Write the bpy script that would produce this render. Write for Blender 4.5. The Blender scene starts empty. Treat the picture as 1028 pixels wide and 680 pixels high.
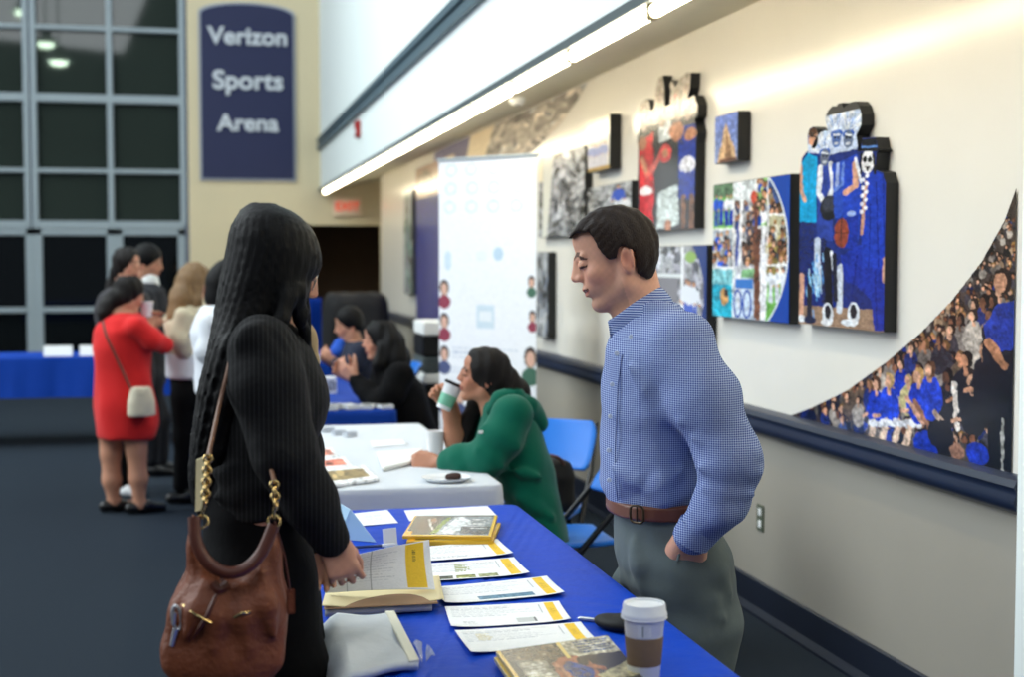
import bpy, bmesh, math, random
import numpy as np
from mathutils import Vector, Matrix
random.seed(7)
RNG = np.random.default_rng(7)
C = bpy.context.scene.collection
PI = math.pi
# ------------------------------------------------------------------ camera geometry
FPX, PCX, PCY, CAMH = 1428.0, 514.0, 340.0, 1.55
TH = math.atan(78/FPX)
PSI = math.atan(314*math.cos(TH)/FPX)
def ray(px, py):
    r = (px-PCX)/FPX; u = -(py-PCY)/FPX
    f = math.cos(TH)+u*math.sin(TH); z = -math.sin(TH)+u*math.cos(TH)
    return (f*math.sin(PSI)+r*math.cos(PSI), f*math.cos(PSI)-r*math.sin(PSI), z)
def on_z(px, py, z):
    a = ray(px, py); t = (z-CAMH)/a[2]; return Vector((a[0]*t, a[1]*t, z))
def on_x(px, py, x):
    a = ray(px, py); t = x/a[0]; return Vector((x, a[1]*t, CAMH+a[2]*t))
def on_y(px, py, y):
    a = ray(px, py); t = y/a[1]; return Vector((a[0]*t, y, CAMH+a[2]*t))
# ------------------------------------------------------------------ materials
def _new(name):
    m = bpy.data.materials.new(name); m.use_nodes = True
    return m, m.node_tree, m.node_tree.nodes['Principled BSDF']
def s2l(c):
    return tuple(((x/12.92) if x <= .04045 else ((x+.055)/1.055)**2.4) for x in c)
def mat(name, rgb, rough=.6, metal=0, spec=.5, noise=0, nscale=20, bump=0, bscale=60, sheen=0, trans=0, alpha=1, coat=0, stretch=None):
    """rgb is sRGB 0..255"""
    m, nt, b = _new(name)
    col = s2l([v/255 for v in rgb])
    b.inputs['Base Color'].default_value = (*col, 1)
    b.inputs['Roughness'].default_value = rough
    b.inputs['Metallic'].default_value = metal
    b.inputs['Specular IOR Level'].default_value = spec
    if sheen:
        b.inputs['Sheen Weight'].default_value = sheen
    if coat:
        b.inputs['Coat Weight'].default_value = coat; b.inputs['Coat Roughness'].default_value = .15
    if trans:
        b.inputs['Transmission Weight'].default_value = trans
    if alpha < 1:
        b.inputs['Alpha'].default_value = alpha
    if noise or bump:
        tc = nt.nodes.new('ShaderNodeTexCoord')
        src = tc.outputs['Object']
        if stretch:
            mp = nt.nodes.new('ShaderNodeMapping'); mp.inputs['Scale'].default_value = stretch
            nt.links.new(src, mp.inputs[0]); src = mp.outputs[0]
    if noise:
        n = nt.nodes.new('ShaderNodeTexNoise'); n.inputs['Scale'].default_value = nscale; n.inputs['Detail'].default_value = 4
        nt.links.new(src, n.inputs['Vector'])
        mx = nt.nodes.new('ShaderNodeMix'); mx.data_type = 'RGBA'
        mx.inputs[6].default_value = (*[max(0, c*(1-noise)) for c in col], 1)
        mx.inputs[7].default_value = (*[min(1, c*(1+noise)) for c in col], 1)
        nt.links.new(n.outputs['Fac'], mx.inputs[0]); nt.links.new(mx.outputs[2], b.inputs['Base Color'])
    if bump:
        n2 = nt.nodes.new('ShaderNodeTexNoise'); n2.inputs['Scale'].default_value = bscale; n2.inputs['Detail'].default_value = 3
        nt.links.new(src, n2.inputs['Vector'])
        bp = nt.nodes.new('ShaderNodeBump'); bp.inputs['Strength'].default_value = bump; bp.inputs['Distance'].default_value = .01
        nt.links.new(n2.outputs['Fac'], bp.inputs['Height']); nt.links.new(bp.outputs[0], b.inputs['Normal'])
    return m
def mat_vcol(name, rough=.6, spec=.4, sss=0, bump=0, bscale=200, coat=0):
    m, nt, b = _new(name)
    a = nt.nodes.new('ShaderNodeAttribute'); a.attribute_name = 'Col'
    nt.links.new(a.outputs['Color'], b.inputs['Base Color'])
    b.inputs['Roughness'].default_value = rough; b.inputs['Specular IOR Level'].default_value = spec
    if sss:
        b.inputs['Subsurface Weight'].default_value = sss
        b.inputs['Subsurface Radius'].default_value = (.01, .004, .002); b.inputs['Subsurface Scale'].default_value = 1
    if coat:
        b.inputs['Coat Weight'].default_value = coat; b.inputs['Coat Roughness'].default_value = .12
    if bump:
        tc = nt.nodes.new('ShaderNodeTexCoord')
        n2 = nt.nodes.new('ShaderNodeTexNoise'); n2.inputs['Scale'].default_value = bscale
        nt.links.new(tc.outputs['Object'], n2.inputs['Vector'])
        bp = nt.nodes.new('ShaderNodeBump'); bp.inputs['Strength'].default_value = bump; bp.inputs['Distance'].default_value = .003
        nt.links.new(n2.outputs['Fac'], bp.inputs['Height']); nt.links.new(bp.outputs[0], b.inputs['Normal'])
    return m
def mat_emit(name, rgb, strength):
    m, nt, b = _new(name)
    col = s2l([v/255 for v in rgb])
    b.inputs['Base Color'].default_value = (*col, 1)
    b.inputs['Emission Color'].default_value = (*col, 1)
    b.inputs['Emission Strength'].default_value = strength
    return m
def mat_stripes(name, base, line, period, width, axis='X', axis2=None, rough=.8, sheen=0, bump=.15):
    """woven cloth with fine lines along object axes (axis2 gives a small check)"""
    m, nt, b = _new(name)
    tc = nt.nodes.new('ShaderNodeTexCoord'); sp = nt.nodes.new('ShaderNodeSeparateXYZ')
    nt.links.new(tc.outputs['Object'], sp.inputs[0])
    def band(src):
        d = nt.nodes.new('ShaderNodeMath'); d.operation = 'DIVIDE'; d.inputs[1].default_value = period
        nt.links.new(src, d.inputs[0])
        f = nt.nodes.new('ShaderNodeMath'); f.operation = 'FRACT'; nt.links.new(d.outputs[0], f.inputs[0])
        l = nt.nodes.new('ShaderNodeMath'); l.operation = 'LESS_THAN'; l.inputs[1].default_value = width
        nt.links.new(f.outputs[0], l.inputs[0])
        return l.outputs[0]
    fac = band(sp.outputs[axis] if isinstance(axis, str) else axis)
    if axis2:
        f2 = band(sp.outputs[axis2])
        a = nt.nodes.new('ShaderNodeMath'); a.operation = 'ADD'; nt.links.new(fac, a.inputs[0]); nt.links.new(f2, a.inputs[1])
        h = nt.nodes.new('ShaderNodeMath'); h.operation = 'MULTIPLY'; h.inputs[1].default_value = .5; nt.links.new(a.outputs[0], h.inputs[0])
        fac = h.outputs[0]
    mx = nt.nodes.new('ShaderNodeMix'); mx.data_type = 'RGBA'
    mx.inputs[6].default_value = (*s2l([v/255 for v in base]), 1); mx.inputs[7].default_value = (*s2l([v/255 for v in line]), 1)
    nt.links.new(fac, mx.inputs[0]); nt.links.new(mx.outputs[2], b.inputs['Base Color'])
    b.inputs['Roughness'].default_value = rough; b.inputs['Specular IOR Level'].default_value = .3
    if sheen: b.inputs['Sheen Weight'].default_value = sheen
    n2 = nt.nodes.new('ShaderNodeTexNoise'); n2.inputs['Scale'].default_value = 22; n2.inputs['Detail'].default_value = 3
    nt.links.new(tc.outputs['Object'], n2.inputs['Vector'])
    bp = nt.nodes.new('ShaderNodeBump'); bp.inputs['Strength'].default_value = bump; bp.inputs['Distance'].default_value = .02
    nt.links.new(n2.outputs['Fac'], bp.inputs['Height']); nt.links.new(bp.outputs[0], b.inputs['Normal'])
    return m
# ------------------------------------------------------------------ objects
def link(o, parent=None, m=None):
    C.objects.link(o)
    if parent is not None: o.parent = parent
    if m is not None and o.type == 'MESH':
        o.data.materials.clear(); o.data.materials.append(m)
    return o
def obj(name, bm, m, parent=None, smooth=False, loc=None, rot=None):
    me = bpy.data.meshes.new(name)
    bmesh.ops.recalc_face_normals(bm, faces=bm.faces)
    bm.to_mesh(me); bm.free()
    if smooth:
        me.polygons.foreach_set('use_smooth', [True]*len(me.polygons))
        try: me.set_sharp_from_angle(angle=math.radians(40))
        except Exception: pass
    o = bpy.data.objects.new(name, me)
    link(o, parent, m)
    if loc: o.location = loc
    if rot: o.rotation_euler = rot
    return o
def tag(o, label=None, cat=None, group=None, kind=None):
    if label: o['label'] = label
    if cat: o['category'] = cat
    if group: o['group'] = group
    if kind: o['kind'] = kind
    return o
def thing(name, label, cat, loc=(0, 0, 0), rz=0, group=None):
    o = bpy.data.objects.new(name, None); C.objects.link(o)
    o.location = loc; o.rotation_euler = (0, 0, rz)
    o.empty_display_size = .1
    return tag(o, label, cat, group)
def struct(name, bm, m, parent=None, smooth=False):
    o = obj(name, bm, m, parent, smooth)
    if parent is None: o['kind'] = 'structure'
    return o
def dup(root, loc, rz=None, label=None, group=None):
    def cp(o, par):
        c = o.copy(); C.objects.link(c)
        if par is not None:
            c.parent = par
        for ch in list(o.children): cp(ch, c)
        return c
    r = cp(root, None); r.location = loc
    if rz is not None: r.rotation_euler = (0, 0, rz)
    if label: r['label'] = label
    if group: r['group'] = group
    return r
# ------------------------------------------------------------------ bmesh helpers
def BM(): return bmesh.new()
def box(bm, x0, x1, y0, y1, z0, z1, bev=0, M=None):
    b = bmesh.new()
    bmesh.ops.create_cube(b, size=1)
    for v in b.verts:
        v.co = Vector((x0+(v.co.x+.5)*(x1-x0), y0+(v.co.y+.5)*(y1-y0), z0+(v.co.z+.5)*(z1-z0)))
    if bev:
        bmesh.ops.bevel(b, geom=b.edges[:], offset=bev, segments=2, affect='EDGES')
    if M is not None: bmesh.ops.transform(b, matrix=M, verts=b.verts)
    merge(bm, b); return bm
def merge(bm, b):
    vm = {}
    for v in b.verts: vm[v] = bm.verts.new(v.co)
    for f in b.faces:
        try: bm.faces.new([vm[v] for v in f.verts])
        except ValueError: pass
    b.free()
def prism(bm, pts, vec):
    """extrude polygon (3d pts) along vec"""
    vec = Vector(vec)
    a = [bm.verts.new(Vector(p)) for p in pts]; b = [bm.verts.new(Vector(p)+vec) for p in pts]
    n = len(pts)
    bm.faces.new(a); bm.faces.new(b[::-1])
    for i in range(n): bm.faces.new([a[i], b[i], b[(i+1) % n], a[(i+1) % n]])
    return bm
def tube(bm, pts, r, n=10, caps=True, closed=False):
    pts = [Vector(p) for p in pts]
    rs = r if isinstance(r, (list, tuple)) else [r]*len(pts)
    rings = []; up = None
    N = len(pts)
    for i, p in enumerate(pts):
        if closed: t = pts[(i+1) % N]-pts[i-1]
        else: t = pts[min(i+1, N-1)]-pts[max(i-1, 0)]
        t.normalize()
        if up is None:
            up = t.orthogonal().normalized()
        else:
            up = (up-t*up.dot(t))
            up = up.normalized() if up.length > 1e-6 else t.orthogonal().normalized()
        s = t.cross(up)
        rings.append([bm.verts.new(p+(up*math.cos(a)+s*math.sin(a))*rs[i]) for a in [2*PI*k/n for k in range(n)]])
    for i in range(N if closed else N-1):
        A, B = rings[i], rings[(i+1) % N]
        for k in range(n): bm.faces.new([A[k], A[(k+1) % n], B[(k+1) % n], B[k]])
    if caps and not closed:
        bm.faces.new(rings[0][::-1]); bm.faces.new(rings[-1])
    return bm
def lathe(bm, prof, n=32, cx=0, cy=0, cz=0, closed=False):
    rings = []
    for r, z in prof:
        if r < 1e-6: rings.append([bm.verts.new((cx, cy, cz+z))])
        else: rings.append([bm.verts.new((cx+r*math.cos(2*PI*k/n), cy+r*math.sin(2*PI*k/n), cz+z)) for k in range(n)])
    for A, B in zip(rings, rings[1:]):
        for k in range(n):
            if len(A) == 1 and len(B) == 1: continue
            if len(A) == 1: bm.faces.new([A[0], B[(k+1) % n], B[k]])
            elif len(B) == 1: bm.faces.new([A[k], A[(k+1) % n], B[0]])
            else: bm.faces.new([A[k], A[(k+1) % n], B[(k+1) % n], B[k]])
    return bm
def smooth_path(pts, n=8):
    P = [Vector(p) for p in pts]; out = []
    for i in range(len(P)-1):
        p0, p1, p2, p3 = P[max(i-1, 0)], P[i], P[i+1], P[min(i+2, len(P)-1)]
        for k in range(n):
            t = k/n
            out.append(.5*((2*p1)+(p2-p0)*t+(2*p0-5*p1+4*p2-p3)*t*t+(3*p1-p0-3*p2+p3)*t**3))
    out.append(P[-1]); return out
def grid_mesh(name, P, cols=None, mask=None, m=None, parent=None, smooth=True):
    """P: (h,w,3) points; cols (h,w,3) linear; mask (h,w) bool keeps vertices"""
    h, w = P.shape[:2]
    idx = np.arange(h*w).reshape(h, w)
    q = np.stack([idx[:-1, :-1], idx[1:, :-1], idx[1:, 1:], idx[:-1, 1:]], -1).reshape(-1, 4)
    V = P.reshape(-1, 3); Cc = None if cols is None else cols.reshape(-1, 3)
    if mask is not None:
        mk = mask.reshape(-1); q = q[mk[q].all(1)]
        used = np.unique(q); re = np.full(h*w, -1); re[used] = np.arange(len(used))
        V = V[used]; q = re[q]
        if Cc is not None: Cc = Cc[used]
    return np_mesh(name, V, q, Cc, m, parent, smooth)
def np_mesh(name, V, Q, cols=None, m=None, parent=None, smooth=True):
    me = bpy.data.meshes.new(name)
    nv, nf, k = len(V), len(Q), Q.shape[1]
    me.vertices.add(nv); me.vertices.foreach_set('co', np.ascontiguousarray(V, np.float32).ravel())
    me.loops.add(nf*k); me.loops.foreach_set('vertex_index', np.ascontiguousarray(Q, np.int32).ravel())
    me.polygons.add(nf); me.polygons.foreach_set('loop_start', np.arange(0, nf*k, k, dtype=np.int32))
    me.polygons.foreach_set('use_smooth', np.full(nf, smooth))
    me.update(calc_edges=True); me.validate()
    if cols is not None:
        ca = me.color_attributes.new('Col', 'FLOAT_COLOR', 'POINT')
        ca.data.foreach_set('color', np.concatenate([cols, np.ones((nv, 1))], 1).astype(np.float32).ravel())
    o = bpy.data.objects.new(name, me)
    return link(o, parent, m)
def text_mesh(name, s, size, m, parent=None, loc=(0, 0, 0), rot=(0, 0, 0), ext=.01, bold=0.0, align='CENTER'):
    cu = bpy.data.curves.new(name, 'FONT'); cu.body = s; cu.size = size; cu.extrude = ext; cu.offset = bold
    cu.align_x = align; cu.align_y = 'CENTER'
    t = bpy.data.objects.new('t', cu); C.objects.link(t)
    bpy.context.view_layer.update()
    me = bpy.data.meshes.new_from_object(t.evaluated_get(bpy.context.evaluated_depsgraph_get()))
    bpy.data.objects.remove(t)
    me.name = name
    o = bpy.data.objects.new(name, me); link(o, parent, m)
    o.location = loc; o.rotation_euler = rot
    return o
# ------------------------------------------------------------------ print painter (colours of printed sheets, 0..255 sRGB)
class Canvas:
    def __init__(s, w, h, bg=(255, 255, 255)):
        s.w, s.h = w, h
        s.a = np.empty((h, w, 3), np.float32); s.a[:] = bg
        s.X, s.Y = np.meshgrid((np.arange(w)+.5)/w, (np.arange(h)+.5)/h)
        s.rng = np.random.default_rng(3)
    def put(s, m, c): s.a[m] = c
    def rect(s, x0, y0, x1, y1, c): s.put((s.X >= x0) & (s.X <= x1) & (s.Y >= y0) & (s.Y <= y1), c)
    def ell(s, cx, cy, rx, ry, c, rot=0):
        x = s.X-cx; y = s.Y-cy
        if rot:
            asp = s.h/s.w
            x, y = x*math.cos(rot)+y*asp*math.sin(rot), (-x*math.sin(rot)+y*asp*math.cos(rot))/asp
        s.put((x/rx)**2+(y/ry)**2 < 1, c)
    def ring(s, cx, cy, rx, ry, t, c):
        d = ((s.X-cx)/rx)**2+((s.Y-cy)/ry)**2
        d2 = ((s.X-cx)/(rx-t))**2+((s.Y-cy)/(ry-t*s.w/s.h))**2
        s.put((d < 1) & (d2 > 1), c)
    def poly(s, pts, c):
        s.put(s.inside(pts), c)
    def inside(s, pts):
        m = np.zeros((s.h, s.w), bool); n = len(pts)
        for i in range(n):
            x1, y1 = pts[i]; x2, y2 = pts[(i+1) % n]
            if y1 == y2: continue
            c = ((y1 > s.Y) != (y2 > s.Y)) & (s.X < (x2-x1)*(s.Y-y1)/(y2-y1)+x1)
            m ^= c
        return m
    def line(s, x0, y0, x1, y1, t, c):
        asp = s.h/s.w
        px, py = s.X-x0, (s.Y-y0)*asp; dx, dy = x1-x0, (y1-y0)*asp
        k = np.clip((px*dx+py*dy)/(dx*dx+dy*dy+1e-9), 0, 1)
        s.put((px-k*dx)**2+(py-k*dy)**2 < (t/2)**2, c)
    def noise(s, amp, sx=4, sy=4, region=None):
        n = s.rng.normal(0, amp, (s.h//sy+2, s.w//sx+2, 1)).astype(np.float32)
        n = np.kron(n, np.ones((sy, sx, 1), np.float32))[:s.h, :s.w]
        if region is None: s.a += n
        else: s.a[region] += n[region]
    def lines(s, x0, y0, x1, y1, n, c, t=.35, ragged=.35):
        """rows of text-like dashes"""
        dy = (y1-y0)/n
        for i in range(n):
            e = x1-(x1-x0)*ragged*s.rng.random()
            y = y0+i*dy
            x = x0
            while x < e:
                wl = (x1-x0)*(.03+.07*s.rng.random())
                s.rect(x, y, min(x+wl, e), y+dy*t, c); x += wl+(x1-x0)*.015
    def person(s, cx, y0, h, shirt, legs=(60, 60, 70), skin=(200, 150, 120), hair=(40, 30, 25), wd=1.0, arms=True):
        a = s.h/s.w; hr = h*.065
        w = h*a*.11*wd
        s.rect(cx-w*.8, y0+h*.5, cx-w*.08, y0+h*.96, legs); s.rect(cx+w*.08, y0+h*.5, cx+w*.8, y0+h*.96, legs)
        s.ell(cx, y0+h*.33, w*1.05, h*.2, shirt)
        if arms:
            s.line(cx-w, y0+h*.22, cx-w*1.5, y0+h*.48, w*.5, shirt); s.line(cx+w, y0+h*.22, cx+w*1.4, y0+h*.48, w*.5, shirt)
            s.ell(cx-w*1.5, y0+h*.5, w*.3, h*.03, skin); s.ell(cx+w*1.4, y0+h*.5, w*.3, h*.03, skin)
        s.ell(cx, y0+hr*.95, hr*a*.85, hr, hair); s.ell(cx, y0+hr*1.2, hr*a*.66, hr*.85, skin)
    def crowd(s, x0, y0, x1, y1, n, r0, r1, shirts, dark=.5):
        a = s.h/s.w
        pts = sorted([(y0+(y1-y0)*s.rng.random(), x0+(x1-x0)*s.rng.random()) for _ in range(n)])
        for y, x in pts:
            t = (y-y0)/(y1-y0+1e-9); r = r0+(r1-r0)*t
            sh = shirts[s.rng.integers(len(shirts))]; k = .6+.6*s.rng.random()
            sh = tuple(min(255, c*k) for c in sh)
            sk = [(205, 150, 118), (170, 115, 85), (225, 175, 145), (110, 70, 50)][s.rng.integers(4)]
            ha = [(35, 25, 22), (70, 45, 30), (150, 110, 60), (25, 20, 20)][s.rng.integers(4)]
            s.ell(x, y+r*2.2, r*a*1.5, r*1.7, sh)
            s.ell(x, y, r*a*.85, r*1.05, ha)
            s.ell(x-r*a*.12, y+r*.22, r*a*.6, r*.75, sk)
    def soft(s, cells):
        cy = max(2, int(cells*s.h/s.w)); g = s.rng.random((cy+2, cells+2))*2-1
        y = s.Y*cy; x = s.X*cells; i = y.astype(int); j = x.astype(int); fy = y-i; fx = x-j
        fy = fy*fy*(3-2*fy); fx = fx*fx*(3-2*fx)
        return (g[i, j]*(1-fx)+g[i, j+1]*fx)*(1-fy)+(g[i+1, j]*(1-fx)+g[i+1, j+1]*fx)*fy
    def photo(s, warp=.012, tone=.22, cells=14, grain=5):
        """printed-photo texture: uneven outlines, cloth and skin tone variation, grain"""
        dx = s.soft(cells)*.6+s.soft(cells*2)*.4; dy = s.soft(cells)*.6+s.soft(cells*2)*.4
        jx = np.clip((s.X+warp*dx)*s.w, 0, s.w-1).astype(int); jy = np.clip((s.Y+warp*dy*s.w/s.h)*s.h, 0, s.h-1).astype(int)
        s.a = s.a[jy, jx]
        t = 1+tone*(.5*s.soft(cells)+.6*s.soft(cells*2)+.7*s.soft(cells*4))
        s.a = s.a*t[..., None].astype(np.float32); s.noise(grain, 1, 1)
        a = s.a; b = a.copy(); b[1:-1, 1:-1] = (a[1:-1, 1:-1]*4+a[:-2, 1:-1]+a[2:, 1:-1]+a[1:-1, :-2]+a[1:-1, 2:])/8
        s.a = b
    def lin(s):
        c = np.clip(s.a/255, 0, 1)
        return np.where(c <= .04045, c/12.92, ((c+.055)/1.055)**2.4)
def panel_grid(name, canvas, o, u, v, m, parent=None, mask=None, bend=None):
    """flat print: o top-left corner, u along width, v down the height (3d vectors)"""
    o, u, v = (np.array(q, float) for q in (o, u, v))
    U, V = np.meshgrid(np.linspace(0, 1, canvas.w), np.linspace(0, 1, canvas.h))
    P = o+U[..., None]*u+V[..., None]*v
    if bend is not None: P = P+bend(U, V)
    return grid_mesh(name, P, canvas.lin(), mask, m, parent)
# ------------------------------------------------------------------ implicit bodies
class T3:
    """rigid+scale transform local->parent"""
    def __init__(s, pos, R=None, S=1.0):
        s.p = np.array(pos, float); s.R = np.eye(3) if R is None else np.array(R, float); s.S = S
    def fwd(s, q): return s.p+s.S*(s.R @ np.array(q, float))
def rotY(a): c, s = math.cos(a), math.sin(a); return np.array([[c, 0, s], [0, 1, 0], [-s, 0, c]])
def rotZ(a): c, s = math.cos(a), math.sin(a); return np.array([[c, -s, 0], [s, c, 0], [0, 0, 1]])
def rotX(a): c, s = math.cos(a), math.sin(a); return np.array([[1, 0, 0], [0, c, -s], [0, s, c]])
def axis_grid(segs):
    """[(start, step), ..., end] -> coordinates with varied spacing"""
    out = []
    for (a, st), b in zip(segs, [q[0] if isinstance(q, tuple) else q for q in segs[1:]]):
        n = max(1, int(round((b-a)/st))); out += list(np.linspace(a, b, n, endpoint=False))
    out.append(segs[-1] if not isinstance(segs[-1], tuple) else segs[-1][0])
    return np.array(out, np.float32)
class Field:
    def __init__(s, xs, ys, zs):
        s.ax = [np.asarray(q, np.float32) for q in (xs, ys, zs)]
        s.v = np.full([len(q) for q in s.ax], .3, np.float32)
    @staticmethod
    def cube(lo, hi, step): return Field(*[np.arange(a, b+step, step) for a, b in zip(lo, hi)])
    def sl(s, lo, hi):
        out = []
        for q, a, b in zip(s.ax, lo, hi):
            i = max(0, int(np.searchsorted(q, a))-1); j = min(len(q), int(np.searchsorted(q, b))+1)
            if j <= i: return None
            out.append(slice(i, j))
        return tuple(out)
    def pts(s, sl): return np.stack(np.meshgrid(*[q[k] for q, k in zip(s.ax, sl)], indexing='ij'), -1)
    def apply(s, fn, lo, hi, k=.01, op='u', T=None, margin=None):
        mg = (k*1.5+.03) if margin is None else margin
        lo = np.array(lo, float); hi = np.array(hi, float)
        if T is not None:
            cs = np.array([T.fwd((x, y, z)) for x in (lo[0], hi[0]) for y in (lo[1], hi[1]) for z in (lo[2], hi[2])])
            lo, hi = cs.min(0), cs.max(0)
        sl = s.sl(lo-mg, hi+mg)
        if sl is None: return s
        P = s.pts(sl)
        if T is not None: d = fn(((P-T.p) @ T.R)/T.S)*T.S
        else: d = fn(P)
        d = d.astype(np.float32); a = s.v[sl]
        if op == 'u':
            h = np.clip(.5+.5*(d-a)/k, 0, 1); s.v[sl] = d+(a-d)*h-k*h*(1-h)
            # polynomial smooth min
        elif op == 's':
            d = -d; h = np.clip(.5-.5*(d-a)/k, 0, 1); s.v[sl] = d+(a-d)*h+k*h*(1-h)
        elif op == 'i':
            h = np.clip(.5-.5*(d-a)/k, 0, 1); s.v[sl] = d+(a-d)*h+k*h*(1-h)
        return s
    # primitives ------------------------------------------------
    def cap(s, p, q, r1, r2=None, k=.02, op='u', T=None, flat=None):
        r2 = r1 if r2 is None else r2
        p, q = np.array(p, float), np.array(q, float); ba = q-p; L = ba @ ba+1e-12
        def fn(P):
            d = P-p; t = np.clip((d @ ba)/L, 0, 1)
            return np.linalg.norm(d-t[..., None]*ba, axis=-1)-(r1+(r2-r1)*t)
        m = max(r1, r2)
        return s.apply(fn, np.minimum(p, q)-m, np.maximum(p, q)+m, k, op, T)
    def chain(s, pts, rs, k=.02, op='u', T=None):
        for i in range(len(pts)-1): s.cap(pts[i], pts[i+1], rs[i], rs[i+1], k, op, T)
        return s
    def ell(s, c, r, k=.02, op='u', T=None, R=None):
        c, r = np.array(c, float), np.array(r, float)
        def fn(P):
            d = P-c
            if R is not None: d = d @ R
            k0 = np.linalg.norm(d/r, axis=-1); k1 = np.linalg.norm(d/(r*r), axis=-1)+1e-9
            return k0*(k0-1)/k1
        m = r if R is None else np.full(3, r.max())
        return s.apply(fn, c-m, c+m, k, op, T)
    def loft(s, keys, k=.02, op='u', T=None, power=2.0, rnd=.0):
        """keys: (w, c, a, b): section at height w, centre offset c forward, half depth a, half width b"""
        K = np.array(sorted(keys), float); w0, w1 = K[0, 0], K[-1, 0]
        tt = np.linspace(w0, w1, 80)
        def cub(col):
            y = np.interp(tt, K[:, 0], K[:, col]); ker = np.array([1, 3, 5, 3, 1.])/13
            yp = np.concatenate([[y[0]]*2, y, [y[-1]]*2]); return np.convolve(yp, ker, 'valid')
        cc, aa, bb = cub(1), cub(2), cub(3)
        def fn(P):
            w = P[..., 2]
            c = np.interp(w, tt, cc); a = np.interp(w, tt, aa); b = np.interp(w, tt, bb)
            q = (np.abs((P[..., 0]-c)/a)**power+np.abs(P[..., 1]/b)**power)**(1/power)
            d = (q-1)*np.minimum(a, b)
            e = np.maximum(w0-w, w-w1)
            if rnd:
                h = np.clip(.5-.5*(e-d)/rnd, 0, 1); return e+(d-e)*h+rnd*h*(1-h)
            return np.maximum(d, e)
        A, B = (K[:, 2]+np.abs(K[:, 1])).max(), K[:, 3].max()
        return s.apply(fn, (-A, -B, w0), (A, B, w1), k, op, T)
    def prism_xz(s, pts, k=.004, op='i', T=None, big=.4):
        """polygon in the x,z plane, unlimited in y"""
        Q = np.array(pts, float)
        def fn(P):
            x, z = P[..., 0], P[..., 2]
            d = np.full(x.shape, 1e9); sg = np.zeros(x.shape, bool); n = len(Q)
            for i in range(n):
                a, b = Q[i], Q[(i+1) % n]; e = b-a
                wx, wz = x-a[0], z-a[1]
                t = np.clip((wx*e[0]+wz*e[1])/(e @ e+1e-12), 0, 1)
                d = np.minimum(d, (wx-e[0]*t)**2+(wz-e[1]*t)**2)
                if a[1] != b[1]:
                    sg ^= ((a[1] > z) != (b[1] > z)) & (x < e[0]*(z-a[1])/e[1]+a[0])
            d = np.sqrt(d); return np.where(sg, -d, d)
        lo = [q.min() for q in s.ax]; hi = [q.max() for q in s.ax]
        if T is None: return s.apply(fn, lo, hi, k, op)
        P = s.pts((slice(None),)*3); d = fn(((P-T.p) @ T.R)/T.S)*T.S
        a = s.v; d = d.astype(np.float32)
        if op == 's': d = -d
        h = np.clip(.5-.5*(d-a)/k, 0, 1); s.v = d+(a-d)*h+k*h*(1-h)
        return s
    def half(s, p, n, k=.004, op='s', T=None):
        """half space on the side n of p"""
        p, n = np.array(p, float), np.array(n, float); n = n/np.linalg.norm(n)
        if T is not None: p = T.fwd(p); n = T.R @ n
        P = s.pts((slice(None),)*3); d = (-(P-p) @ n).astype(np.float32)
        a = s.v
        if op == 's': d = -d
        h = np.clip(.5-.5*(d-a)/k, 0, 1); s.v = d+(a-d)*h+k*h*(1-h)
        return s
    def ripple(s, fn):
        P = s.pts((slice(None),)*3); s.v = s.v+fn(P[..., 0], P[..., 1], P[..., 2]).astype(np.float32)
        return s
    def mesh(s, name, m, parent=None, col=None, relax=1):
        V, Q = surface_nets(s.v, s.ax)
        if relax: V = laplace(V, Q, relax)
        cols = None
        if col is not None:
            cols = col(V) if callable(col) else np.tile(np.array(s2l([c/255 for c in col])), (len(V), 1))
        return np_mesh(name, V, Q, cols, m, parent)
def laplace(V, Q, n, lam=.5):
    E = np.concatenate([Q[:, [0, 1]], Q[:, [1, 2]], Q[:, [2, 3]], Q[:, [3, 0]]])
    E = np.concatenate([E, E[:, ::-1]])
    cnt = np.bincount(E[:, 0], minlength=len(V)).astype(float)[:, None]
    for _ in range(n):
        A = np.stack([np.bincount(E[:, 0], weights=V[E[:, 1], i], minlength=len(V)) for i in range(3)], 1)/np.maximum(cnt, 1)
        V = V+lam*(A-V)
    return V
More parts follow.
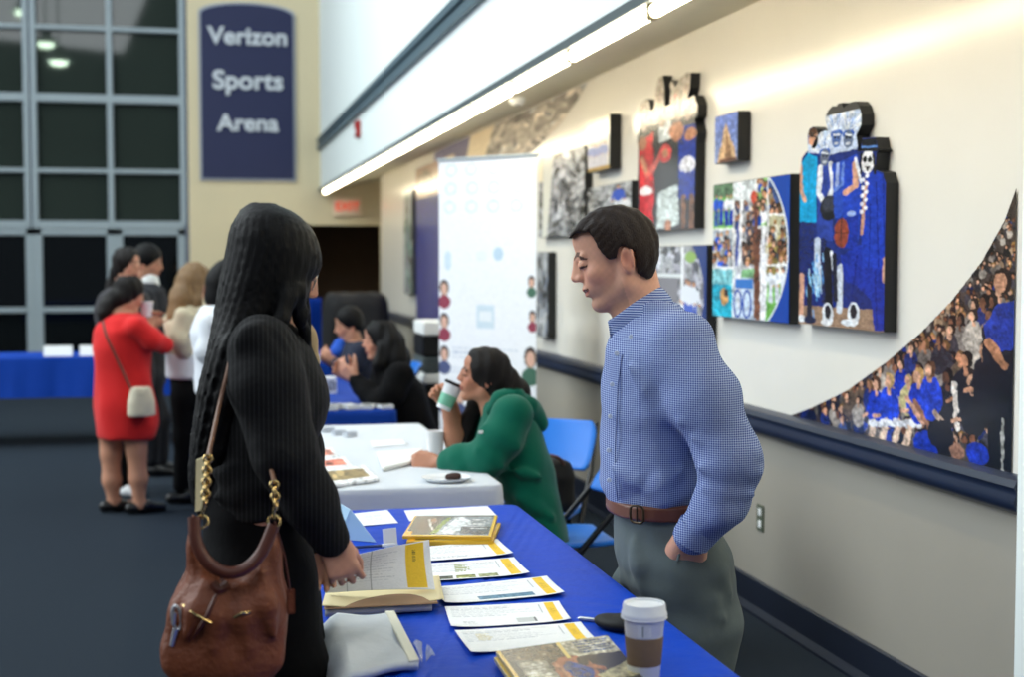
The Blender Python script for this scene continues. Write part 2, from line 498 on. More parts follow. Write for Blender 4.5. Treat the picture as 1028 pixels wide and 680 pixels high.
def surface_nets(v, ax):
    ins = v < 0
    nx, ny, nz = v.shape
    c = np.zeros((nx-1, ny-1, nz-1), np.uint8)
    for i in (0, 1):
        for j in (0, 1):
            for k in (0, 1): c += ins[i:nx-1+i, j:ny-1+j, k:nz-1+k]
    act = (c > 0) & (c < 8)
    I, J, K = np.nonzero(act)
    n = len(I)
    idx = np.full(act.shape, -1, np.int32); idx[I, J, K] = np.arange(n)
    corners = {}
    pos = {}
    for i in (0, 1):
        for j in (0, 1):
            for k in (0, 1):
                corners[i, j, k] = v[I+i, J+j, K+k].astype(np.float64)
                pos[i, j, k] = np.stack([ax[0][I+i], ax[1][J+j], ax[2][K+k]], 1).astype(np.float64)
    acc = np.zeros((n, 3)); cnt = np.zeros(n)
    ks = list(corners)
    for a in ks:
        for d in range(3):
            if a[d]: continue
            b = list(a); b[d] = 1; b = tuple(b)
            fa, fb = corners[a], corners[b]
            m = (fa < 0) != (fb < 0)
            t = np.where(m, fa/np.where(m, fa-fb, 1), 0)
            p = pos[a]+(pos[b]-pos[a])*t[:, None]
            acc += p*m[:, None]; cnt += m
    V = acc/np.maximum(cnt, 1)[:, None]
    quads = []
    for d in range(3):
        A = [slice(None)]*3; B = [slice(None)]*3
        A[d] = slice(0, -1); B[d] = slice(1, None)
        s0, s1 = ins[tuple(A)], ins[tuple(B)]
        e = s0 != s1
        i, j, k = np.nonzero(e)
        fl = s0[i, j, k]
        o = [x for x in range(3) if x != d]
        base = np.stack([i, j, k], 1)
        ok = (base[:, o[0]] > 0) & (base[:, o[1]] > 0) & (base[:, o[0]] < act.shape[o[0]]) & (base[:, o[1]] < act.shape[o[1]])
        base, fl = base[ok], fl[ok]
        def at(da, db):
            q = base.copy(); q[:, o[0]] -= da; q[:, o[1]] -= db
            return idx[q[:, 0], q[:, 1], q[:, 2]]
        q = np.stack([at(1, 1), at(0, 1), at(0, 0), at(1, 0)], 1)
        if d == 1: fl = ~fl
        q[~fl] = q[~fl][:, ::-1]
        quads.append(q)
    Q = np.concatenate(quads); Q = Q[(Q >= 0).all(1)]
    return V, Q
def srgb(*c): return np.array(s2l([x/255 for x in c]))
class Fr:
    """a figure's own frame: x forward, y to its left, z up; at() reads where a sight line meets the plane y"""
    def __init__(s, x, y, deg):
        s.o = np.array((x, y, 0.)); s.h = math.radians(deg); s.R = rotZ(s.h)
    def at(s, px, py, y=0.0):
        d = s.R.T @ np.array(ray(px, py)); c = s.R.T @ (np.array((0, 0, CAMH))-s.o)
        t = (y-c[1])/d[1]; return c+d*t
    def root(s, name, label, cat='person', group=None):
        return thing(name, label, cat, tuple(s.o), s.h, group)
TUBE_E = 18.0; WORLD_E = .14; HALL_E = 1000; SIDE_E = 700; EXPO = 0.05
# ================================================================== materials of the room
M = {}
M['wall'] = mat('cream_wall_paint', (232, 229, 220), .2, spec=.5, noise=.03, nscale=3, bump=.02, bscale=90)
M['wall_low'] = mat('dimmed_lower_wall_paint', (160, 155, 144), .45, spec=.4, noise=.05, nscale=2.5, bump=.02, bscale=120)  # own darker paint, dimmed further for the light falling off below the rail
M['wall_end'] = mat('tan_wall_paint', (214, 200, 166), .7, spec=.3, noise=.04, nscale=1.2)
M['fascia'] = mat('pale_blue_white_paint', (242, 250, 248), .75, spec=.2, noise=.02, nscale=1)
M['soffit'] = mat('soffit_paint', (206, 200, 178), .7, noise=.03, nscale=2)
M['carpet'] = mat('blue_grey_carpet', (38, 46, 55), .95, spec=.1, noise=.35, nscale=160, bump=.4, bscale=300)
M['navy'] = mat('navy_vinyl', (24, 36, 60), .38, spec=.5, noise=.08, nscale=5)
M['navy_base'] = mat('navy_rubber', (20, 28, 44), .5, spec=.4, noise=.08, nscale=6)
M['frame'] = mat('grey_aluminium', (150, 162, 168), .5, metal=.0, noise=.03)
M['pane'] = mat('night_window_glass', (40, 48, 42), .04, spec=.5, noise=.12, nscale=.8)  # opaque; night behind and the mirrored hall are put into the colour
M['pane_dark'] = mat('night_door_glass', (9, 12, 12), .05, spec=.5, noise=.2, nscale=1.5)
M['dark_trim_and_shade'] = mat('dark_grey_metal_and_shade', (88, 98, 100), .5, spec=.4)  # dark grey parts; on the overhang's lip it stands for shade
M['rail_grey'] = mat('blue_grey_metal', (82, 102, 112), .5, spec=.4)
M['brown'] = mat('brown_panel', (96, 74, 56), .7, noise=.15, nscale=3)
M['black'] = mat('matte_black', (18, 18, 20), .6, spec=.3)
M['black_metal'] = mat('black_metal', (16, 17, 20), .35, spec=.5)
M['white'] = mat('white_plastic', (238, 240, 240), .4)
M['white_paper'] = mat('white_paper', (240, 241, 238), .7, spec=.2)
M['blue_cloth'] = mat('royal_blue_cloth', (0, 66, 190), .6, spec=.2, noise=.1, nscale=9, bump=.4, bscale=22)
M['navy_cloth'] = mat('dark_blue_cloth', (0, 56, 152), .7, spec=.2, noise=.1, nscale=6, bump=.3, bscale=18)
M['white_cloth'] = mat('white_tablecloth', (212, 217, 223), .8, spec=.2, noise=.02, nscale=6, bump=.25, bscale=18)
M['print'] = mat_vcol('printed_sheet', .55, .3)
M['print_gloss'] = mat_vcol('semi_gloss_print', .2, .5)
M['gloss_cover'] = mat_vcol('glossy_cover', .25, .5)
WX, EY = 2.375, 20.5
bm = BM(); box(bm, -12, 6.5, -4, 24, -.1, 0); struct('floor', bm, M['carpet'])
bm = BM(); box(bm, WX, WX+.18, -3, 19.0, .86, 2.75)
wr = struct('wall_right', bm, M['wall'])
bm = BM(); box(bm, WX, WX+.18, -3, 19.0, 0, .86)
struct('wall_right_lower', bm, M['wall_low'])
# ceiling under the overhang, and the tall face above it
bm = BM(); prism(bm, [(1.71, -3, 2.535), (3.6, -3, 2.92), (3.6, -3, 3.05), (1.71, -3, 3.05)], (0, EY+3, 0)); struct('ceiling', bm, M['soffit'])
bm = BM(); box(bm, 1.70, 1.9, -3, EY, 2.575, 8.0); struct('wall_upper', bm, M['fascia'])
bm = BM(); box(bm, 1.675, 1.72, -3, EY, 2.535, 2.58); struct('trim_1', bm, M['dark_trim_and_shade'])  # lip edge of the tall face, its shade put in as dark grey
a0 = on_x(477, 0, 1.70).z
bm = BM(); box(bm, 1.655, 1.70, -3, EY, a0-.055, a0+.01); box(bm, 1.655, 1.70, -3, EY, a0+.05, a0+.11); box(bm, 1.68, 1.70, -3, EY, a0-.03, a0+.09); struct('trim_2', bm, M['rail_grey'])
# chair rail: rounded navy bumper
bm = BM()
pr = [(WX, .80), (WX-.03, .803), (WX-.05, .82), (WX-.055, .845), (WX-.048, .86), (WX-.048, .872), (WX-.055, .885), (WX-.045, .905), (WX-.02, .915), (WX, .915)]
prism(bm, [(x, 3.72, z) for x, z in pr], (0, 15.28, 0)); struct('trim_3', bm, M['navy'], smooth=True)
bm = BM(); pr = [(WX, 0), (WX-.03, 0), (WX-.03, .012), (WX-.014, .04), (WX-.012, .15), (WX-.006, .156), (WX, .156)]
prism(bm, [(x, -3, z) for x, z in pr], (0, 22, 0)); struct('baseboard_right', bm, M['navy_base'])
# pale pilaster closing the wall on the near side
bm = BM(); box(bm, WX-.075, WX+.1, 3.1, 3.675, 0, 2.72, bev=.006); struct('trim_4', bm, M['fascia'])
# end wall
xr0, xr1 = 1.35, 3.4
bm = BM()
box(bm, -.13, xr0, EY, EY+.2, 0, 8.0); box(bm, xr0, xr1, EY, EY+.2, 2.06, 8.0)
box(bm, -12, -6.6, EY, EY+.2, 0, 8.0)
struct('wall_end', bm, M['wall_end'])
bm = BM(); box(bm, WX, 3.5, 18.98, 19.1, 0, 2.06); box(bm, 3.4, 3.5, 19.1, 23, 0, 2.9); struct('wall_return', bm, M['wall_end'])
bm = BM(); box(bm, .8, 3.6, 23, 23.1, 0, 3); box(bm, xr0-.1, xr0, EY+.2, 23, 0, 3); box(bm, xr0, 3.6, EY+.2, 23.1, 2.3, 2.4); struct('wall_corridor', bm, M['brown'])
# windows: aluminium grid with night outside
def X20(px): return on_y(px, 228, EY).x
def Z20(py): return on_y(100, py, EY).z
def window(name, x0, x1, zs, xm, kind=None, w=.075, thick=(), pane='pane', z0=None):
    top = 8.0 if z0 is None else z0
    bm = BM()
    box(bm, x0+.02, x1-.02, EY+.08, EY+.11, zs[0], zs[-1]); p = bm
    r = struct(name, p, M[pane])
    bm = BM()
    for x in xm: box(bm, x-w/2, x+w/2, EY-.04, EY+.08, zs[0], zs[-1], bev=.008)
    for i, z in enumerate(zs):
        hh = .055 if i in thick else .03
        box(bm, x0, x1, EY-.035, EY+.075, z-hh, z+hh, bev=.008)
    obj('window_frame', bm, M['frame'], r)
    return r
xa, xb, xc, xd = X20(33), X20(112), X20(186), X20(33)-2*(X20(112)-X20(33))
zr = [Z20(226), Z20(172), Z20(99), Z20(29), Z20(29)+1.05, Z20(29)+2.1, 7.6]
window('window_1', xa, xc, zr, [xa+.04, xb, xc-.02], thick=(0, 2))
window('window_2', xd, xa-.02, zr, [xd+.04, (xa+xd)/2, xa-.06], thick=(0, 2))
window('window_3', xd-2.0, xd-.02, zr, [xd-1.96, xd-1, xd-.06], thick=(0, 2))
for i, (x0, x1) in enumerate([(xd, (xa+xd)/2), ((xa+xd)/2, xa), (xa, xb+.03), (xb+.03, xc)]):
    bm = BM(); box(bm, x0+.1, x1-.1, EY+.03, EY+.05, .15, 1.93)
    d = struct('door_%d' % (i+1), bm, M['pane_dark'])
    bm = BM()
    box(bm, x0, x0+.12, EY-.02, EY+.06, 0, 2.02, bev=.01); box(bm, x1-.1, x1, EY-.02, EY+.06, 0, 2.02, bev=.01)
    box(bm, x0, x1, EY-.02, EY+.06, 1.9, 2.02, bev=.01); box(bm, x0, x1, EY-.02, EY+.06, 0, .2, bev=.01)
    obj('door_frame', bm, M['frame'], d)
    bm = BM(); zb = Z20(310); box(bm, x0+.12, x1-.1, EY-.07, EY-.02, zb-.045, zb+.03, bev=.01); obj('push_bar', bm, M['frame'], d)
# sign board on the end wall
s0, s1 = on_y(201, 182, EY).x, on_y(297, 182, EY).x
zb, zt, zc = on_y(249, 182, EY).z, on_y(201, 12, EY).z, on_y(249, 3, EY).z
sg = thing('wall_sign', 'tall dark blue arched board with white lettering on the tan wall', 'sign', ((s0+s1)/2, EY, (zb+zt)/2))
hw, hh = (s1-s0)/2, (zt-zb)/2
def arch(w, h, rise): return [(-w, 0, -h), (w, 0, -h)]+[(w*math.cos(t), 0, h+rise*math.sin(t)) for t in [PI*k/14 for k in range(15)]]
M['sign_navy'] = mat('sign_navy', (20, 28, 70), .6, noise=.06, nscale=4); M['sign_edge'] = mat('sign_edge', (160, 166, 178), .5)
bm = BM(); prism(bm, [(x, -.06, z) for x, y, z in arch(hw-.03, hh-.03, zc-zt)], (0, .06, 0)); obj('board', bm, M['sign_navy'], sg)
bm = BM(); prism(bm, [(x, -.045, z) for x, y, z in arch(hw, hh, zc-zt)], (0, .043, 0)); obj('border', bm, M['sign_edge'], sg)
M['letter'] = mat('sign_letters', (205, 210, 216), .5)
for s, py, wpx in (('Verizon', 38, 79), ('Sports', 82, 70), ('Arena', 125, 62)):
    t = text_mesh('lettering', s, .36, M['letter'], sg, bold=.009, ext=.012)
    k = (wpx/96*(s1-s0))/max(t.dimensions.x, .01)
    t.scale = (k, k*.95, 1); t.location = (on_y(249, py, EY).x-(s0+s1)/2, -.075, on_y(249, py, EY).z-(zb+zt)/2); t.rotation_euler = (PI/2, 0, 0)
# exit sign
p = on_y(348, 208, EY)
es = thing('exit_sign', 'small white exit sign with red letters above the dark doorway', 'sign', (p.x, EY, p.z))
bm = BM(); box(bm, -.2, .2, -.07, 0, -.13, .13, bev=.01); obj('housing', bm, mat('exit_housing', (235, 215, 190), .5), es)
text_mesh('lettering', 'EXIT', .17, mat_emit('exit_red', (225, 80, 60), .5), es, (0, -.078, 0), (PI/2, 0, 0), .006, .004)
# fire alarm
p = on_x(361, 130, 1.70)
fa = thing('fire_alarm', 'small red alarm box high on the pale upper wall', 'alarm', (1.70, p.y, p.z))
M['red'] = mat('alarm_red', (170, 30, 22), .4)
bm = BM(); box(bm, -.05, 0, -.11, .11, -.09, .09, bev=.012); obj('housing', bm, M['red'], fa)
bm = BM(); box(bm, -.06, -.045, -.05, .05, -.06, .0, bev=.006); obj('strobe_lens', bm, M['white'], fa)
# smoke detector on the overhang
p = on_x(519, 92, 2.0)
sd = thing('smoke_detector', 'small round smoke detector under the overhang', 'smoke detector', (2.0, p.y, 2.535+.2037*(2.0-1.71)))
bm = BM(); lathe(bm, [(0, -.045), (.035, -.045), (.05, -.03), (.055, 0), (0, 0)], 20); obj('housing', bm, M['white'], sd, True)
bm = BM(); lathe(bm, [(0, -.052), (.018, -.05), (.02, -.044), (0, -.044)], 16); obj('sensor', bm, M['dark_trim_and_shade'], sd, True)
# outlet
p = on_x(764, 520, WX)
ot = thing('wall_outlet', 'dark framed double power outlet low on the cream wall', 'outlet', (WX, p.y, p.z))
bm = BM(); box(bm, -.006, 0, -.037, .037, -.058, .058, bev=.002); obj('cover_plate', bm, mat('outlet_plate', (84, 92, 76), .5), ot)
for dz in (-.026, .026):
    bm = BM(); box(bm, -.009, -.004, -.016, .016, dz-.016, dz+.016, bev=.003); obj('socket', bm, M['white'], ot)
# fluorescent tubes along the edge of the overhang
M['tube'] = mat_emit('fluorescent_glow', (255, 240, 208), TUBE_E)
M['cap'] = mat('tube_socket', (150, 140, 100), .5)
y = 5.28-1.22*4; k = 0; proto = None
while y+1.22 < EY+.2:
    lab = {4: 'fluorescent tube lamp nearest the top edge of the photo', 5: 'second visible fluorescent tube lamp along the overhang from the near end', 6: 'third visible fluorescent tube lamp along the overhang from the near end'}.get(k, 'fluorescent tube lamp in the far unbroken run under the overhang' if k > 6 else 'fluorescent tube lamp under the overhang nearer than the photo shows')
    if proto is None:
        proto = thing('fluorescent_lamp', lab, 'lamp', (1.715, y, 2.505), 0, 'fluorescent tubes along the overhang')
        bm = BM(); tube(bm, [(0, .03, 0), (0, 1.19, 0)], .026, 14); obj('glowing_tube', bm, M['tube'], proto, True)
        for yy in (.0, 1.19):
            bm = BM(); box(bm, -.02, .02, yy, yy+.03, -.03, .032, bev=.005); obj('socket', bm, M['cap'], proto)
    else: dup(proto, (1.715, y, 2.505), None, lab)
    y += 1.22; k += 1
# ================================================================== pictures on the right wall
def wall_rect(pl, pr, yt, yb, X):
    """front face of a panel from its left and right sides in view, heights read at its right side"""
    yl, yr = on_x(pl, (yt+yb)/2, X).y, on_x(pr, (yt+yb)/2, X).y
    return yl, yr, on_x(pr, yt, X).z, on_x(pr, yb, X).z
M['canvas_edge'] = mat('black_canvas_edge', (14, 15, 18), .5)
def canvas_picture(name, label, pl, pr, yt, yb, cv, t=.05, cat='picture', edge=None):
    X = WX-t
    yl, yr, zt, zb = wall_rect(pl, pr, yt, yb, X)
    r = thing(name, label, cat, (WX, (yl+yr)/2, (zt+zb)/2))
    h, w = (zt-zb)/2, (yl-yr)/2
    bm = BM(); box(bm, -t, -.001, -w, w, -h, h, bev=.003); obj('stretched_edge', bm, edge or M['canvas_edge'], r)
    panel_grid('printed_face', cv, (-t-.0015, w-.003, h-.003), (0, -2*w+.006, 0), (0, 0, -2*h+.006), M['print_gloss'], r)
    return r
BL = (20, 50, 170); BL2 = (30, 80, 200)
# ---- collage with the big 00
c = Canvas(150, 190, (228, 236, 240))
c.rect(0, .0, .29, .33, (120, 190, 90)); c.rect(0, .0, .29, .1, (90, 120, 90))
for x in (.05, .12, .2, .26): c.person(x, .08, .24, (225, 230, 240) if x > .15 else BL2, BL)
c.rect(0, .345, .29, .62, (165, 175, 185))
c.crowd(0, .36, .3, .6, 26, .018, .03, [(235, 238, 242), BL2, (210, 215, 220)])
c.rect(0, .64, .29, 1, (30, 175, 205)); c.rect(0, .64, .29, .76, (130, 200, 210)); c.noise(14, 5, 2, (c.X < .29) & (c.Y > .64))
c.ell(.17, .85, .06, .07, (200, 150, 90)); c.ell(.2, .82, .03, .03, (60, 45, 35))
c.rect(.31, .15, .6, 1, (190, 190, 190)); c.crowd(.3, .12, .62, .6, 60, .014, .03, [(120, 100, 95), (90, 80, 85), (190, 190, 195), (70, 80, 120)])
c.rect(.3, .64, .6, .7, (120, 170, 120)); c.rect(.3, .7, .6, 1, (190, 205, 225))
c.ell(.4, .3, .02, .25, (235, 235, 240)); c.ell(.36, .62, .05, .3, (225, 228, 238)); c.line(.36, .3, .34, .6, .03, (40, 60, 150))
c.rect(.6, 0, .75, .33, (150, 200, 120)); c.crowd(.6, .02, .74, .24, 16, .02, .03, [BL2, (220, 220, 230), (150, 160, 90)])
c.rect(.6, .33, .76, .62, (225, 225, 228)); c.poly([(.72, .62), (1, .56), (1, 1), (.72, 1)], (110, 175, 80))
c.rect(.74, .0, 1, .26, (60, 80, 130)); c.crowd(.74, .04, 1, .25, 22, .02, .035, [(225, 228, 235), (30, 50, 130), (180, 160, 130)])
c.rect(.74, .27, 1, .6, (165, 160, 130)); c.crowd(.74, .3, 1, .58, 30, .018, .034, [(220, 215, 200), (70, 80, 110), (190, 170, 90), (110, 120, 140)])
for x in (.78, .86, .93): c.person(x, .62, .26, (225, 230, 240), (200, 205, 215))
c.rect(.29, 0, .305, 1, (240, 242, 244)); c.rect(0, .33, .29, .345, (240, 242, 244)); c.rect(0, .62, .29, .64, (240, 242, 244)); c.rect(.735, 0, .745, .62, (240, 242, 244)); c.rect(.74, .255, 1, .27, (240, 242, 244)); c.rect(.74, .6, 1, .615, (240, 242, 244))
c.line(.575, .17, .61, .42, .045, (110, 70, 55)); c.line(.61, .4, .62, .96, .085, (118, 76, 58)); c.ell(.56, .125, .038, .045, (200, 80, 60)); c.ell(.63, .4, .04, .05, (80, 50, 40))
c.ell(.69, .72, .045, .3, (236, 236, 242)); c.line(.68, .45, .7, .97, .05, (238, 238, 244))
c.photo(.012, .26, 16, 4)
for x in (.36, .485): c.ring(x, .89, .062, .105, .022, (25, 70, 170))
c.rect(.33, .71, .56, .78, (60, 120, 200)); c.noise(5, 1, 1)
d = np.sqrt((c.X-.2)**2+((c.Y-.5)*1.12)**2); md = (d > .79) & (c.X > .6)
c.put(md, (28, 70, 165)); c.put((d > .775) & (d <= .79) & (c.X > .6), (225, 235, 240))
canvas_picture('collage_picture', 'square collage of bright sports photos with a large blue 00 on the wall', 716, 793, 174.6, 325.6, c)
# ---- small spire picture
c = Canvas(60, 80, (95, 120, 200)); c.a[..., 0] += 50*c.Y; c.a[..., 1] += 40*c.Y
c.poly([(.12, 1), (.2, .78), (.3, .62), (.42, .3), (.5, .18), (.6, .35), (.74, .6), (.88, .72), (.95, 1)], (205, 170, 130))
c.poly([(.45, 1), (.5, .3), (.58, .5), (.8, 1)], (150, 115, 85)); c.rect(.2, .93, .95, 1, (120, 85, 70)); c.photo(.02, .25, 10, 4)
canvas_picture('spire_picture', 'small canvas of a tan stone peak against a blue sky', 718, 741, 111, 161, c, .06)
# ---- grey photos behind the man's head
def grey_photo(w, h, tint=(1, 1, 1), n=90, seed=5, lo=50, hi=235):
    c = Canvas(w, h, (165, 168, 172)); c.rng = np.random.default_rng(seed)
    for i in range(n):
        x, y = c.rng.random(2); g = lo+(hi-lo)*c.rng.random(); q = c.rng.random()
        col = (g*tint[0], g*tint[1], g*tint[2])
        if q < .5: c.ell(x, y, .02+.06*c.rng.random(), .03+.1*c.rng.random(), col, .6*c.rng.normal())
        elif q < .8: c.line(x, y, x+.15*c.rng.normal(), y+.2*c.rng.normal(), .02+.03*c.rng.random(), col)
        else: c.person(x, y, .18+.15*c.rng.random(), col, (70, 72, 80), (200, 190, 182))
    c.photo(.03, .22, 12, 5); return c
c = grey_photo(90, 120, (.95, .95, 1.02), 120, 5)
c.rect(0, .3, .55, .34, (215, 220, 222)); c.rect(.56, 0, .6, 1, (235, 238, 242)); c.rect(0, .34, .5, .6, (120, 118, 125))
for x in (.66, .78, .7): c.person(x, .3+.1*c.rng.random(), .5, (225, 230, 240), (60, 90, 190), (190, 140, 110))
c.rect(0, .65, .5, 1, (150, 110, 85)); c.crowd(0, .66, .5, .95, 20, .02, .04, [(200, 200, 210), (110, 80, 60)]); c.ell(.72, .12, .1, .06, (140, 175, 90))
d = np.sqrt((c.X-.1)**2+((c.Y-.5)*1.12)**2); c.put((d > .85) & (c.X > .7), (24, 52, 120))
canvas_picture('collage_picture', 'grey and white photo collage half hidden behind the standing man', 655, 710, 246, 345, c)
# ---- two grey collages and the small pale one further along
c = grey_photo(80, 120, (1, 1, 1.03), 130, 8); c.poly([(.12, .0), (.35, 0), (.2, 1), (.08, 1)], (222, 222, 212)); c.rect(0, 0, .1, .3, (240, 230, 200))
canvas_picture('action_picture', 'grey action photo canvas right of the white roll-up banner', 541, 587, 146, 236, c)
c = Canvas(50, 70, (226, 222, 214)); 
for i in range(6): c.person(.12+.14*i, .45+.05*c.rng.random(), .5, (150, 160, 205), (200, 200, 215))
c.rect(0, 0, 1, .3, (240, 232, 210)); c.rect(0, .93, 1, 1, (180, 150, 90)); c.noise(8, 2, 2)
canvas_picture('team_picture', 'small pale team photo with a thick black right edge', 590, 612, 114, 169, c, .07)
c = grey_photo(80, 60, (1, 1, 1.02), 80, 11); c.person(.72, .05, .9, (60, 90, 190), (225, 228, 235), wd=1.3)
canvas_picture('action_picture', 'grey crowd photo with one blue player above the man\'s forehead', 590, 634, 181, 217, c)
c = grey_photo(40, 80, (.75, .8, .9), 50, 12, 20, 200)
canvas_picture('action_picture', 'dark framed photo low on the wall left of the man\'s face', 537, 550, 253, 340, c, .06)
# ---- cut-out of costumed fans
def cutout(name, label, pl, pr, yt, yb, res, paint, shape, t=.05):
    X = WX-t
    yl, yr, zt, zb = wall_rect(pl, pr, yt, yb, X)
    r = thing(name, label, 'picture', (WX, (yl+yr)/2, (zt+zb)/2))
    w, h = yl-yr, zt-zb
    cv = Canvas(*res, (250, 250, 250)); paint(cv)
    bm = BM(); prism(bm, [(-t, w/2-u*w, h/2-v*h) for u, v in shape], (t-.001, 0, 0)); obj('backing_board', bm, M['canvas_edge'], r)
    panel_grid('printed_face', cv, (-t-.0015, w/2, h/2), (0, -w, 0), (0, 0, -h), M['print_gloss'], r, cv.inside(shape))
    return r
def _fan_uv():
    X = WX-.05; yl, yr, zt, zb = wall_rect(803, 889, 103, 335, X)
    def f(x, y):
        q = on_x(790+x*.368, 95+y*.3676, X); return (yl-q.y)/(yl-yr), (zt-q.z)/(zt-zb)
    return f
fan_uv = _fan_uv()
def fans(c):
    a = c.w/c.h; K = fan_uv
    def poly(pts, col): c.poly([K(*p) for p in pts], col)
    def line(pts, t, col):
        for p, q in zip(pts, pts[1:]): c.line(*K(*p), *K(*q), t/235, col)
    def ell(x, y, rx, ry, col): u, v = K(x, y); c.ell(u, v, rx/235, ry/610, col)
    c.a[:] = (26, 42, 112); c.put(c.Y > .9, (150, 122, 100))
    poly([(58, 160), (60, 110), (98, 92), (104, 30), (150, 16), (206, 16), (208, 108), (190, 150), (120, 165)], (186, 200, 226))
    sk, wh, nv, bl = (208, 158, 132), (228, 233, 240), (26, 38, 98), (28, 62, 178)
    # left: turquoise shirt, navy shorts
    poly([(30, 345), (75, 345), (72, 500), (34, 500)], nv); line([(42, 495), (40, 600)], 15, sk); line([(64, 495), (62, 600)], 15, (34, 34, 48)); ell(40, 610, 14, 10, wh); ell(64, 614, 18, 12, (36, 42, 70))
    poly([(38, 190), (60, 160), (84, 172), (80, 350), (34, 348)], (12, 158, 212)); line([(38, 195), (40, 262), (50, 290)], 11, sk); line([(62, 180), (58, 340)], 2, (8, 120, 176))
    ell(72, 118, 13, 25, (202, 148, 118)); ell(72, 102, 15, 12, (88, 60, 42)); line([(63, 115), (84, 117)], 4, (30, 28, 32))
    # first painted fan: white sleeves, dark drum
    poly([(84, 200), (112, 170), (128, 230), (126, 400), (82, 400)], (40, 62, 150)); line([(92, 200), (88, 270), (104, 300)], 14, wh); line([(120, 190), (128, 250), (112, 290)], 14, (214, 220, 228))
    ell(116, 310, 26, 36, (24, 24, 30)); ell(116, 300, 20, 22, (52, 54, 66)); line([(84, 400), (84, 520)], 18, (196, 208, 226)); line([(100, 400), (104, 560)], 18, (30, 38, 84))
    # second and third fan
    poly([(124, 190), (162, 176), (160, 330), (130, 340)], (34, 70, 176)); line([(140, 190), (136, 260)], 9, (150, 168, 214)); line([(156, 190), (150, 245), (132, 262)], 9, (96, 128, 206))
    poly([(158, 178), (192, 164), (204, 260), (196, 400), (150, 400)], bl); line([(186, 190), (188, 250), (160, 268)], 15, sk); line([(188, 176), (202, 240)], 7, wh); ell(176, 325, 12, 8, (150, 172, 220))
    poly([(136, 340), (196, 330), (192, 420), (140, 420)], (22, 46, 150)); line([(112, 430), (116, 590)], 22, (20, 20, 28)); line([(122, 430), (128, 480)], 8, wh); line([(146, 470), (144, 590)], 16, (200, 208, 220)); line([(130, 440), (134, 560)], 12, (28, 30, 46))
    ell(149, 378, 19, 42, (140, 64, 44)); line([(149, 338), (149, 418)], 2, (70, 34, 24)); line([(132, 378), (166, 378)], 2, (70, 34, 24))
    for x, y, fc, tips in ((104, 172, (96, 104, 124), ((70, 150), (76, 130), (84, 118), (94, 108), (106, 104), (116, 112))), (136, 122, (84, 112, 176), ((108, 62), (116, 48), (126, 36), (138, 30), (148, 26), (156, 40))), (168, 122, (92, 106, 134), ((156, 50), (166, 34), (176, 26), (186, 24), (194, 34), (200, 56), (200, 80)))):
        for k, t in enumerate(tips): line([(x, y-16), t], 7 if k % 2 else 8, [wh, (190, 210, 238), (236, 240, 246)][k % 3]); line([(x, y-16), ((x+2*t[0])/3, (y-16+2*t[1])/3)], 2, (96, 126, 190))
        ell(x, y-14, 16, 12, (44, 84, 176)); ell(x, y, 13, 25, fc); ell(x-4, y-4, 3, 4, (24, 26, 34)); ell(x+5, y-4, 3, 4, (24, 26, 34)); ell(x, y+12, 6, 4, (190, 196, 206)); line([(x-8, y-12), (x+8, y-12)], 4, (226, 232, 240))
    for k in range(40): x, y = 80+9*c.rng.normal(), 500+26*c.rng.normal(); line([(x, y), (x+2, y+22)], 3, [(150, 206, 240), (84, 156, 218), (196, 226, 244)][k % 3])
    # right: wide blue tunic, painted face, black hat
    poly([(146, 440), (200, 410), (272, 450), (274, 645), (240, 645), (228, 560), (190, 520), (160, 510)], (22, 46, 152)); line([(192, 440), (176, 560)], 3, (14, 30, 110)); line([(240, 480), (246, 640)], 3, (14, 30, 110))
    poly([(210, 240), (232, 208), (262, 216), (276, 262), (276, 474), (206, 474), (202, 360)], (24, 56, 174)); line([(216, 240), (204, 380)], 8, (196, 148, 124)); line([(244, 240), (250, 470)], 3, (14, 34, 122)); line([(228, 300), (224, 470)], 3, (16, 38, 130)); line([(262, 230), (268, 470)], 3, (16, 38, 130)); line([(267, 450), (265, 510)], 10, sk)
    ell(220, 184, 17, 32, (230, 230, 233)); ell(213, 178, 5, 8, (18, 18, 20)); ell(227, 178, 5, 8, (18, 18, 20)); poly([(214, 196), (226, 196), (220, 212)], (36, 24, 26)); line([(203, 165), (202, 215)], 5, (24, 22, 24)); line([(237, 165), (240, 215)], 5, (24, 22, 24))
    poly([(206, 122), (242, 120), (246, 150), (204, 152)], (22, 23, 30)); line([(196, 153), (252, 151)], 7, (20, 21, 28)); line([(205, 144), (245, 142)], 5, (90, 136, 208))
    for k in range(10): ell(214+5*(-1)**k-.6*k, 222+11*k, 5, 6, (226, 229, 238))
    for x, y in ((112, 600), (182, 600)): ell(x, y, 16, 34, wh); ell(x, y-8, 9, 20, (34, 34, 42)); ell(x-4, y+22, 16, 10, (236, 237, 240))
    ell(164, 622, 16, 9, wh)
    c.photo(.007, .16, 18, 4)
fan_shape = [fan_uv(x, y) for x, y in ((33, 632), (33, 210), (42, 172), (58, 152), (57, 112), (62, 94), (72, 88), (82, 94), (86, 112), (84, 136), (72+4, 148), (68, 146), (78, 124), (92, 104), (106, 98), (112, 100), (104, 62), (112, 44), (124, 31), (134, 34), (140, 24), (149, 22), (154, 36), (164, 28), (176, 20), (187, 18), (197, 30), (204, 54), (203, 84), (190, 112), (196, 150), (202, 158), (194, 153), (202, 148), (205, 119), (243, 116), (248, 147), (254, 152), (246, 158), (242, 205), (262, 212), (276, 240), (281, 280), (281, 655))]
fan_shape = [(min(1, max(0, u)), min(.995, v)) for u, v in fan_shape]
cutout('cutout_picture', 'cut-out picture of blue-clad fans with feathers and hats, right of the bright collage', 803, 889, 103, 335, (190, 430), fans, fan_shape)
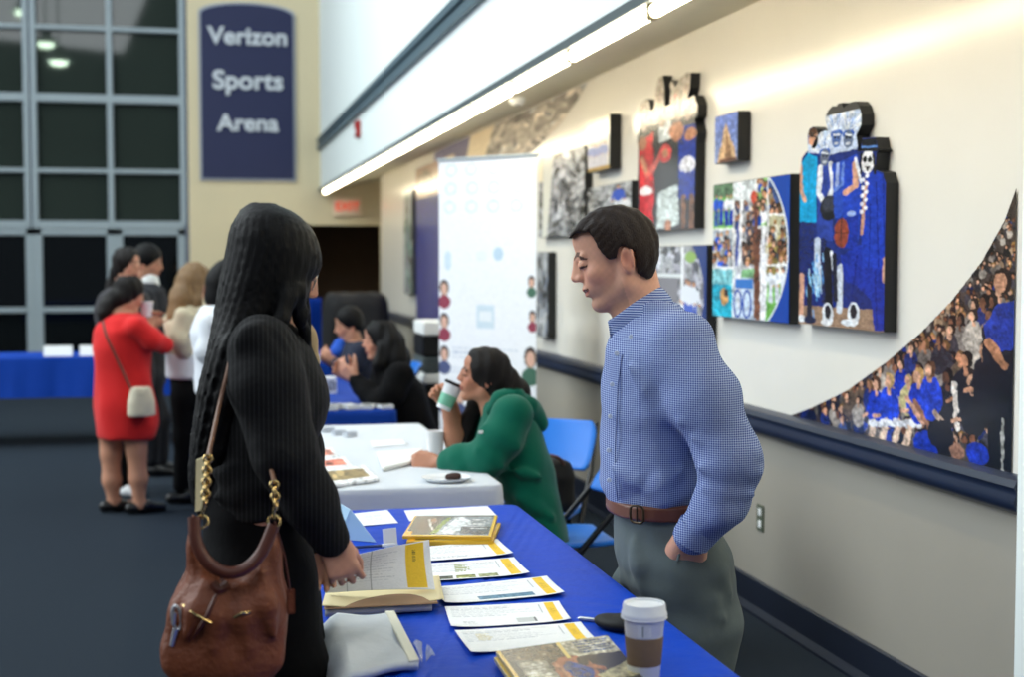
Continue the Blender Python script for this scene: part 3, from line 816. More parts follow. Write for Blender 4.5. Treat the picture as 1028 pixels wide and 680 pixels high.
# ---- cut-out of players raising hands
def players(c):
    c.a[:] = (40, 42, 48); c.rect(0, 0, 1, .3, (170, 160, 150)); sk = (190, 130, 100)
    c.poly([(.05, .38), (.3, .34), (.32, .8), (.05, .8)], (190, 40, 45)); c.rect(.05, .74, .3, 1, (185, 35, 45)); c.ell(.17, .72, .12, .03, (230, 225, 225))
    c.poly([(.32, .36), (.62, .34), (.74, .72), (.4, .76)], (38, 42, 46)); c.poly([(.38, .74), (.7, .7), (.74, .96), (.36, .98)], (205, 218, 218))
    c.poly([(.72, .36), (.98, .36), (.98, .82), (.72, .8)], (30, 55, 150)); c.ell(.86, .6, .12, .05, (225, 225, 235)); c.line(.8, .8, .8, 1, .08, (120, 85, 65)); c.line(.92, .8, .92, 1, .08, (120, 85, 65)); c.line(.55, .95, .55, 1, .1, sk)
    c.line(.1, .5, .2, .62, .07, sk); c.line(.2, .62, .45, .5, .07, (200, 90, 80)); c.ell(.5, .5, .1, .06, (205, 70, 70)); c.ell(.5, .5, .05, .03, sk)
    c.rect(.4, .3, .6, .42, (215, 225, 228)); c.ell(.68, .38, .12, .06, sk); c.ell(.9, .42, .09, .04, sk); c.ell(.1, .4, .08, .05, (150, 100, 75))
    for x, y in ((.12, .17), (.42, .12), (.68, .14), (.84, .14)): c.line(x, y, x+.02, .3, .11, (150, 130, 120)); c.line(x+.06, y, x+.07, .25, .03, (30, 30, 32))
    c.ell(.66, .2, .04, .06, (170, 60, 60)); c.photo(.016, .26, 12, 5)
pl_shape = [(.0, .99), (.02, .42), (-.04, .38), (.0, .34), (.05, .3), (.04, .22), (.03, .17), (.08, .12), (.16, .11), (.22, .13), (.25, .2), (.3, .19), (.33, .06), (.38, .0), (.45, .0), (.48, .06), (.49, .2), (.57, .2), (.59, .12), (.56, .08), (.6, .05), (.66, .1), (.72, .06), (.84, .04), (.9, .05), (.89, .14), (.85, .2), (.95, .19), (1.02, .25), (1.0, .32), (.96, .34), (1.02, .42), (.98, .48), (.97, .99)]
cutout('cutout_picture', 'cut-out picture of three ball players with raised hands, over the man\'s head', 640, 700, 62, 231, (110, 210), players, [(max(0, min(1, u)), v) for u, v in pl_shape])
# ---- crowd mural under the long curve by the rail
def mural():
    X = WX-.004
    pts = [(1021, 186), (1008, 222), (985, 263), (955, 302), (925, 333), (890, 363), (850, 392), (815, 409), (785, 420)]
    yz = [on_x(*p, X) for p in pts]
    yl, yr, zt, zb = yz[-1].y, yz[0].y, yz[0].z, .905
    w, h = yl-yr, zt-zb
    uv = [((yl-q.y)/w, (zt-q.z)/h) for q in yz]
    r = thing('crowd_mural', 'curved wall print of a cheering crowd in blue above the navy rail', 'mural', (X, yr, zb))
    c = Canvas(430, 340, (64, 54, 50)); rg = c.rng
    def U(px, py):
        q = on_x(px, py, X); return (yl-q.y)/w, (zt-q.z)/h
    shirts = [(44, 42, 50), (96, 80, 66), (150, 124, 100), (62, 58, 66), (128, 118, 112), (34, 48, 110), (44, 42, 46), (170, 160, 150)]
    c.crowd(0, 0, 1, .62, 1300, .006, .014, shirts)
    c.crowd(0, .55, 1, .93, 420, .013, .021, [(40, 38, 46), (62, 60, 72), (30, 42, 84), (118, 110, 104), (28, 28, 38), (150, 140, 130), (34, 52, 130)])
    sk = (206, 158, 130)
    def sit(px, py, hw, shirt, sk=sk, hair=(60, 40, 30), face=-1, arms=True):
        """figure seen seated, head at a sight point, hw the head's half width in the print"""
        x, y = U(px, py); r = hw*c.w/c.h
        c.ell(x+.1*hw, y+4.1*r, 2.2*hw, 3.2*r, shirt)
        if arms: c.line(x-1.3*hw, y+2.6*r, x-2.0*hw, y+5.6*r, .9*hw, shirt); c.line(x-2.0*hw, y+5.6*r, x-3.1*hw, y+5.9*r, .6*hw, sk)
        c.line(x, y+1.0*r, x, y+1.7*r, .8*hw, sk)
        c.ell(x+.15*hw, y-.1*r, hw, 1.25*r, hair); c.ell(x+face*.28*hw, y+.2*r, .66*hw, .95*r, sk)
    for i in range(60):
        px = 850+rg.random()*165; t = (px-800)/220; py = 425-150*t+rg.random()*70*t
        sit(px, py, .011+.006*t, shirts[rg.integers(8)], [(206, 158, 130), (170, 118, 90), (120, 80, 60)][i % 3], [(40, 30, 25), (110, 80, 50), (24, 20, 20)][i % 3], -1, False)
    bl = (26, 54, 180); bl2 = (34, 66, 200)
    sit(846, 420, .012, (70, 90, 150)); sit(905, 366, .014, bl, hair=(40, 30, 26)); sit(912, 382, .015, (180, 170, 120), hair=(190, 160, 110))
    sit(880, 386, .019, bl, hair=(80, 56, 40)); sit(893, 382, .021, bl2, hair=(196, 160, 104))
    for x0 in (872, 884, 897, 909): a_ = U(x0+6, 424); b_ = U(x0, 449); c.line(a_[0], a_[1], b_[0], b_[1], .026, (220, 190, 166)); a_ = U(x0+2, 424); b_ = U(x0+14, 426); c.line(a_[0], a_[1], b_[0], b_[1], .022, (226, 226, 232))
    sit(952, 379, .02, (34, 34, 42), (84, 56, 44), (20, 18, 18)); sit(970, 362, .021, (28, 30, 40), (176, 124, 96), (26, 22, 20))
    sit(922, 378, .02, bl, hair=(176, 138, 86)); sit(934, 371, .021, bl2, hair=(84, 58, 42))
    for p0, p1, tw, cl in (((918, 402), (934, 432), .018, (150, 104, 80)), ((911, 400), (926, 424), .016, sk), ((938, 414), (956, 436), .018, (200, 170, 150)), ((958, 386), (962, 430), .02, (216, 206, 198))):
        a_, b_ = U(*p0), U(*p1); c.line(a_[0], a_[1], b_[0], b_[1], tw, cl)
    for px, py, rx, cl in ((930, 446, .05, (26, 52, 170)), (948, 448, .035, (22, 22, 30)), (960, 452, .028, (150, 110, 92)), (981, 455, .04, (28, 54, 172)), (944, 436, .05, (26, 26, 34))):
        x, y = U(px, py); c.ell(x, y, rx, rx*1.1, cl)
    sit(977, 381, .022, (26, 28, 38), sk, (40, 30, 26)); sit(990, 350, .022, (24, 26, 36), (186, 136, 108), (30, 24, 22))
    # tall spectator standing at the near end of the print, in a dark blue top
    def P(*q): return [U(*k) for k in q]
    c.poly(P((986, 330), (998, 312), (1018, 306), (1022, 480), (992, 474), (990, 400)), (20, 22, 34)); c.poly(P((988, 326), (1000, 306), (1020, 300), (1020, 352), (992, 352)), (28, 50, 146))
    x, y = U(1006, 282); c.ell(x, y, .03, .045, (40, 30, 28)); c.ell(x-.008, y+.008, .021, .036, (190, 140, 112))
    a_, b_ = U(992, 344), U(1008, 366); c.line(a_[0], a_[1], b_[0], b_[1], .03, (168, 116, 86)); a_, b_ = U(1006, 420), U(1007, 478); c.line(a_[0], a_[1], b_[0], b_[1], .01, (150, 150, 146))
    c.photo(.006, .28, 40, 6)
    poly = uv+[(0, 1.001), (1.001, 1.001)]
    poly = [(1.001, -.01)]+uv+[(-.001, 1.0), (1.001, 1.001)]
    panel_grid('printed_face', c, (-.001, w, h), (0, -w, 0), (0, 0, -h), M['print_gloss'], r, c.inside(poly))
mural()
# ---- faded grey mural high on the wall, further along
def high_mural():
    X = WX-.004
    pts = [(590, 84), (578, 104), (560, 128), (540, 147), (515, 166)]
    yz = [on_x(*p, X) for p in pts]
    yr, yl = yz[0].y, on_x(436, 150, X).y; zt, zb = 2.66, on_x(436, 186, X).z
    w, h = yl-yr, zt-zb
    r = thing('crowd_mural', 'faded grey wall print fading along the top of the wall by the overhang', 'mural', (X, yr, zb))
    c = grey_photo(260, 60, (1.0, .95, .88), 380, 21, 90, 215)
    c.rect(.0, 0, .34, 1, (92, 88, 120)); c.poly([(.34, 0), (.52, 0), (.42, 1), (.28, 1)], (205, 190, 160)); c.rect(.1, .3, .2, 1, (190, 170, 140)); c.noise(6, 2, 2)
    uv = [((yl-q.y)/w, (zt-q.z)/h) for q in yz]
    panel_grid('printed_face', c, (-.001, w, h), (0, -w, 0), (0, 0, -h), M['print'], r, c.inside([(1.0, -.01)]+uv+[(uv[-1][0]-.05, 1.001), (-.001, 1.001), (-.001, -.01)]))
high_mural()
# ---- far blue hanging and the narrow photo beside it
c = Canvas(40, 160, (30, 42, 130)); c.rect(0, 0, 1, .2, (190, 165, 150)); c.ell(.4, .09, .3, .06, (120, 95, 80)); c.ell(.6, .12, .12, .03, (60, 50, 45)); c.lines(.3, .25, .9, .5, 6, (70, 80, 160)); c.noise(5, 2, 2)
canvas_picture('blue_banner_print', 'tall dark blue printed hanging left of the white banner', 418, 441, 160, 330, c, .03)
c = grey_photo(30, 100, (.8, .95, .9), 60, 31, 60, 210)
canvas_picture('action_picture', 'narrow greenish photo left of the tall blue printed hanging', 406, 414, 190, 296, c, .05)
# ================================================================== tables and what lies on them
TZ = .75
def cloth_mesh(name, w, d, drop, m, parent, seed=0, flare=.03, wave=.012, top_wr=.0015, z=TZ, n=260):
    """w along x, d along y, centred; draped with soft folds"""
    rg = np.random.default_rng(seed)
    # perimeter of a rounded rectangle
    r = .03; pts = []
    hw, hd = w/2, d/2
    for cx, cy, a0 in ((hw-r, -hd+r, -PI/2), (hw-r, hd-r, 0), (-hw+r, hd-r, PI/2), (-hw+r, -hd+r, PI)):
        for k in range(5): a = a0+PI/2*k/4; pts.append((cx+r*math.cos(a), cy+r*math.sin(a)))
    P = np.array(pts+[pts[0]]); L = np.concatenate([[0], np.cumsum(np.linalg.norm(np.diff(P, axis=0), axis=1))])
    s = np.linspace(0, L[-1], n, endpoint=False)
    per = np.stack([np.interp(s, L, P[:, 0]), np.interp(s, L, P[:, 1])], 1)
    nx = np.roll(per, -1, 0)-np.roll(per, 1, 0); nrm = np.stack([nx[:, 1], -nx[:, 0]], 1); nrm /= np.linalg.norm(nrm, axis=1)[:, None]
    ph = rg.random(8)*6.28; fr = np.array([5, 8, 13, 19, 26, 34, 41, 55])/1.0
    wv = sum(np.sin(2*PI*s/L[-1]*f+p)/(1+.12*f) for f, p in zip(fr, ph))
    rings = []
    for t in np.linspace(0.0, 1, 16):
        q = per*t
        z0 = np.full(n, z)
        if 0 < t < .98: z0 = z0+top_wr*(np.sin(q[:, 0]*37+q[:, 1]*21+ph[0])*np.sin(q[:, 0]*13-q[:, 1]*29+ph[1])+.7*np.sin(q[:, 0]*55+q[:, 1]*70))
        rings.append(np.concatenate([q, z0[:, None]], 1))
    rings.append(np.concatenate([per+nrm*.006, np.full((n, 1), z-.004)], 1))
    for t in np.linspace(.03, 1, 14):
        off = .008+flare*t+wave*wv*t**.7
        zz = z-.006-drop*t
        rings.append(np.concatenate([per+nrm*off[:, None], np.full((n, 1), zz)], 1))
    V = np.concatenate(rings); R = len(rings)
    i = np.arange(n); Q = []
    for k in range(1, R-1): Q.append(np.stack([k*n+i, (k+1)*n+i, (k+1)*n+(i+1) % n, k*n+(i+1) % n], 1))
    # centre strip: collapse first ring
    Q.append(np.stack([0*n+i, n+i, n+(i+1) % n, 0*n+(i+1) % n], 1))
    V[:n] = V[n:2*n]*[.02, .02, 1]
    o = np_mesh(name, V, np.concatenate(Q), None, m, parent)
    return o
def banquet_table(label, x0, x1, y0, y1, drop, m, seed, legs=True, group=None):
    r = thing('banquet_table', label, 'table', ((x0+x1)/2, (y0+y1)/2, 0), 0, group)
    w, d = x1-x0, y1-y0
    cloth_mesh('tablecloth', w, d, drop, m, r, seed)
    bm = BM(); box(bm, -w/2+.02, w/2-.02, -d/2+.02, d/2-.02, .715, .744, bev=.006); obj('tabletop', bm, M['white'], r)
    for sx in (-1, 1):
        for sy in (-1, 1):
            bm = BM(); tube(bm, [(sx*(w/2-.1), sy*(d/2-.2), .715), (sx*(w/2-.08), sy*(d/2-.16), 0)], .013, 8); obj('leg', bm, M['black_metal'], r)
    return r
banquet_table('long table under a royal blue cloth between the woman in black and the man', .262, 1.006, 2.10, 4.535, .70, M['blue_cloth'], 1)
banquet_table('long table under a white cloth where the woman in green sits', .30, 1.05, 4.95, 6.92, .70, M['white_cloth'], 2)
banquet_table('blue clothed table with white leaflets beside the woman in a black top', .28, 1.02, 7.55, 9.9, .68, M['navy_cloth'], 3)
banquet_table('farthest blue clothed table by the seated man in dark blue', .3, 1.03, 11.3, 13.4, .68, M['navy_cloth'], 4)
banquet_table('wide blue half-draped table by the window wall, behind the red dress', -3.2, -.15, 12.35, 13.05, .33, M['navy_cloth'], 5)
def patch(name, px4, cv, m, z=TZ+.003, parent=None, sag=None, n=None, thick=0):
    """sheet from four sight points (left-far, right-far, right-near, left-near) on height z (one or four values)"""
    zs = z if isinstance(z, (list, tuple)) else [z]*4
    A, B, D, E = [np.array(on_z(p[0], p[1], q)) for p, q in zip(px4, zs)]
    h, w = (cv.h, cv.w) if cv is not None else (n or (14, 18))
    U, V = np.meshgrid(np.linspace(0, 1, w), np.linspace(0, 1, h)); U = U[..., None]; V = V[..., None]
    P = (A*(1-U)+B*U)*(1-V)+(E*(1-U)+D*U)*V
    if sag is not None: P = P+sag(U, V)
    c = P.reshape(-1, 3).mean(0); c[2] = min(zs)
    o = grid_mesh(name, P-(0 if parent is not None else c), None if cv is None else cv.lin(), None, m, parent)
    if parent is None: o.location = c
    if thick:
        md = o.modifiers.new('thickness', 'SOLIDIFY'); md.thickness = thick; md.offset = -1
    return o
def curl(a, b=0):
    return lambda U, V: np.concatenate([0*U, 0*U, a*(2*U-1)**4*(.3+.7*V)+b*(V-.5)**2], -1)
YEL = (245, 200, 40)
def flyer(kind):
    c = Canvas(110, 80, (246, 247, 246)); c.rng = np.random.default_rng(10+kind)
    c.rect(.855, .04, .94, .95, YEL); c.lines(.87, .3, .925, .6, 9, (215, 165, 30), .5)
    c.lines(.05, .1, .8, .55, 8, (190, 193, 198), .3, .5); c.rect(.8, .1, .81, .5, (185, 188, 192))
    if kind == 1: c.lines(.05, .72, .7, .9, 3, (165, 168, 176), .35)
    if kind == 2:
        c.lines(.42, .15, .56, .6, 5, (150, 160, 90), .6)
        for x0, col in ((.08, (90, 95, 70)), (.24, (70, 75, 60)), (.42, (150, 155, 90)), (.6, (150, 155, 110))):
            c.rect(x0, .76, x0+.15, .95, col); c.noise(28, 3, 4, (c.X > x0) & (c.X < x0+.15) & (c.Y > .76) & (c.Y < .95))
    if kind == 3:
        c.rect(.3, .7, .76, .9, (92, 135, 160)); c.noise(12, 2, 5, (c.X > .3) & (c.X < .76) & (c.Y > .7) & (c.Y < .9))
    if kind == 4: c.rect(.56, .68, .72, .9, (205, 208, 205)); c.rect(.71, .68, .725, .9, (110, 110, 110)); c.lines(.12, .74, .24, .9, 4, (190, 192, 190), .5)
    if kind == 5: c.lines(.14, .2, .26, .5, 6, (220, 205, 150), .5)
    c.noise(2, 2, 2)
    return c
sheets = [
    ('white flyer with a yellow band, next to the dark magazines', [(408, 552), (499.4, 542.3), (515.2, 557.6), (404, 566)], 1),
    ('yellow-banded white flyer with small olive pictures along its edge', [(411, 568), (516, 560.8), (531.8, 577.7), (405, 586)], 2),
    ('yellow-banded white flyer with a grey-blue picture strip', [(434, 591), (549, 579.7), (566.7, 597.4), (447, 608)], 3),
    ('yellow-banded white flyer with a small grey block, right of the cream folder', [(446.6, 610.6), (561, 605), (573, 624.5), (452.9, 632)], 4),
    ('yellow-banded white flyer half under the football magazine', [(456.7, 634.6), (583, 626), (597, 644), (473, 658)], 5)]
for i, (lab, q, k) in enumerate(sheets):
    o = patch('flyer', q, flyer(k), M['print'], TZ+.004, sag=curl(.006, .008), thick=.0008)
    tag(o, lab, 'flyer', 'yellow-banded flyers on the blue table')
# plain sheets at the far end of the blue table
c = Canvas(90, 60, (246, 247, 248)); c.lines(.1, .1, .6, .9, 8, (205, 208, 214), .3)
tag(patch('paper_sheet', [(405.8, 512.6), (489.5, 508), (500, 519), (411, 523)], c, M['print'], TZ+.003, thick=.001), 'white sheet under the top edge of the dark magazine stack', 'paper')
c = Canvas(80, 60, (243, 245, 246)); c.lines(.45, .15, .9, .85, 9, (195, 200, 205), .35)
tag(patch('paper_sheet', [(338, 517.5), (388.9, 511.9), (399.7, 525), (350, 529)], c, M['print'], TZ+.003, thick=.001), 'white printed sheet behind the blue tent card', 'paper')
# magazines: each a cover print over a block of pages
M['pages'] = mat('page_edges', (225, 215, 180), .7); M['pages_y'] = mat('yellow_page_edges', (232, 184, 50), .6)
def magazine(label, q, cv, z0, th, group, pages='pages_y'):
    A = [on_z(p[0], p[1], z0+th) for p in q]; ctr = sum(A, Vector())/4
    r = thing('magazine', label, 'magazine', (ctr.x, ctr.y, z0), 0, group)
    pts = [(p.x-ctr.x, p.y-ctr.y, 0) for p in A]
    bm = BM(); prism(bm, pts, (0, 0, th-.0012)); obj('pages', bm, M[pages], r)
    P = [np.array((p[0], p[1], th)) for p in pts]
    U, V = np.meshgrid(np.linspace(0, 1, cv.w), np.linspace(0, 1, cv.h)); U = U[..., None]; V = V[..., None]
    grid_mesh('cover', (P[0]*(1-U)+P[1]*U)*(1-V)+(P[3]*(1-U)+P[2]*U)*V, cv.lin(), None, M['gloss_cover'], r)
    return r
def cover_a():
    c = Canvas(130, 90, (90, 95, 92))
    c.rect(0, 0, .35, 1, (70, 62, 52)); c.poly([(.3, 1), (.5, 0), (1, 0), (1, 1)], (150, 158, 162)); c.poly([(.38, .9), (.52, .1), (.62, .1), (.56, .9)], (225, 230, 232)); c.ell(.6, .45, .12, .3, (215, 222, 226))
    c.poly([(.28, .9), (.4, .1), (.46, .1), (.36, .9)], (120, 135, 60)); c.rect(.62, .55, 1, .9, (96, 104, 108)); c.ell(.16, .55, .07, .22, (110, 80, 60)); c.ell(.26, .3, .05, .15, (140, 110, 85)); c.line(.2, .2, .3, .7, .03, (200, 195, 185))
    c.lines(.72, .2, .92, .7, 5, (225, 225, 225), .3); c.photo(.012, .25, 12, 5)
    c.rect(0, 0, 1, .05, (40, 38, 34)); c.rect(.0, .93, 1, 1, (235, 190, 60)); c.rect(.965, 0, 1, 1, (235, 190, 60)); c.rect(0, .78, .09, 1, (240, 170, 40)); c.rect(0, 0, .02, 1, (225, 180, 60))
    return c
magazine('lower dark magazine of the stack at the far end of the blue table', [(420, 522), (502.6, 525), (495, 543), (408, 544)], cover_a(), TZ+.003, .012, 'dark magazines on the blue table')
magazine('top dark magazine with yellow edges at the far end of the blue table', [(416.6, 518), (499.4, 517.4), (493, 539), (404, 538)], cover_a(), TZ+.0155, .009, 'dark magazines on the blue table')
def cover_b():
    c = Canvas(150, 110, (52, 46, 40)); 
    c.poly([(.02, .02), (1, .0), (1, .3), (.3, .34), (.02, .2)], (96, 84, 64)); c.rect(.55, 0, 1, .34, (186, 180, 156)); c.lines(.66, .05, .97, .3, 5, (70, 80, 110), .55, .1); c.noise(16, 4, 3, c.Y < .35)
    c.rect(.1, .3, .34, .78, (150, 145, 128)); c.lines(.12, .36, .32, .74, 8, (225, 222, 205), .5, .25)
    c.ell(.52, .58, .17, .3, (150, 95, 70)); c.ell(.53, .6, .12, .2, (38, 62, 128)); c.line(.38, .4, .46, .85, .05, (175, 120, 92)); c.line(.55, .38, .74, .6, .06, (160, 105, 78)); c.ell(.45, .92, .05, .07, (190, 140, 110)); c.ell(.62, .42, .05, .08, (60, 42, 32))
    c.poly([(.66, .7), (1, .52), (1, .78), (.68, .86)], (188, 176, 132)); c.rect(.7, .86, 1, 1, (60, 52, 46)); c.photo(.012, .28, 14, 5)
    c.rect(0, 0, .03, 1, (236, 196, 90)); c.rect(.0, .86, .14, 1, (236, 190, 40)); c.rect(.52, .0, .55, .34, (226, 200, 120))
    return c
q = [(498, 654), (609.7, 638), (652, 688), (536, 706)]
magazine('lower football magazine under its twin beside the coffee cup', [(496, 660), (606, 645), (650, 694), (532, 712)], cover_b(), TZ+.010, .008, 'football magazines beside the coffee cup', 'pages')
magazine('top football magazine with a brown cover beside the coffee cup', q, cover_b(), TZ+.0186, .008, 'football magazines beside the coffee cup', 'pages')
# takeaway cup
M['cup_white'] = mat('white_cup_paper', (236, 238, 240), .5); M['sleeve'] = mat('brown_cardboard', (120, 98, 78), .85, noise=.1, nscale=60, bump=.1); M['lid'] = mat('white_lid_plastic', (240, 243, 246), .3)
cx, cy = .815, 2.545
cp = thing('coffee_cup', 'white paper coffee cup with lid and brown cardboard sleeve on the blue table', 'cup', (cx, cy, TZ+.002))
bm = BM(); lathe(bm, [(0, 0), (.028, 0), (.0295, .003), (.0395, .132), (.0405, .134), (.0385, .134), (0, .128)], 40); obj('paper_body', bm, M['cup_white'], cp, True)
bm = BM(); lathe(bm, [(.0322, .038), (.0328, .036), (.0372, .088), (.0366, .09), (.0355, .088), (.0315, .04)], 40); obj('cardboard_sleeve', bm, M['sleeve'], cp, True)
bm = BM(); lathe(bm, [(.0400, .126), (.0432, .126), (.0440, .130), (.0432, .135), (.0418, .137), (.0408, .149), (.0395, .152), (.037, .152), (.0355, .147), (.012, .1465), (0, .1465)], 48)
ld = obj('lid', bm, M['lid'], cp, True)
bm = BM(); lathe(bm, [(.0435, .0), (.0445, .0015), (.0435, .003), (.0425, .0015), (.0435, .0)], 40, 0, 0, .1235); obj('rim', bm, M['cup_white'], cp, True)
bm = BM(); box(bm, -.006, .006, -.002, .002, 0, .002, bev=.0008); o = obj('sip_hole', bm, M['black'], ld); o.location = (.0, -.030, .1468)
c = Canvas(30, 40, (226, 228, 230)); c.rect(.35, .1, .42, .9, (120, 128, 130)); c.lines(.5, .1, .9, .9, 6, (190, 192, 195), .4)
th = np.linspace(-2.2, -1.5, 30); P = np.zeros((40, 30, 3))
for j in range(40):
    z = .118-.026*j/39; rr = .0291+.0104*z/.132+.0012
    P[j, :, 0] = rr*np.cos(th); P[j, :, 1] = rr*np.sin(th); P[j, :, 2] = z
grid_mesh('order_label', P, c.lin(), None, M['print'], cp)
# pen and black case behind the cup
a, b = on_z(594, 622.5, TZ+.007), on_z(617, 625, TZ+.007)
pn = thing('pen', 'silver and black pen lying on the blue table behind the coffee cup', 'pen', tuple((a+b)/2-Vector((0, 0, .007))))
d = (b-a); ln = max(d.length, .12); d = d.normalized()
bm = BM(); tube(bm, [Vector((0, 0, .007))-d*ln*.5, Vector((0, 0, .007))-d*ln*.45, Vector((0, 0, .007))+d*ln*.2], [.002, .0048, .0048], 10); obj('barrel', bm, mat('silver', (190, 194, 200), .25, .6), pn, True)
bm = BM(); tube(bm, [Vector((0, 0, .007))+d*ln*.2, Vector((0, 0, .007))+d*ln*.5], .0055, 10); obj('cap', bm, M['black_metal'], pn, True)
bm = BM(); tube(bm, [Vector((0, 0, .0135))+d*ln*.22, Vector((0, 0, .0135))+d*ln*.42], .0015, 6); obj('clip', bm, M['black_metal'], pn)
p = on_z(622, 640, TZ)
F = Field.cube((-.06, -.09, -.0), (.06, .09, .05), .004); F.ell((0, 0, .014), (.035, .06, .018)); F.ell((.01, -.03, .02), (.022, .03, .014)); F.half((0, 0, .001), (0, 0, -1))
cs = F.mesh('glasses_case', M['black']); cs.location = (p.x+.01, p.y+.06, TZ+.001); cs.rotation_euler = (0, 0, .5); tag(cs, 'soft black pouch lying behind the coffee cup', 'pouch')
# folder stack held open by the woman
M['cream'] = mat('cream_card', (236, 222, 178), .7, spec=.2); M['manila'] = mat('brown_card', (150, 118, 88), .75)
st = patch('paper_stack', [(334, 598), (424, 592), (434, 607), (326, 613)], None, mat('grey_papers', (196, 194, 190), .8), TZ+.02, thick=.015); tag(st, 'thick pile of grey papers under the cream folder', 'paper')
md = st.modifiers['thickness']; 
fo = thing('folder', 'open cream card folder whose inner sheet the woman in black lifts', 'folder', tuple(on_z(380, 605, TZ+.02)))
fl = Vector(fo.location)
def folder_patch(name, q, zs, cv, m, sag=None, thick=.0012, n=None):
    o = patch(name, q, cv, m, zs, parent=fo, sag=sag, n=n, thick=thick)
    o.data.transform(Matrix.Translation(-fl)); return o
folder_patch('front_flap', [(328, 590), (441, 578), (446, 601), (323, 608)], [TZ+.034, TZ+.03, TZ+.028, TZ+.031], None, M['cream'], lambda U, V: np.concatenate([0*U, 0*U, -.012*np.sin(PI*U)*V], -1))
folder_patch('back_flap', [(328, 592), (430, 582), (440, 606), (325, 612)], TZ+.024, None, M['manila'])
c = Canvas(120, 90, (232, 233, 236)); c.rect(.75, .03, .93, .97, (232, 190, 40)); c.lines(.82, .18, .855, .45, 14, (90, 80, 40), .5, .3); c.lines(.05, .15, .68, .85, 11, (206, 208, 214), .3, .3); c.rect(.42, 0, .425, 1, (150, 152, 156)); c.rect(.2, .3, .205, 1, (180, 182, 186)); c.noise(2, 2, 2)
folder_patch('lifted_sheet', [(328, 566), (431, 542), (437, 592), (326, 596)], [TZ+.125, TZ+.125, TZ+.034, TZ+.036], c, M['print'], lambda U, V: np.concatenate([0*U, .035*np.sin(PI*V)*(1-.6*U), .004*np.sin(PI*U)], -1))
# folded grey cloth at the near left corner, hanging over the table's side
def folded_cloth():
    A, B, D, E = [np.array(on_z(*p, TZ+.022)) for p in ((338, 617), (396, 615), (421, 664), (352, 674))]
    r = thing('folded_cloth', 'folded grey-white cloth with a cream hem on the near left corner of the blue table', 'cloth', (A[0], A[1], TZ))
    n, m = 40, 60
    Pm = np.zeros((n, m, 3))
    for i in range(n):
        v = i/(n-1); L = A*(1-v)+E*v; Rr = B*(1-v)+D*v
        for j in range(m):
            u = j/(m-1)
            if u < .3:
                t = 1-u/.3; q = L.copy(); q[0] = min(q[0], .262)-.025-.02*t+.006*math.sin(9*v+5*t); q[2] = TZ+.012-.28*t
                if t < .12: q = q*(t/.12)+L*(1-t/.12)
            else:
                q = L+(Rr-L)*(u-.3)/.7; q[2] += .004*math.sin(7*u+9*v)-.006*((u-.65)/.35)**2*0
            Pm[i, j] = q
    o = grid_mesh('fold', Pm-np.array((A[0], A[1], TZ)), None, None, mat('grey_white_cloth', (205, 210, 214), .8, bump=.3, bscale=25), r)
    md = o.modifiers.new('thickness', 'SOLIDIFY'); md.thickness = .017; md.offset = -1
    H = np.zeros((20, 6, 3))
    for i in range(20):
        v = i/19; Rr = B*(1-v)+D*v; L = A*(1-v)+E*v
        for j in range(6): H[i, j] = Rr+(L-Rr)*(.16*(1-j/5))+np.array((0, 0, .004))
    o = grid_mesh('hem', H-np.array((A[0], A[1], TZ)), None, None, mat('cream_hem', (228, 226, 208), .8), r); md = o.modifiers.new('thickness', 'SOLIDIFY'); md.thickness = .004; md.offset = -1
folded_cloth()
o = patch('plastic_sleeve', [(414, 646), (428, 643), (437, 660), (424, 664)], None, mat('clear_film', (225, 232, 240), .15, alpha=.28), TZ+.005, n=(10, 10), sag=lambda U, V: np.concatenate([0*U, 0*U, .006*np.sin(5*U+4*V)], -1), thick=.0005); tag(o, 'scrap of clear plastic film beside the folded grey cloth', 'plastic')
# tent card, small card and pen by the woman's hand
p = on_z(352, 542, TZ); q = on_z(377, 545, TZ)
tc = thing('tent_card', 'pale blue folded tent card standing on the blue table behind the lifted sheet', 'tent card', (p.x, p.y, TZ+.001))
wv = q-p; dv = Vector((-.03, .17, 0)); ap = wv*.0+Vector((.0, 0, .085))
M['tent'] = mat('pale_blue_acrylic', (176, 212, 238), .25); M['tent_b'] = mat('mid_blue_print', (110, 170, 220), .4); M['tent_clear'] = mat('clear_blue_acrylic', (214, 230, 244), .15)
bm = BM(); prism(bm, [ap, wv, wv+dv, ap+dv], (.0012, .0, .001)); obj('right_panel', bm, M['tent_clear'], tc)
bm = BM(); prism(bm, [ap, Vector((-.035, .01, 0)), Vector((-.035, .01, 0))+dv, ap+dv], (-.0012, 0, .001)); obj('left_panel', bm, M['tent'], tc)
bm = BM(); prism(bm, [wv*.0+Vector((-.035, .01, 0)), wv, ap], (0, .001, 0)); obj('end_panel', bm, M['tent'], tc)
bm = BM(); prism(bm, [Vector((-.01, -.001, .03)), Vector((.012, -.003, .03)), Vector((.006, -.003, .06)), Vector((-.006, -.001, .06))], (0, .001, 0)); obj('printed_block', bm, M['tent_b'], tc)
p = on_z(391, 549, TZ)
sc_ = thing('card_stand', 'small white upright card stand left of the magazine stack', 'card stand', (p.x, p.y, TZ+.001), .4)
bm = BM(); box(bm, -.018, .026, -.001, .001, .0, .05, M=Matrix.Rotation(-.15, 4, 'X')); obj('card', bm, M['white_paper'], sc_)
bm = BM(); box(bm, -.022, .024, -.014, .018, 0, .004, bev=.001); obj('foot', bm, M['tent_clear'], sc_)
a, b = on_z(362, 549.5, TZ+.006), on_z(383, 548, TZ+.006)
pn = thing('pen', 'dark blue pen lying beside the small white card stand', 'pen', tuple((a+b)/2-Vector((0, 0, .006))))
d = (b-a).normalized()
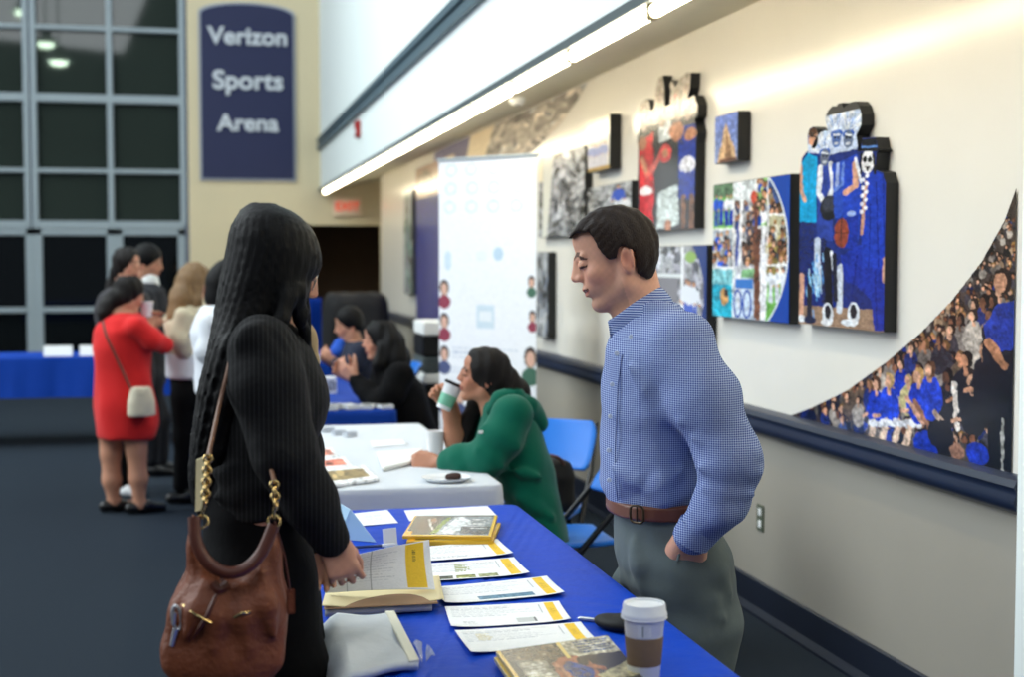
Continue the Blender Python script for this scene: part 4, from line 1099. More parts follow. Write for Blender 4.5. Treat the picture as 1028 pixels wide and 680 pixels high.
bm = BM(); tube(bm, [d*-.065+Vector((0, 0, .006)), d*-.06+Vector((0, 0, .006)), d*.03+Vector((0, 0, .006))], [.0015, .0042, .0042], 8); obj('barrel', bm, mat('pen_blue', (40, 60, 110), .3), pn, True)
bm = BM(); tube(bm, [d*.03+Vector((0, 0, .006)), d*.07+Vector((0, 0, .006))], .005, 8); obj('cap', bm, M['white'], pn, True)
# ---- white table
def photo_sheet(seed, tint):
    c = Canvas(60, 44, (244, 246, 248)); c.rng = np.random.default_rng(seed)
    c.rect(.12, .2, .88, .8, tint); c.photo(.02, .2, 6, 4)
    for k in range(7): c.ell(.18+.64*c.rng.random(), .3+.4*c.rng.random(), .03+.08*c.rng.random(), .05+.1*c.rng.random(), tuple(np.clip(np.array(tint)*(.5+c.rng.random()), 0, 255)))
    return c
for lab, q, t, z in (('white brochure with a brown photo, nearest on the white table', [(322, 471), (366, 467), (380, 480), (327, 488)], (150, 130, 90), .012),
                     ('white brochure with a coral photo, in the row\'s middle on the white table', [(311, 461), (346, 458.5), (354, 468), (315, 471.5)], (212, 120, 100), .008),
                     ('white brochure with a coral photo, farthest of the row on the white table', [(306, 451), (333, 449), (340, 458), (308, 461)], (218, 135, 115), .004)):
    tag(patch('brochure', q, photo_sheet(int(z*1000), t), M['print'], TZ+z+.003, thick=z), lab, 'brochure', 'brochures on the white table')
o = patch('notebook', [(378, 454), (424, 450), (430, 459), (384, 470)], None, M['white_paper'], TZ+.016, thick=.013); tag(o, 'white writing pad beside the resting hand on the white table', 'notepad')
tag(patch('paper_sheet', [(372, 443), (405, 441), (410, 446), (374, 449)], Canvas(20, 14, (244, 246, 250)), M['print'], TZ+.003, thick=.001), 'blank sheet toward the far end of the white table', 'paper')
for i, (x, y) in enumerate(((329, 434), (340, 437), (351, 438.5))):
    p = on_z(x, y, TZ); r = thing('small_box', ['leftmost small grey box on the white table behind the brochures', 'middle small grey box on the white table behind the brochures', 'rightmost small grey box on the white table behind the brochures'][i], 'box', (p.x, p.y, TZ+.001), .3*i, 'small boxes on the white table')
    bm = BM(); box(bm, -.03, .03, -.02, .02, 0, .02, bev=.003); obj('carton', bm, mat('grey_box', (200, 205, 212), .6), r)
    bm = BM(); box(bm, -.031, .031, -.021, .021, .014, .0215, bev=.003); obj('lid', bm, mat('grey_box_lid', (176, 182, 192), .6), r)
p = on_z(448, 483, TZ)
pl = thing('paper_plate', 'white paper plate near the front edge of the white table', 'plate', (p.x, p.y, TZ+.002))
bm = BM(); lathe(bm, [(0, .002), (.062, .002), (.07, .006), (.088, .014), (.09, .0145), (.088, .012), (.068, .0), (0, 0)], 40); obj('dish', bm, M['cup_white'], pl, True)
bm = BM(); lathe(bm, [(.058, .0035), (.062, .005), (.066, .0035), (.062, .002), (.058, .0035)], 40); obj('pressed_ring', bm, M['white'], pl, True)
F = Field.cube((-.04, -.03, 0), (.04, .03, .03), .003); F.ell((0, 0, .008), (.024, .018, .011)); F.ell((.015, .006, .01), (.014, .012, .009)); F.ell((-.014, -.004, .008), (.013, .013, .008))
br = F.mesh('brownie', mat('dark_brown_cake', (58, 34, 26), .8, bump=.5, bscale=150)); br.location = (p.x+.026, p.y, TZ+.006); tag(br, 'small dark brown cake piece on the paper plate', 'cake')
p = on_z(437, 460, TZ)
c2 = thing('paper_cup', 'white paper cup standing beside the resting hand of the woman in green', 'cup', (p.x, p.y, TZ+.002))
def paper_cup(r, h=.105, sleeve=None):
    bm = BM(); lathe(bm, [(0, .004), (.026, .004), (.027, 0), (.029, 0), (.037, h), (.0385, h+.002), (.0375, h+.004), (.036, h+.001), (.027, .008), (0, .008)], 32); obj('paper_body', bm, M['cup_white'], r, True)
    bm = BM(); lathe(bm, [(.0372, h), (.0392, h+.002), (.0372, h+.0045), (.0358, h+.002), (.0372, h)], 32); obj('rolled_rim', bm, M['white'], r, True)
    if sleeve:
        bm = BM(); lathe(bm, [(.0302, .018), (.0308, .016), (.0346, .06), (.034, .062), (.0335, .06), (.0298, .02)], 32); obj('printed_band', bm, sleeve, r, True)
paper_cup(c2)
# ---- leaflets on the two far blue tables
rg = np.random.default_rng(4)
names = ['white leaflet stack, %s of the near row on the far blue table' % s for s in ('leftmost', 'second', 'third', 'fourth', 'fifth', 'rightmost')]
for i in range(6):
    x = .50+.094*i; h = .012+.02*rg.random()
    r = thing('leaflet_stack', names[i], 'leaflets', (x, 7.63+.03*rg.random(), TZ+.002), .2*rg.normal(), 'leaflets on the far blue table')
    bm = BM(); box(bm, -.037, .037, -.06, .06, 0, h, bev=.002); obj('pages', bm, M['white_paper'], r)
    c = photo_sheet(60+i, [(70, 70, 66), (190, 180, 90), (60, 66, 80), (200, 205, 205), (90, 96, 80), (70, 66, 60)][i]); panel_grid('cover', c, (-.037, .06, h+.001), (.074, 0, 0), (0, -.12, 0), M['print'], r)
for i in range(5):
    r = thing('leaflet_stack', '%s cream leaflet pile in the back row of the far blue table' % ['leftmost', 'second', 'middle', 'fourth', 'rightmost'][i], 'leaflets', (.42+.085*i, 8.55+.1*rg.random(), TZ+.002), .3*rg.normal(), 'leaflets on the far blue table')
    h = .05+.05*rg.random()
    bm = BM(); box(bm, -.035, .035, -.05, .05, 0, h, bev=.002); obj('pages', bm, M['white_paper'], r)
    c = photo_sheet(80+i, [(150, 160, 100), (200, 190, 150), (120, 130, 110), (215, 205, 160), (160, 165, 170)][i]); panel_grid('cover', c, (-.035, -.0515, h), (.07, 0, 0), (0, 0, -h), M['print'], r)
for i, x in enumerate((.62, .92)):
    r = thing('paper_pile', ['left white paper pile on the farthest blue table', 'right white paper pile on the farthest blue table'][i], 'papers', (x, 11.42, TZ+.002), .1*i, 'paper piles on the farthest table')
    bm = BM(); box(bm, -.13, .13, -.09, .09, 0, .03, bev=.003); obj('pages', bm, M['white_paper'], r)
    c = photo_sheet(90+i, (180, 195, 220)); panel_grid('cover', c, (-.13, .09, .031), (.26, 0, 0), (0, -.18, 0), M['print'], r)
# name cards on the table by the windows
for px, lab in ((58, 'white name card at the left on the table by the window wall'), (94, 'white name card just left of the red dress on the window-side table')):
    p = on_y(px, 360, 12.42)
    r = thing('name_card', lab, 'name card', (p.x, 12.45, TZ+.002), 0, 'name cards on the window-side table')
    bm = BM(); prism(bm, [(-.115, -.03, 0), (.115, -.03, 0), (.115, 0, .085), (-.115, 0, .085)], (0, .002, 0)); obj('front_face', bm, M['white_paper'], r)
    bm = BM(); prism(bm, [(-.115, .035, 0), (.115, .035, 0), (.115, .003, .085), (-.115, .003, .085)], (0, .002, 0)); obj('back_face', bm, M['white_paper'], r)
# ---- roll-up banner
def banner():
    A, B = Vector((1.475, 8.85, 0)), Vector((1.96, 8.25, 0))
    mid = (A+B)/2; u = (B-A); W = u.length; ang = math.atan2(u.y, u.x)
    r = thing('rollup_banner', 'tall white roll-up banner with portrait photos, behind the woman in green', 'banner', (mid.x, mid.y, 0), ang)
    zt = 2.17
    c = Canvas(110, 330, (248, 250, 252)); rg = c.rng; rg = np.random.default_rng(9)
    for y in (.03, .085, .14):
        for x in (.12, .34, .56, .8): c.ring(x+.02*rg.random(), y, .06, .018, .012, (205, 222, 238))
    for i in range(8): c.rect(.1+.8*rg.random(), .2+.12*rg.random(), .12+.8*rg.random(), .3, (240, 246, 250))
    c.rect(.4, .43, .58, .5, (214, 230, 238)); c.rect(.43, .45, .55, .48, (240, 246, 248)); c.ell(.62, .28, .05, .02, (196, 220, 236)); c.ell(.1, .3, .04, .03, (215, 232, 240))
    c.lines(.15, .56, .85, .6, 3, (196, 206, 220), .3); c.lines(.12, .62, .84, .645, 2, (205, 214, 226), .3)
    def face(x, y, s, sh=(60, 70, 110), hair=(50, 38, 32)):
        c.ell(x, y+s*.62, s*.95, s*.3, sh); c.ell(x, y, s*.7, s*.34, hair); c.ell(x, y+s*.06, s*.5, s*.26, (222, 178, 155))
    for x, y, s in ((.06, .38, .07), (.06, .48, .07), (.06, .58, .07), (.94, .58, .09), (.06, .7, .07), (.22, .7, .09), (.4, .68, .06), (.66, .7, .09), (.9, .74, .13), (.24, .8, .13), (.08, .84, .08), (.5, .82, .1), (.76, .86, .1), (.2, .92, .09), (.55, .94, .08), (.85, .95, .08), (.96, .46, .05), (.95, .36, .05)):
        face(x, y, s, [(80, 90, 130), (150, 60, 80), (70, 110, 90), (190, 190, 200)][rg.integers(4)], [(50, 38, 32), (90, 60, 45), (35, 30, 30)][rg.integers(3)])
    c.noise(2, 2, 2)
    panel_grid('printed_sheet', c, (-W/2, -.002, zt), (W, 0, 0), (0, 0, -zt+.1), M['print'], r)
    bm = BM(); box(bm, -W/2, W/2, 0, .002, .1, zt); obj('sheet_back', bm, M['white'], r)
    bm = BM(); tube(bm, [(-W/2-.01, .0, zt+.008), (W/2+.01, 0, zt+.008)], .011, 10); obj('top_bar', bm, M['frame'], r, True)
    bm = BM(); box(bm, -W/2-.03, W/2+.03, -.09, .09, .015, .1, bev=.02); cs = obj('base_cassette', bm, M['frame'], r)
    for s in (-1, 1):
        bm = BM(); box(bm, s*W/3-.02, s*W/3+.02, -.16, .16, 0, .018, bev=.004); obj('foot', bm, M['black_metal'], r)
    bm = BM(); tube(bm, [(0, .03, .1), (0, .03, zt)], .009, 8); obj('support_pole', bm, M['frame'], r)
banner()
# ---- folding chairs
M['blue_plastic'] = mat('blue_plastic', (22, 120, 225), .35, noise=.04, nscale=9)
def folding_chair(label, loc, deg, group='blue folding chairs'):
    r = thing('folding_chair', label, 'chair', loc, math.radians(deg), group)
    for s in (-1, 1):
        bm = BM(); tube(bm, [(.325, s*.215, .0), (.325, s*.215, .012), (-.19, s*.215, .60), (-.34, s*.20, .80)], .0125, 10); obj('front_leg', bm, M['black_metal'], r, True)
        bm = BM(); tube(bm, [(-.31, s*.19, .0), (-.305, s*.19, .012), (.10, s*.19, .425)], .0115, 10); obj('rear_leg', bm, M['black_metal'], r, True)
    bm = BM(); tube(bm, [(.21, -.215, .137), (.21, .215, .137)], .009, 8); tube(bm, [(-.225, -.19, .09), (-.225, .19, .09)], .009, 8); obj('cross_bar', bm, M['black_metal'], r, True)
    n, m = 14, 16; U, V = np.meshgrid(np.linspace(0, 1, m), np.linspace(0, 1, n))
    def shell(nm, P, t):
        o = grid_mesh(nm, P, None, None, M['blue_plastic'], r); md = o.modifiers.new('thickness', 'SOLIDIFY'); md.thickness = t; md.offset = 0
        bv = o.modifiers.new('round', 'BEVEL'); bv.width = .006; bv.segments = 2
    hw = .205-.03*np.abs(2*V-1)**4
    P = np.stack([-.19+.4*V, (2*U-1)*hw, .445-.018*np.sin(PI*U)*np.sin(PI*V)-.012*V**6], -1); shell('seat', P, .02)
    hw = .215-.03*np.abs(2*V-1)**4
    P = np.stack([-.185-.15*V-.03*np.sin(PI*U), (2*U-1)*hw, .60+.21*V], -1); shell('backrest', P, .018)
    return r
ch = folding_chair('blue folding chair under the woman in the green hoodie', (1.40, 5.5, 0), 180)
dup(ch, (1.44, 6.12, 0), math.radians(240), 'blue folding chair with a black bag on it by the wall')
dup(ch, (1.36, 8.0, 0), math.radians(180), 'folding chair under the woman in the black top')
dup(ch, (1.20, 10.2, 0), math.radians(180), 'folding chair under the seated man in dark blue')
F = Field.cube((-.22, -.2, -.02), (.22, .2, .34), .008); F.loft([(0, 0, .10, .13), (.05, 0, .115, .15), (.16, 0, .10, .145), (.22, 0, .07, .13), (.235, 0, .05, .11)], rnd=.02); F.ripple(lambda x, y, z: .004*np.sin(40*y+9*z)*np.sin(30*z+20*x))
bg = thing('shoulder_bag', 'black bag on the blue folding chair by the wall', 'bag', (1.475, 6.10, .440), math.radians(240))
F.mesh('bag_body', M['black'], bg)
bm = BM(); tube(bm, smooth_path([(.02, -.11, .2), (.06, -.09, .25), (.08, 0, .26), (.06, .09, .25), (.02, .11, .2)]), .008, 8); obj('strap', bm, mat('brown_strap', (96, 60, 48), .6), bg, True)
# ---- things far back between tables and wall
p = on_y(430, 380, 10.6)
ct = thing('storage_cart', 'black slatted cart with white top beside the tall blue printed hanging', 'cart', (1.93, 10.62, 0), 0)
bm = BM(); box(bm, -.32, .32, -.25, .25, 1.0, 1.1, bev=.01); obj('white_top', bm, M['white_paper'], ct)
bm = BM(); box(bm, -.32, .32, -.22, .25, .84, .99, bev=.01); obj('upper_bay', bm, M['black'], ct)
bm = BM(); box(bm, -.32, .32, -.22, .25, .72, .83, bev=.01)
for k in range(5): box(bm, -.3, .3, -.235, -.22, .73+.022*k, .74+.022*k)
obj('slatted_bay', bm, M['dark_trim_and_shade'], ct)
bm = BM(); box(bm, -.32, .32, -.25, .25, .64, .71, bev=.01); obj('shelf', bm, M['white_paper'], ct)
bm = BM(); box(bm, -.3, .3, -.22, .25, .06, .63, bev=.01); obj('lower_bay', bm, M['black'], ct)
for sx in (-1, 1):
    for sy in (-1, 1):
        bm = BM(); lathe(bm, [(0, 0), (.022, 0), (.026, .02), (.02, .06), (0, .06)], 12, sx*.26, sy*.2); obj('caster', bm, M['black_metal'], ct, True)
q0, q1 = on_y(321, 330, 15.5), on_y(393, 330, 15.5)
F = Field.cube((-.5, -.5, -.02), (.5, .5, 1.3), .025); F.loft([(0, 0, .36, .36), (.6, 0, .34, .35), (1.1, 0, .31, .33), (1.2, 0, .28, .3)], power=4, rnd=.05); F.ripple(lambda x, y, z: .012*np.sin(22*x+3*z)*np.sin(20*y)); F.half((0, 0, 0.0), (0, 0, -1))
dc = F.mesh('covered_cart', mat('black_cover', (17, 17, 20), .8, bump=.3, bscale=8)); dc.location = ((q0.x+q1.x)/2, 15.5, .0); dc.scale = (1.1, 1, 1); tag(dc, 'tall black covered shape before the dark doorway', 'cart')
p0, p1 = on_y(308, 340, 15.0), on_y(322, 340, 15.0)
n = 60; U, V = np.meshgrid(np.linspace(0, 1, n), np.linspace(0, 1, 8)); P = np.stack([p0.x+(p1.x-p0.x)*U, .03*np.sin(U*24), 1.16-1.15*V], -1)
cu = grid_mesh('blue_drape', P, None, None, M['navy_cloth']); cu.location = (0, 15.0, 0); md = cu.modifiers.new('thickness', 'SOLIDIFY'); md.thickness = .01; tag(cu, 'narrow royal blue drape beyond the face of the woman in black', 'drape')
# ================================================================== people
M['skin'] = mat_vcol('skin', .5, .35, sss=.12)
def head_skin(F, T, mouth=0.0, ears=True, nose=1.0, jaw=1.0):
    S = T.S
    def e(c, r, k, op='u', R=None): F.ell(c, r, k*S, op, T, R)
    def cp(p, q, a, b, k, op='u'): F.cap(p, q, a, b, k*S, op, T)
    e((-.05, 0, .64), (.365, .30, .345), .05)
    e((.17, 0, .72), (.205, .225, .20), .06)
    e((.09, 0, .52), (.275, .25, .36), .06)
    e((.13, 0, .31), (.225, .205*jaw, .26), .06)
    e((.285, 0, .095), (.085, .10*jaw, .085), .06)
    e((.25, 0, .275), (.145, .16, .12), .06)
    for s in (-1, 1):
        cp((.265, s*.06, .085), (-.03, s*.20*jaw, .21), .062, .075, .06)
        cp((-.03, s*.20*jaw, .21), (-.09, s*.225, .43), .075, .085, .06)
        e((.20, s*.155, .39), (.12, .09, .09), .07)
        cp((.362, s*.04, .575), (.30, s*.17, .588), .032, .03, .05)
    for s in (-1, 1): e((.430, s*.14, .515), (.085, .065, .040), .04, 's')
    for s in (-1, 1):
        e((.312, s*.125, .508), (.066, .068, .054), .012)
        cp((.366, s*.085, .49), (.349, s*.175, .494), .011, .009, .008)
    cp((.335, 0, .575), (.372, 0, .415), .048, .072, .03)
    cp((.375, 0, .575), (.355+.098*nose, 0, .415), .034, .038, .035)
    e((.355+.092*nose, 0, .402), (.042, .044, .036), .025)
    for s in (-1, 1):
        e((.352+.045*nose, s*.054, .388), (.052, .030, .034), .022)
        e((.352+.06*nose, s*.026, .358), (.022, .012, .014), .008, 's')
    e((.380, 0, .274), (.036, .108, .026), .025)
    e((.370, 0, .222-.02*mouth), (.034, .092, .028), .025)
    for s in (-1, 1): cp((.432, s*.01, .246-.01*mouth), (.335, s*.118, .256+.010*mouth), .006+.013*mouth, .004+.004*mouth, .006, 's')
    e((.385, 0, .168), (.03, .09, .02), .03, 's')
    if ears:
        for s in (-1, 1):
            R = rotZ(s*.35) @ rotY(-.15)
            e((-.115, s*.30, .43), (.075, .034, .13), .014, 'u', R)
            e((-.10, s*.285, .345), (.045, .03, .05), .02)
            e((-.095, s*.345, .44), (.040, .034, .080), .010, 's', R)
            e((-.165, s*.32, .44), (.018, .022, .10), .010, 'u', R)
def face_paint(T, base, lips=(170, 92, 84), brow=(48, 34, 28), hair=None, blush=.12, beard=0, mouth=0):
    b = srgb(*base); lp = srgb(*lips); bw = srgb(*brow)
    def col(V):
        q = ((V-T.p) @ T.R)/T.S
        x, y, z = q[:, 0], np.abs(q[:, 1]), q[:, 2]
        c = np.tile(b, (len(V), 1))
        def mixin(w, t):
            nonlocal c
            w = np.clip(w, 0, 1)[:, None]; c = c*(1-w)+t*w
        n = np.sin(V[:, 0]*310)*np.sin(V[:, 1]*270+1)*np.sin(V[:, 2]*290+2)
        c = c*(1+.05*n[:, None])
        hd = (z > -.05) & (z < 1.1)
        mixin(blush*np.exp(-(((x-.25)/.13)**2+((y-.17)/.12)**2+((z-.37)/.12)**2))*hd*2, srgb(205, 110, 95))
        mixin(.6*np.exp(-(((x+.11)/.09)**2+((y-.32)/.06)**2+((z-.43)/.13)**2))*hd, srgb(205, 120, 100))
        mixin(.35*np.exp(-(((x-.45)/.07)**2+(y/.06)**2+((z-.4)/.05)**2))*hd, srgb(215, 130, 110))
        if beard: mixin(beard*(x > .0)*np.exp(-(np.maximum(0, z-.2)/.07)**2)*np.exp(-(np.maximum(0, .03-z)/.05)**2)*hd, srgb(120, 95, 85))
        lipm = ((np.abs(z-(.247-.0)) < .043*np.sqrt(np.clip(1-(y/.115)**2, 0, 1))) & (x > .27) & (y < .115)); mixin(.75*lipm, lp)
        zc = .246-.01*mouth+(.02*mouth+.01)*y/.118
        mixin(.85*((np.abs(z-zc) < .007+.007*mouth) & (x > .25) & (x < .405) & (y < .118)), srgb(112, 52, 48))
        if mouth > .5: mixin(.55*((np.abs(z-zc-.003) < .006) & (x > .30) & (x < .39) & (y < .095)), srgb(232, 222, 212))
        bz = .588+.03*(1-((y-.11)/.09)**2)-.02*(y > .17)
        mixin(.85*((np.abs(z-bz) < .024) & (y > .035) & (y < .20) & (x > .2)), bw)
        mixin(.9*((np.abs(z-(.484+.25*(y-.13)**2)) < .011) & (y > .068) & (y < .19) & (x > .24)), srgb(35, 22, 20))
        mixin(.35*((np.abs(z-.535) < .01) & (y > .075) & (y < .18) & (x > .24)), srgb(130, 85, 70))
        return c
    return col
def hand(F, wrist, d, s, npalm, sz=1.0, curl=(25, 35, 25), spread=.06, thumb=(.6, .75, .25), tcurl=20, k=.006):
    """palm and five unequal fingers; d along the hand, s towards the thumb, npalm out of the palm"""
    d, s, n = [np.array(q, float) for q in (d, s, npalm)]
    d /= np.linalg.norm(d); s -= d*(s @ d); s /= np.linalg.norm(s); n2 = np.cross(d, s); n = n2 if n2 @ n > 0 else -n2
    w = np.array(wrist, float)
    def pt(a, b, c=0): return w+sz*(d*a+s*b+n*c)
    for b, e in ((.026, .031), (.009, .0105), (-.009, -.0105), (-.023, -.029)):
        F.cap(pt(.004, b*.7), pt(.088 if abs(b) < .02 else .083, e), .0155*sz, .0125*sz, .012*sz)
    F.cap(pt(.015, .02, .006), pt(.045, .03, .01), .016*sz, .017*sz, .015*sz)
    for i, (b, L) in enumerate(((.031, .072), (.0105, .080), (-.0105, .074), (-.030, .058))):
        p = pt(.088-.004*abs(i-1.2), b); ang = 0; sp = (1.2-i)*spread
        cu = curl[i] if isinstance(curl[0], (tuple, list)) else curl
        r = [.0102, .0092, .0084, .0072] if i != 3 else [.009, .008, .0074, .0064]
        for j, f in enumerate((.46, .30, .24)):
            ang += math.radians(cu[j])
            v = d*math.cos(ang)+n*math.sin(ang)+s*sp*math.cos(ang)
            q = p+v/np.linalg.norm(v)*L*f*sz
            F.cap(p, q, r[j]*sz, r[j+1]*sz, (k if j else .008)*sz); p = q
    p = pt(.022, .028, .008); v = d*thumb[0]+s*thumb[1]+n*thumb[2]; v /= np.linalg.norm(v)
    for j, (L, r0, r1) in enumerate(((.042, .0145, .0115), (.034, .0112, .0098), (.026, .0098, .0075))):
        q = p+v*L*sz; F.cap(p, q, r0*sz, r1*sz, .008*sz); p = q
        v = v*math.cos(math.radians(tcurl))+(n*.5+d*.5-s*.3)*math.sin(math.radians(tcurl)); v /= np.linalg.norm(v)
def hit(F, fr, px, py, n=500, t0=1.2, t1=14):
    """first point where a sight line meets the surface of field F, in the figure's frame"""
    d = fr.R.T @ np.array(ray(px, py)); c = fr.R.T @ (np.array((0, 0, CAMH))-fr.o)
    ts = np.linspace(t0, t1, 9000); Q = c+d*ts[:, None]
    ix = [np.searchsorted(a, Q[:, k]) for k, a in enumerate(F.ax)]
    ok = np.all([(i > 0) & (i < len(a)) for i, a in zip(ix, F.ax)], 0)
    ts, Q = ts[ok], Q[ok]
    if not len(ts): return None
    v = F.v[ix[0][ok]-1, ix[1][ok]-1, ix[2][ok]-1]
    w = np.nonzero(v < 0)[0]
    return None if not len(w) else Q[w[0]]-d/np.linalg.norm(d)*.003
class Fig:
    def __init__(s, fr, root): s.fr, s.root = fr, root
    def P(s, q): return s.fr.at(q[0], q[1], q[2] if len(q) > 2 else 0.)
    def chain(s, F, ch, grow=0.0, k=.03, start=0, end=None):
        c = ch[start:end]; F.chain([s.P(q) for q in c], [q[3]+grow for q in c], k)
    def loft(s, F, keys, yaw=0, grow=0, k=.03, power=2.2, rnd=.02, y=0.):
        """keys (py, px one side, px other side, half width)"""
        K = []; 
        for py, x0, x1, b in keys:
            a, c = s.fr.at(x0, py, y), s.fr.at(x1, py, y)
            K.append(((a[2]+c[2])/2, (a[0]+c[0])/2, abs(a[0]-c[0])/2+grow, b+grow))
        ctr = np.array((np.mean([q[1] for q in K]), y, 0))
        K = [(w, c-ctr[0], a, b) for w, c, a, b in K]
        F.loft(K, k, 'u', T3(ctr, rotZ(math.radians(yaw))), power, rnd)
    def T(s, ear, S, pitch, yaw=0, roll=0, y=0.):
        R = rotZ(math.radians(yaw)) @ rotY(math.radians(pitch)) @ rotX(math.radians(roll))
        e = s.fr.at(ear[0], ear[1], y); return T3(e-S*(R @ np.array((-.10, 0, .43))), R, S)
    def box(s, pts, step, pad=.12, fine=None):
        P = np.array([s.P(q) for q in pts]); lo, hi = P.min(0)-pad, P.max(0)+pad
        lo[2] = max(lo[2], -.02)
        return Field.cube(lo, hi, step)
def long_hair(F, T, k=.05, face=(.40, 0, .36), fr=(.33, .25, .40), grow=.0, cap=True):
    S = T.S
    if cap:
        F.ell((-.05, 0, .64), (.45+grow, .36+grow, .42+grow), k*S, 'u', T)
        F.ell((-.14, 0, .40), (.33+grow, .34+grow, .40), k*S, 'u', T)
    F.ell(face, fr, .03*S, 's', T)
def strands(amp, f1, f2=0):
    def fn(x, y, z): return amp*np.sin(f1*np.arctan2(y, x+.02)+f2*z+1.5*np.sin(9*z))+amp*.6*np.sin(2.3*f1*np.arctan2(y, x+.02)+3*z)
    return fn
M['hair_black'] = mat('black_hair', (11, 10, 11), .55, spec=.18, bump=.3, bscale=60, stretch=(7, 7, .35), noise=.8, nscale=14)
M['hair_brown'] = mat('dark_brown_hair', (38, 25, 18), .5, spec=.3, bump=.3, bscale=110, stretch=(3, 3, 1.2), noise=.4, nscale=60)
M['hair_dark'] = mat('very_dark_brown_hair', (20, 15, 13), .5, spec=.22, bump=.5, bscale=60, stretch=(6, 6, .4))
M['hair_fair'] = mat('fair_brown_hair', (128, 98, 62), .45, spec=.4, bump=.5, bscale=60, stretch=(6, 6, .4), noise=.3, nscale=30)
M['black_cloth'] = mat('black_fabric', (9, 9, 11), .9, spec=.15, bump=.25, bscale=30)
M['black_shoe'] = mat('black_leather', (14, 13, 13), .35)
def shoe(root, toe, heel, m, w=.04, h=.06, name='shoe'):
    """low shoe between two ground points of the figure's frame"""
    toe, heel = np.array(toe, float), np.array(heel, float)
    F = Field.cube(np.minimum(toe, heel)-.07, np.maximum(toe, heel)+(.07, .07, .12), .007)
    u = (toe-heel); F.cap(heel+(0, 0, .04), heel+u*.45+(0, 0, .045), w*.85, w*.9, .03); F.cap(heel+u*.45+(0, 0, .04), toe+(0, 0, .026), w*.9, w*.65, .03)
    F.half((0, 0, .003), (0, 0, -1)); F.half((0, 0, h+.02), (0, 0, 1))
    return F.mesh(name, m, root)
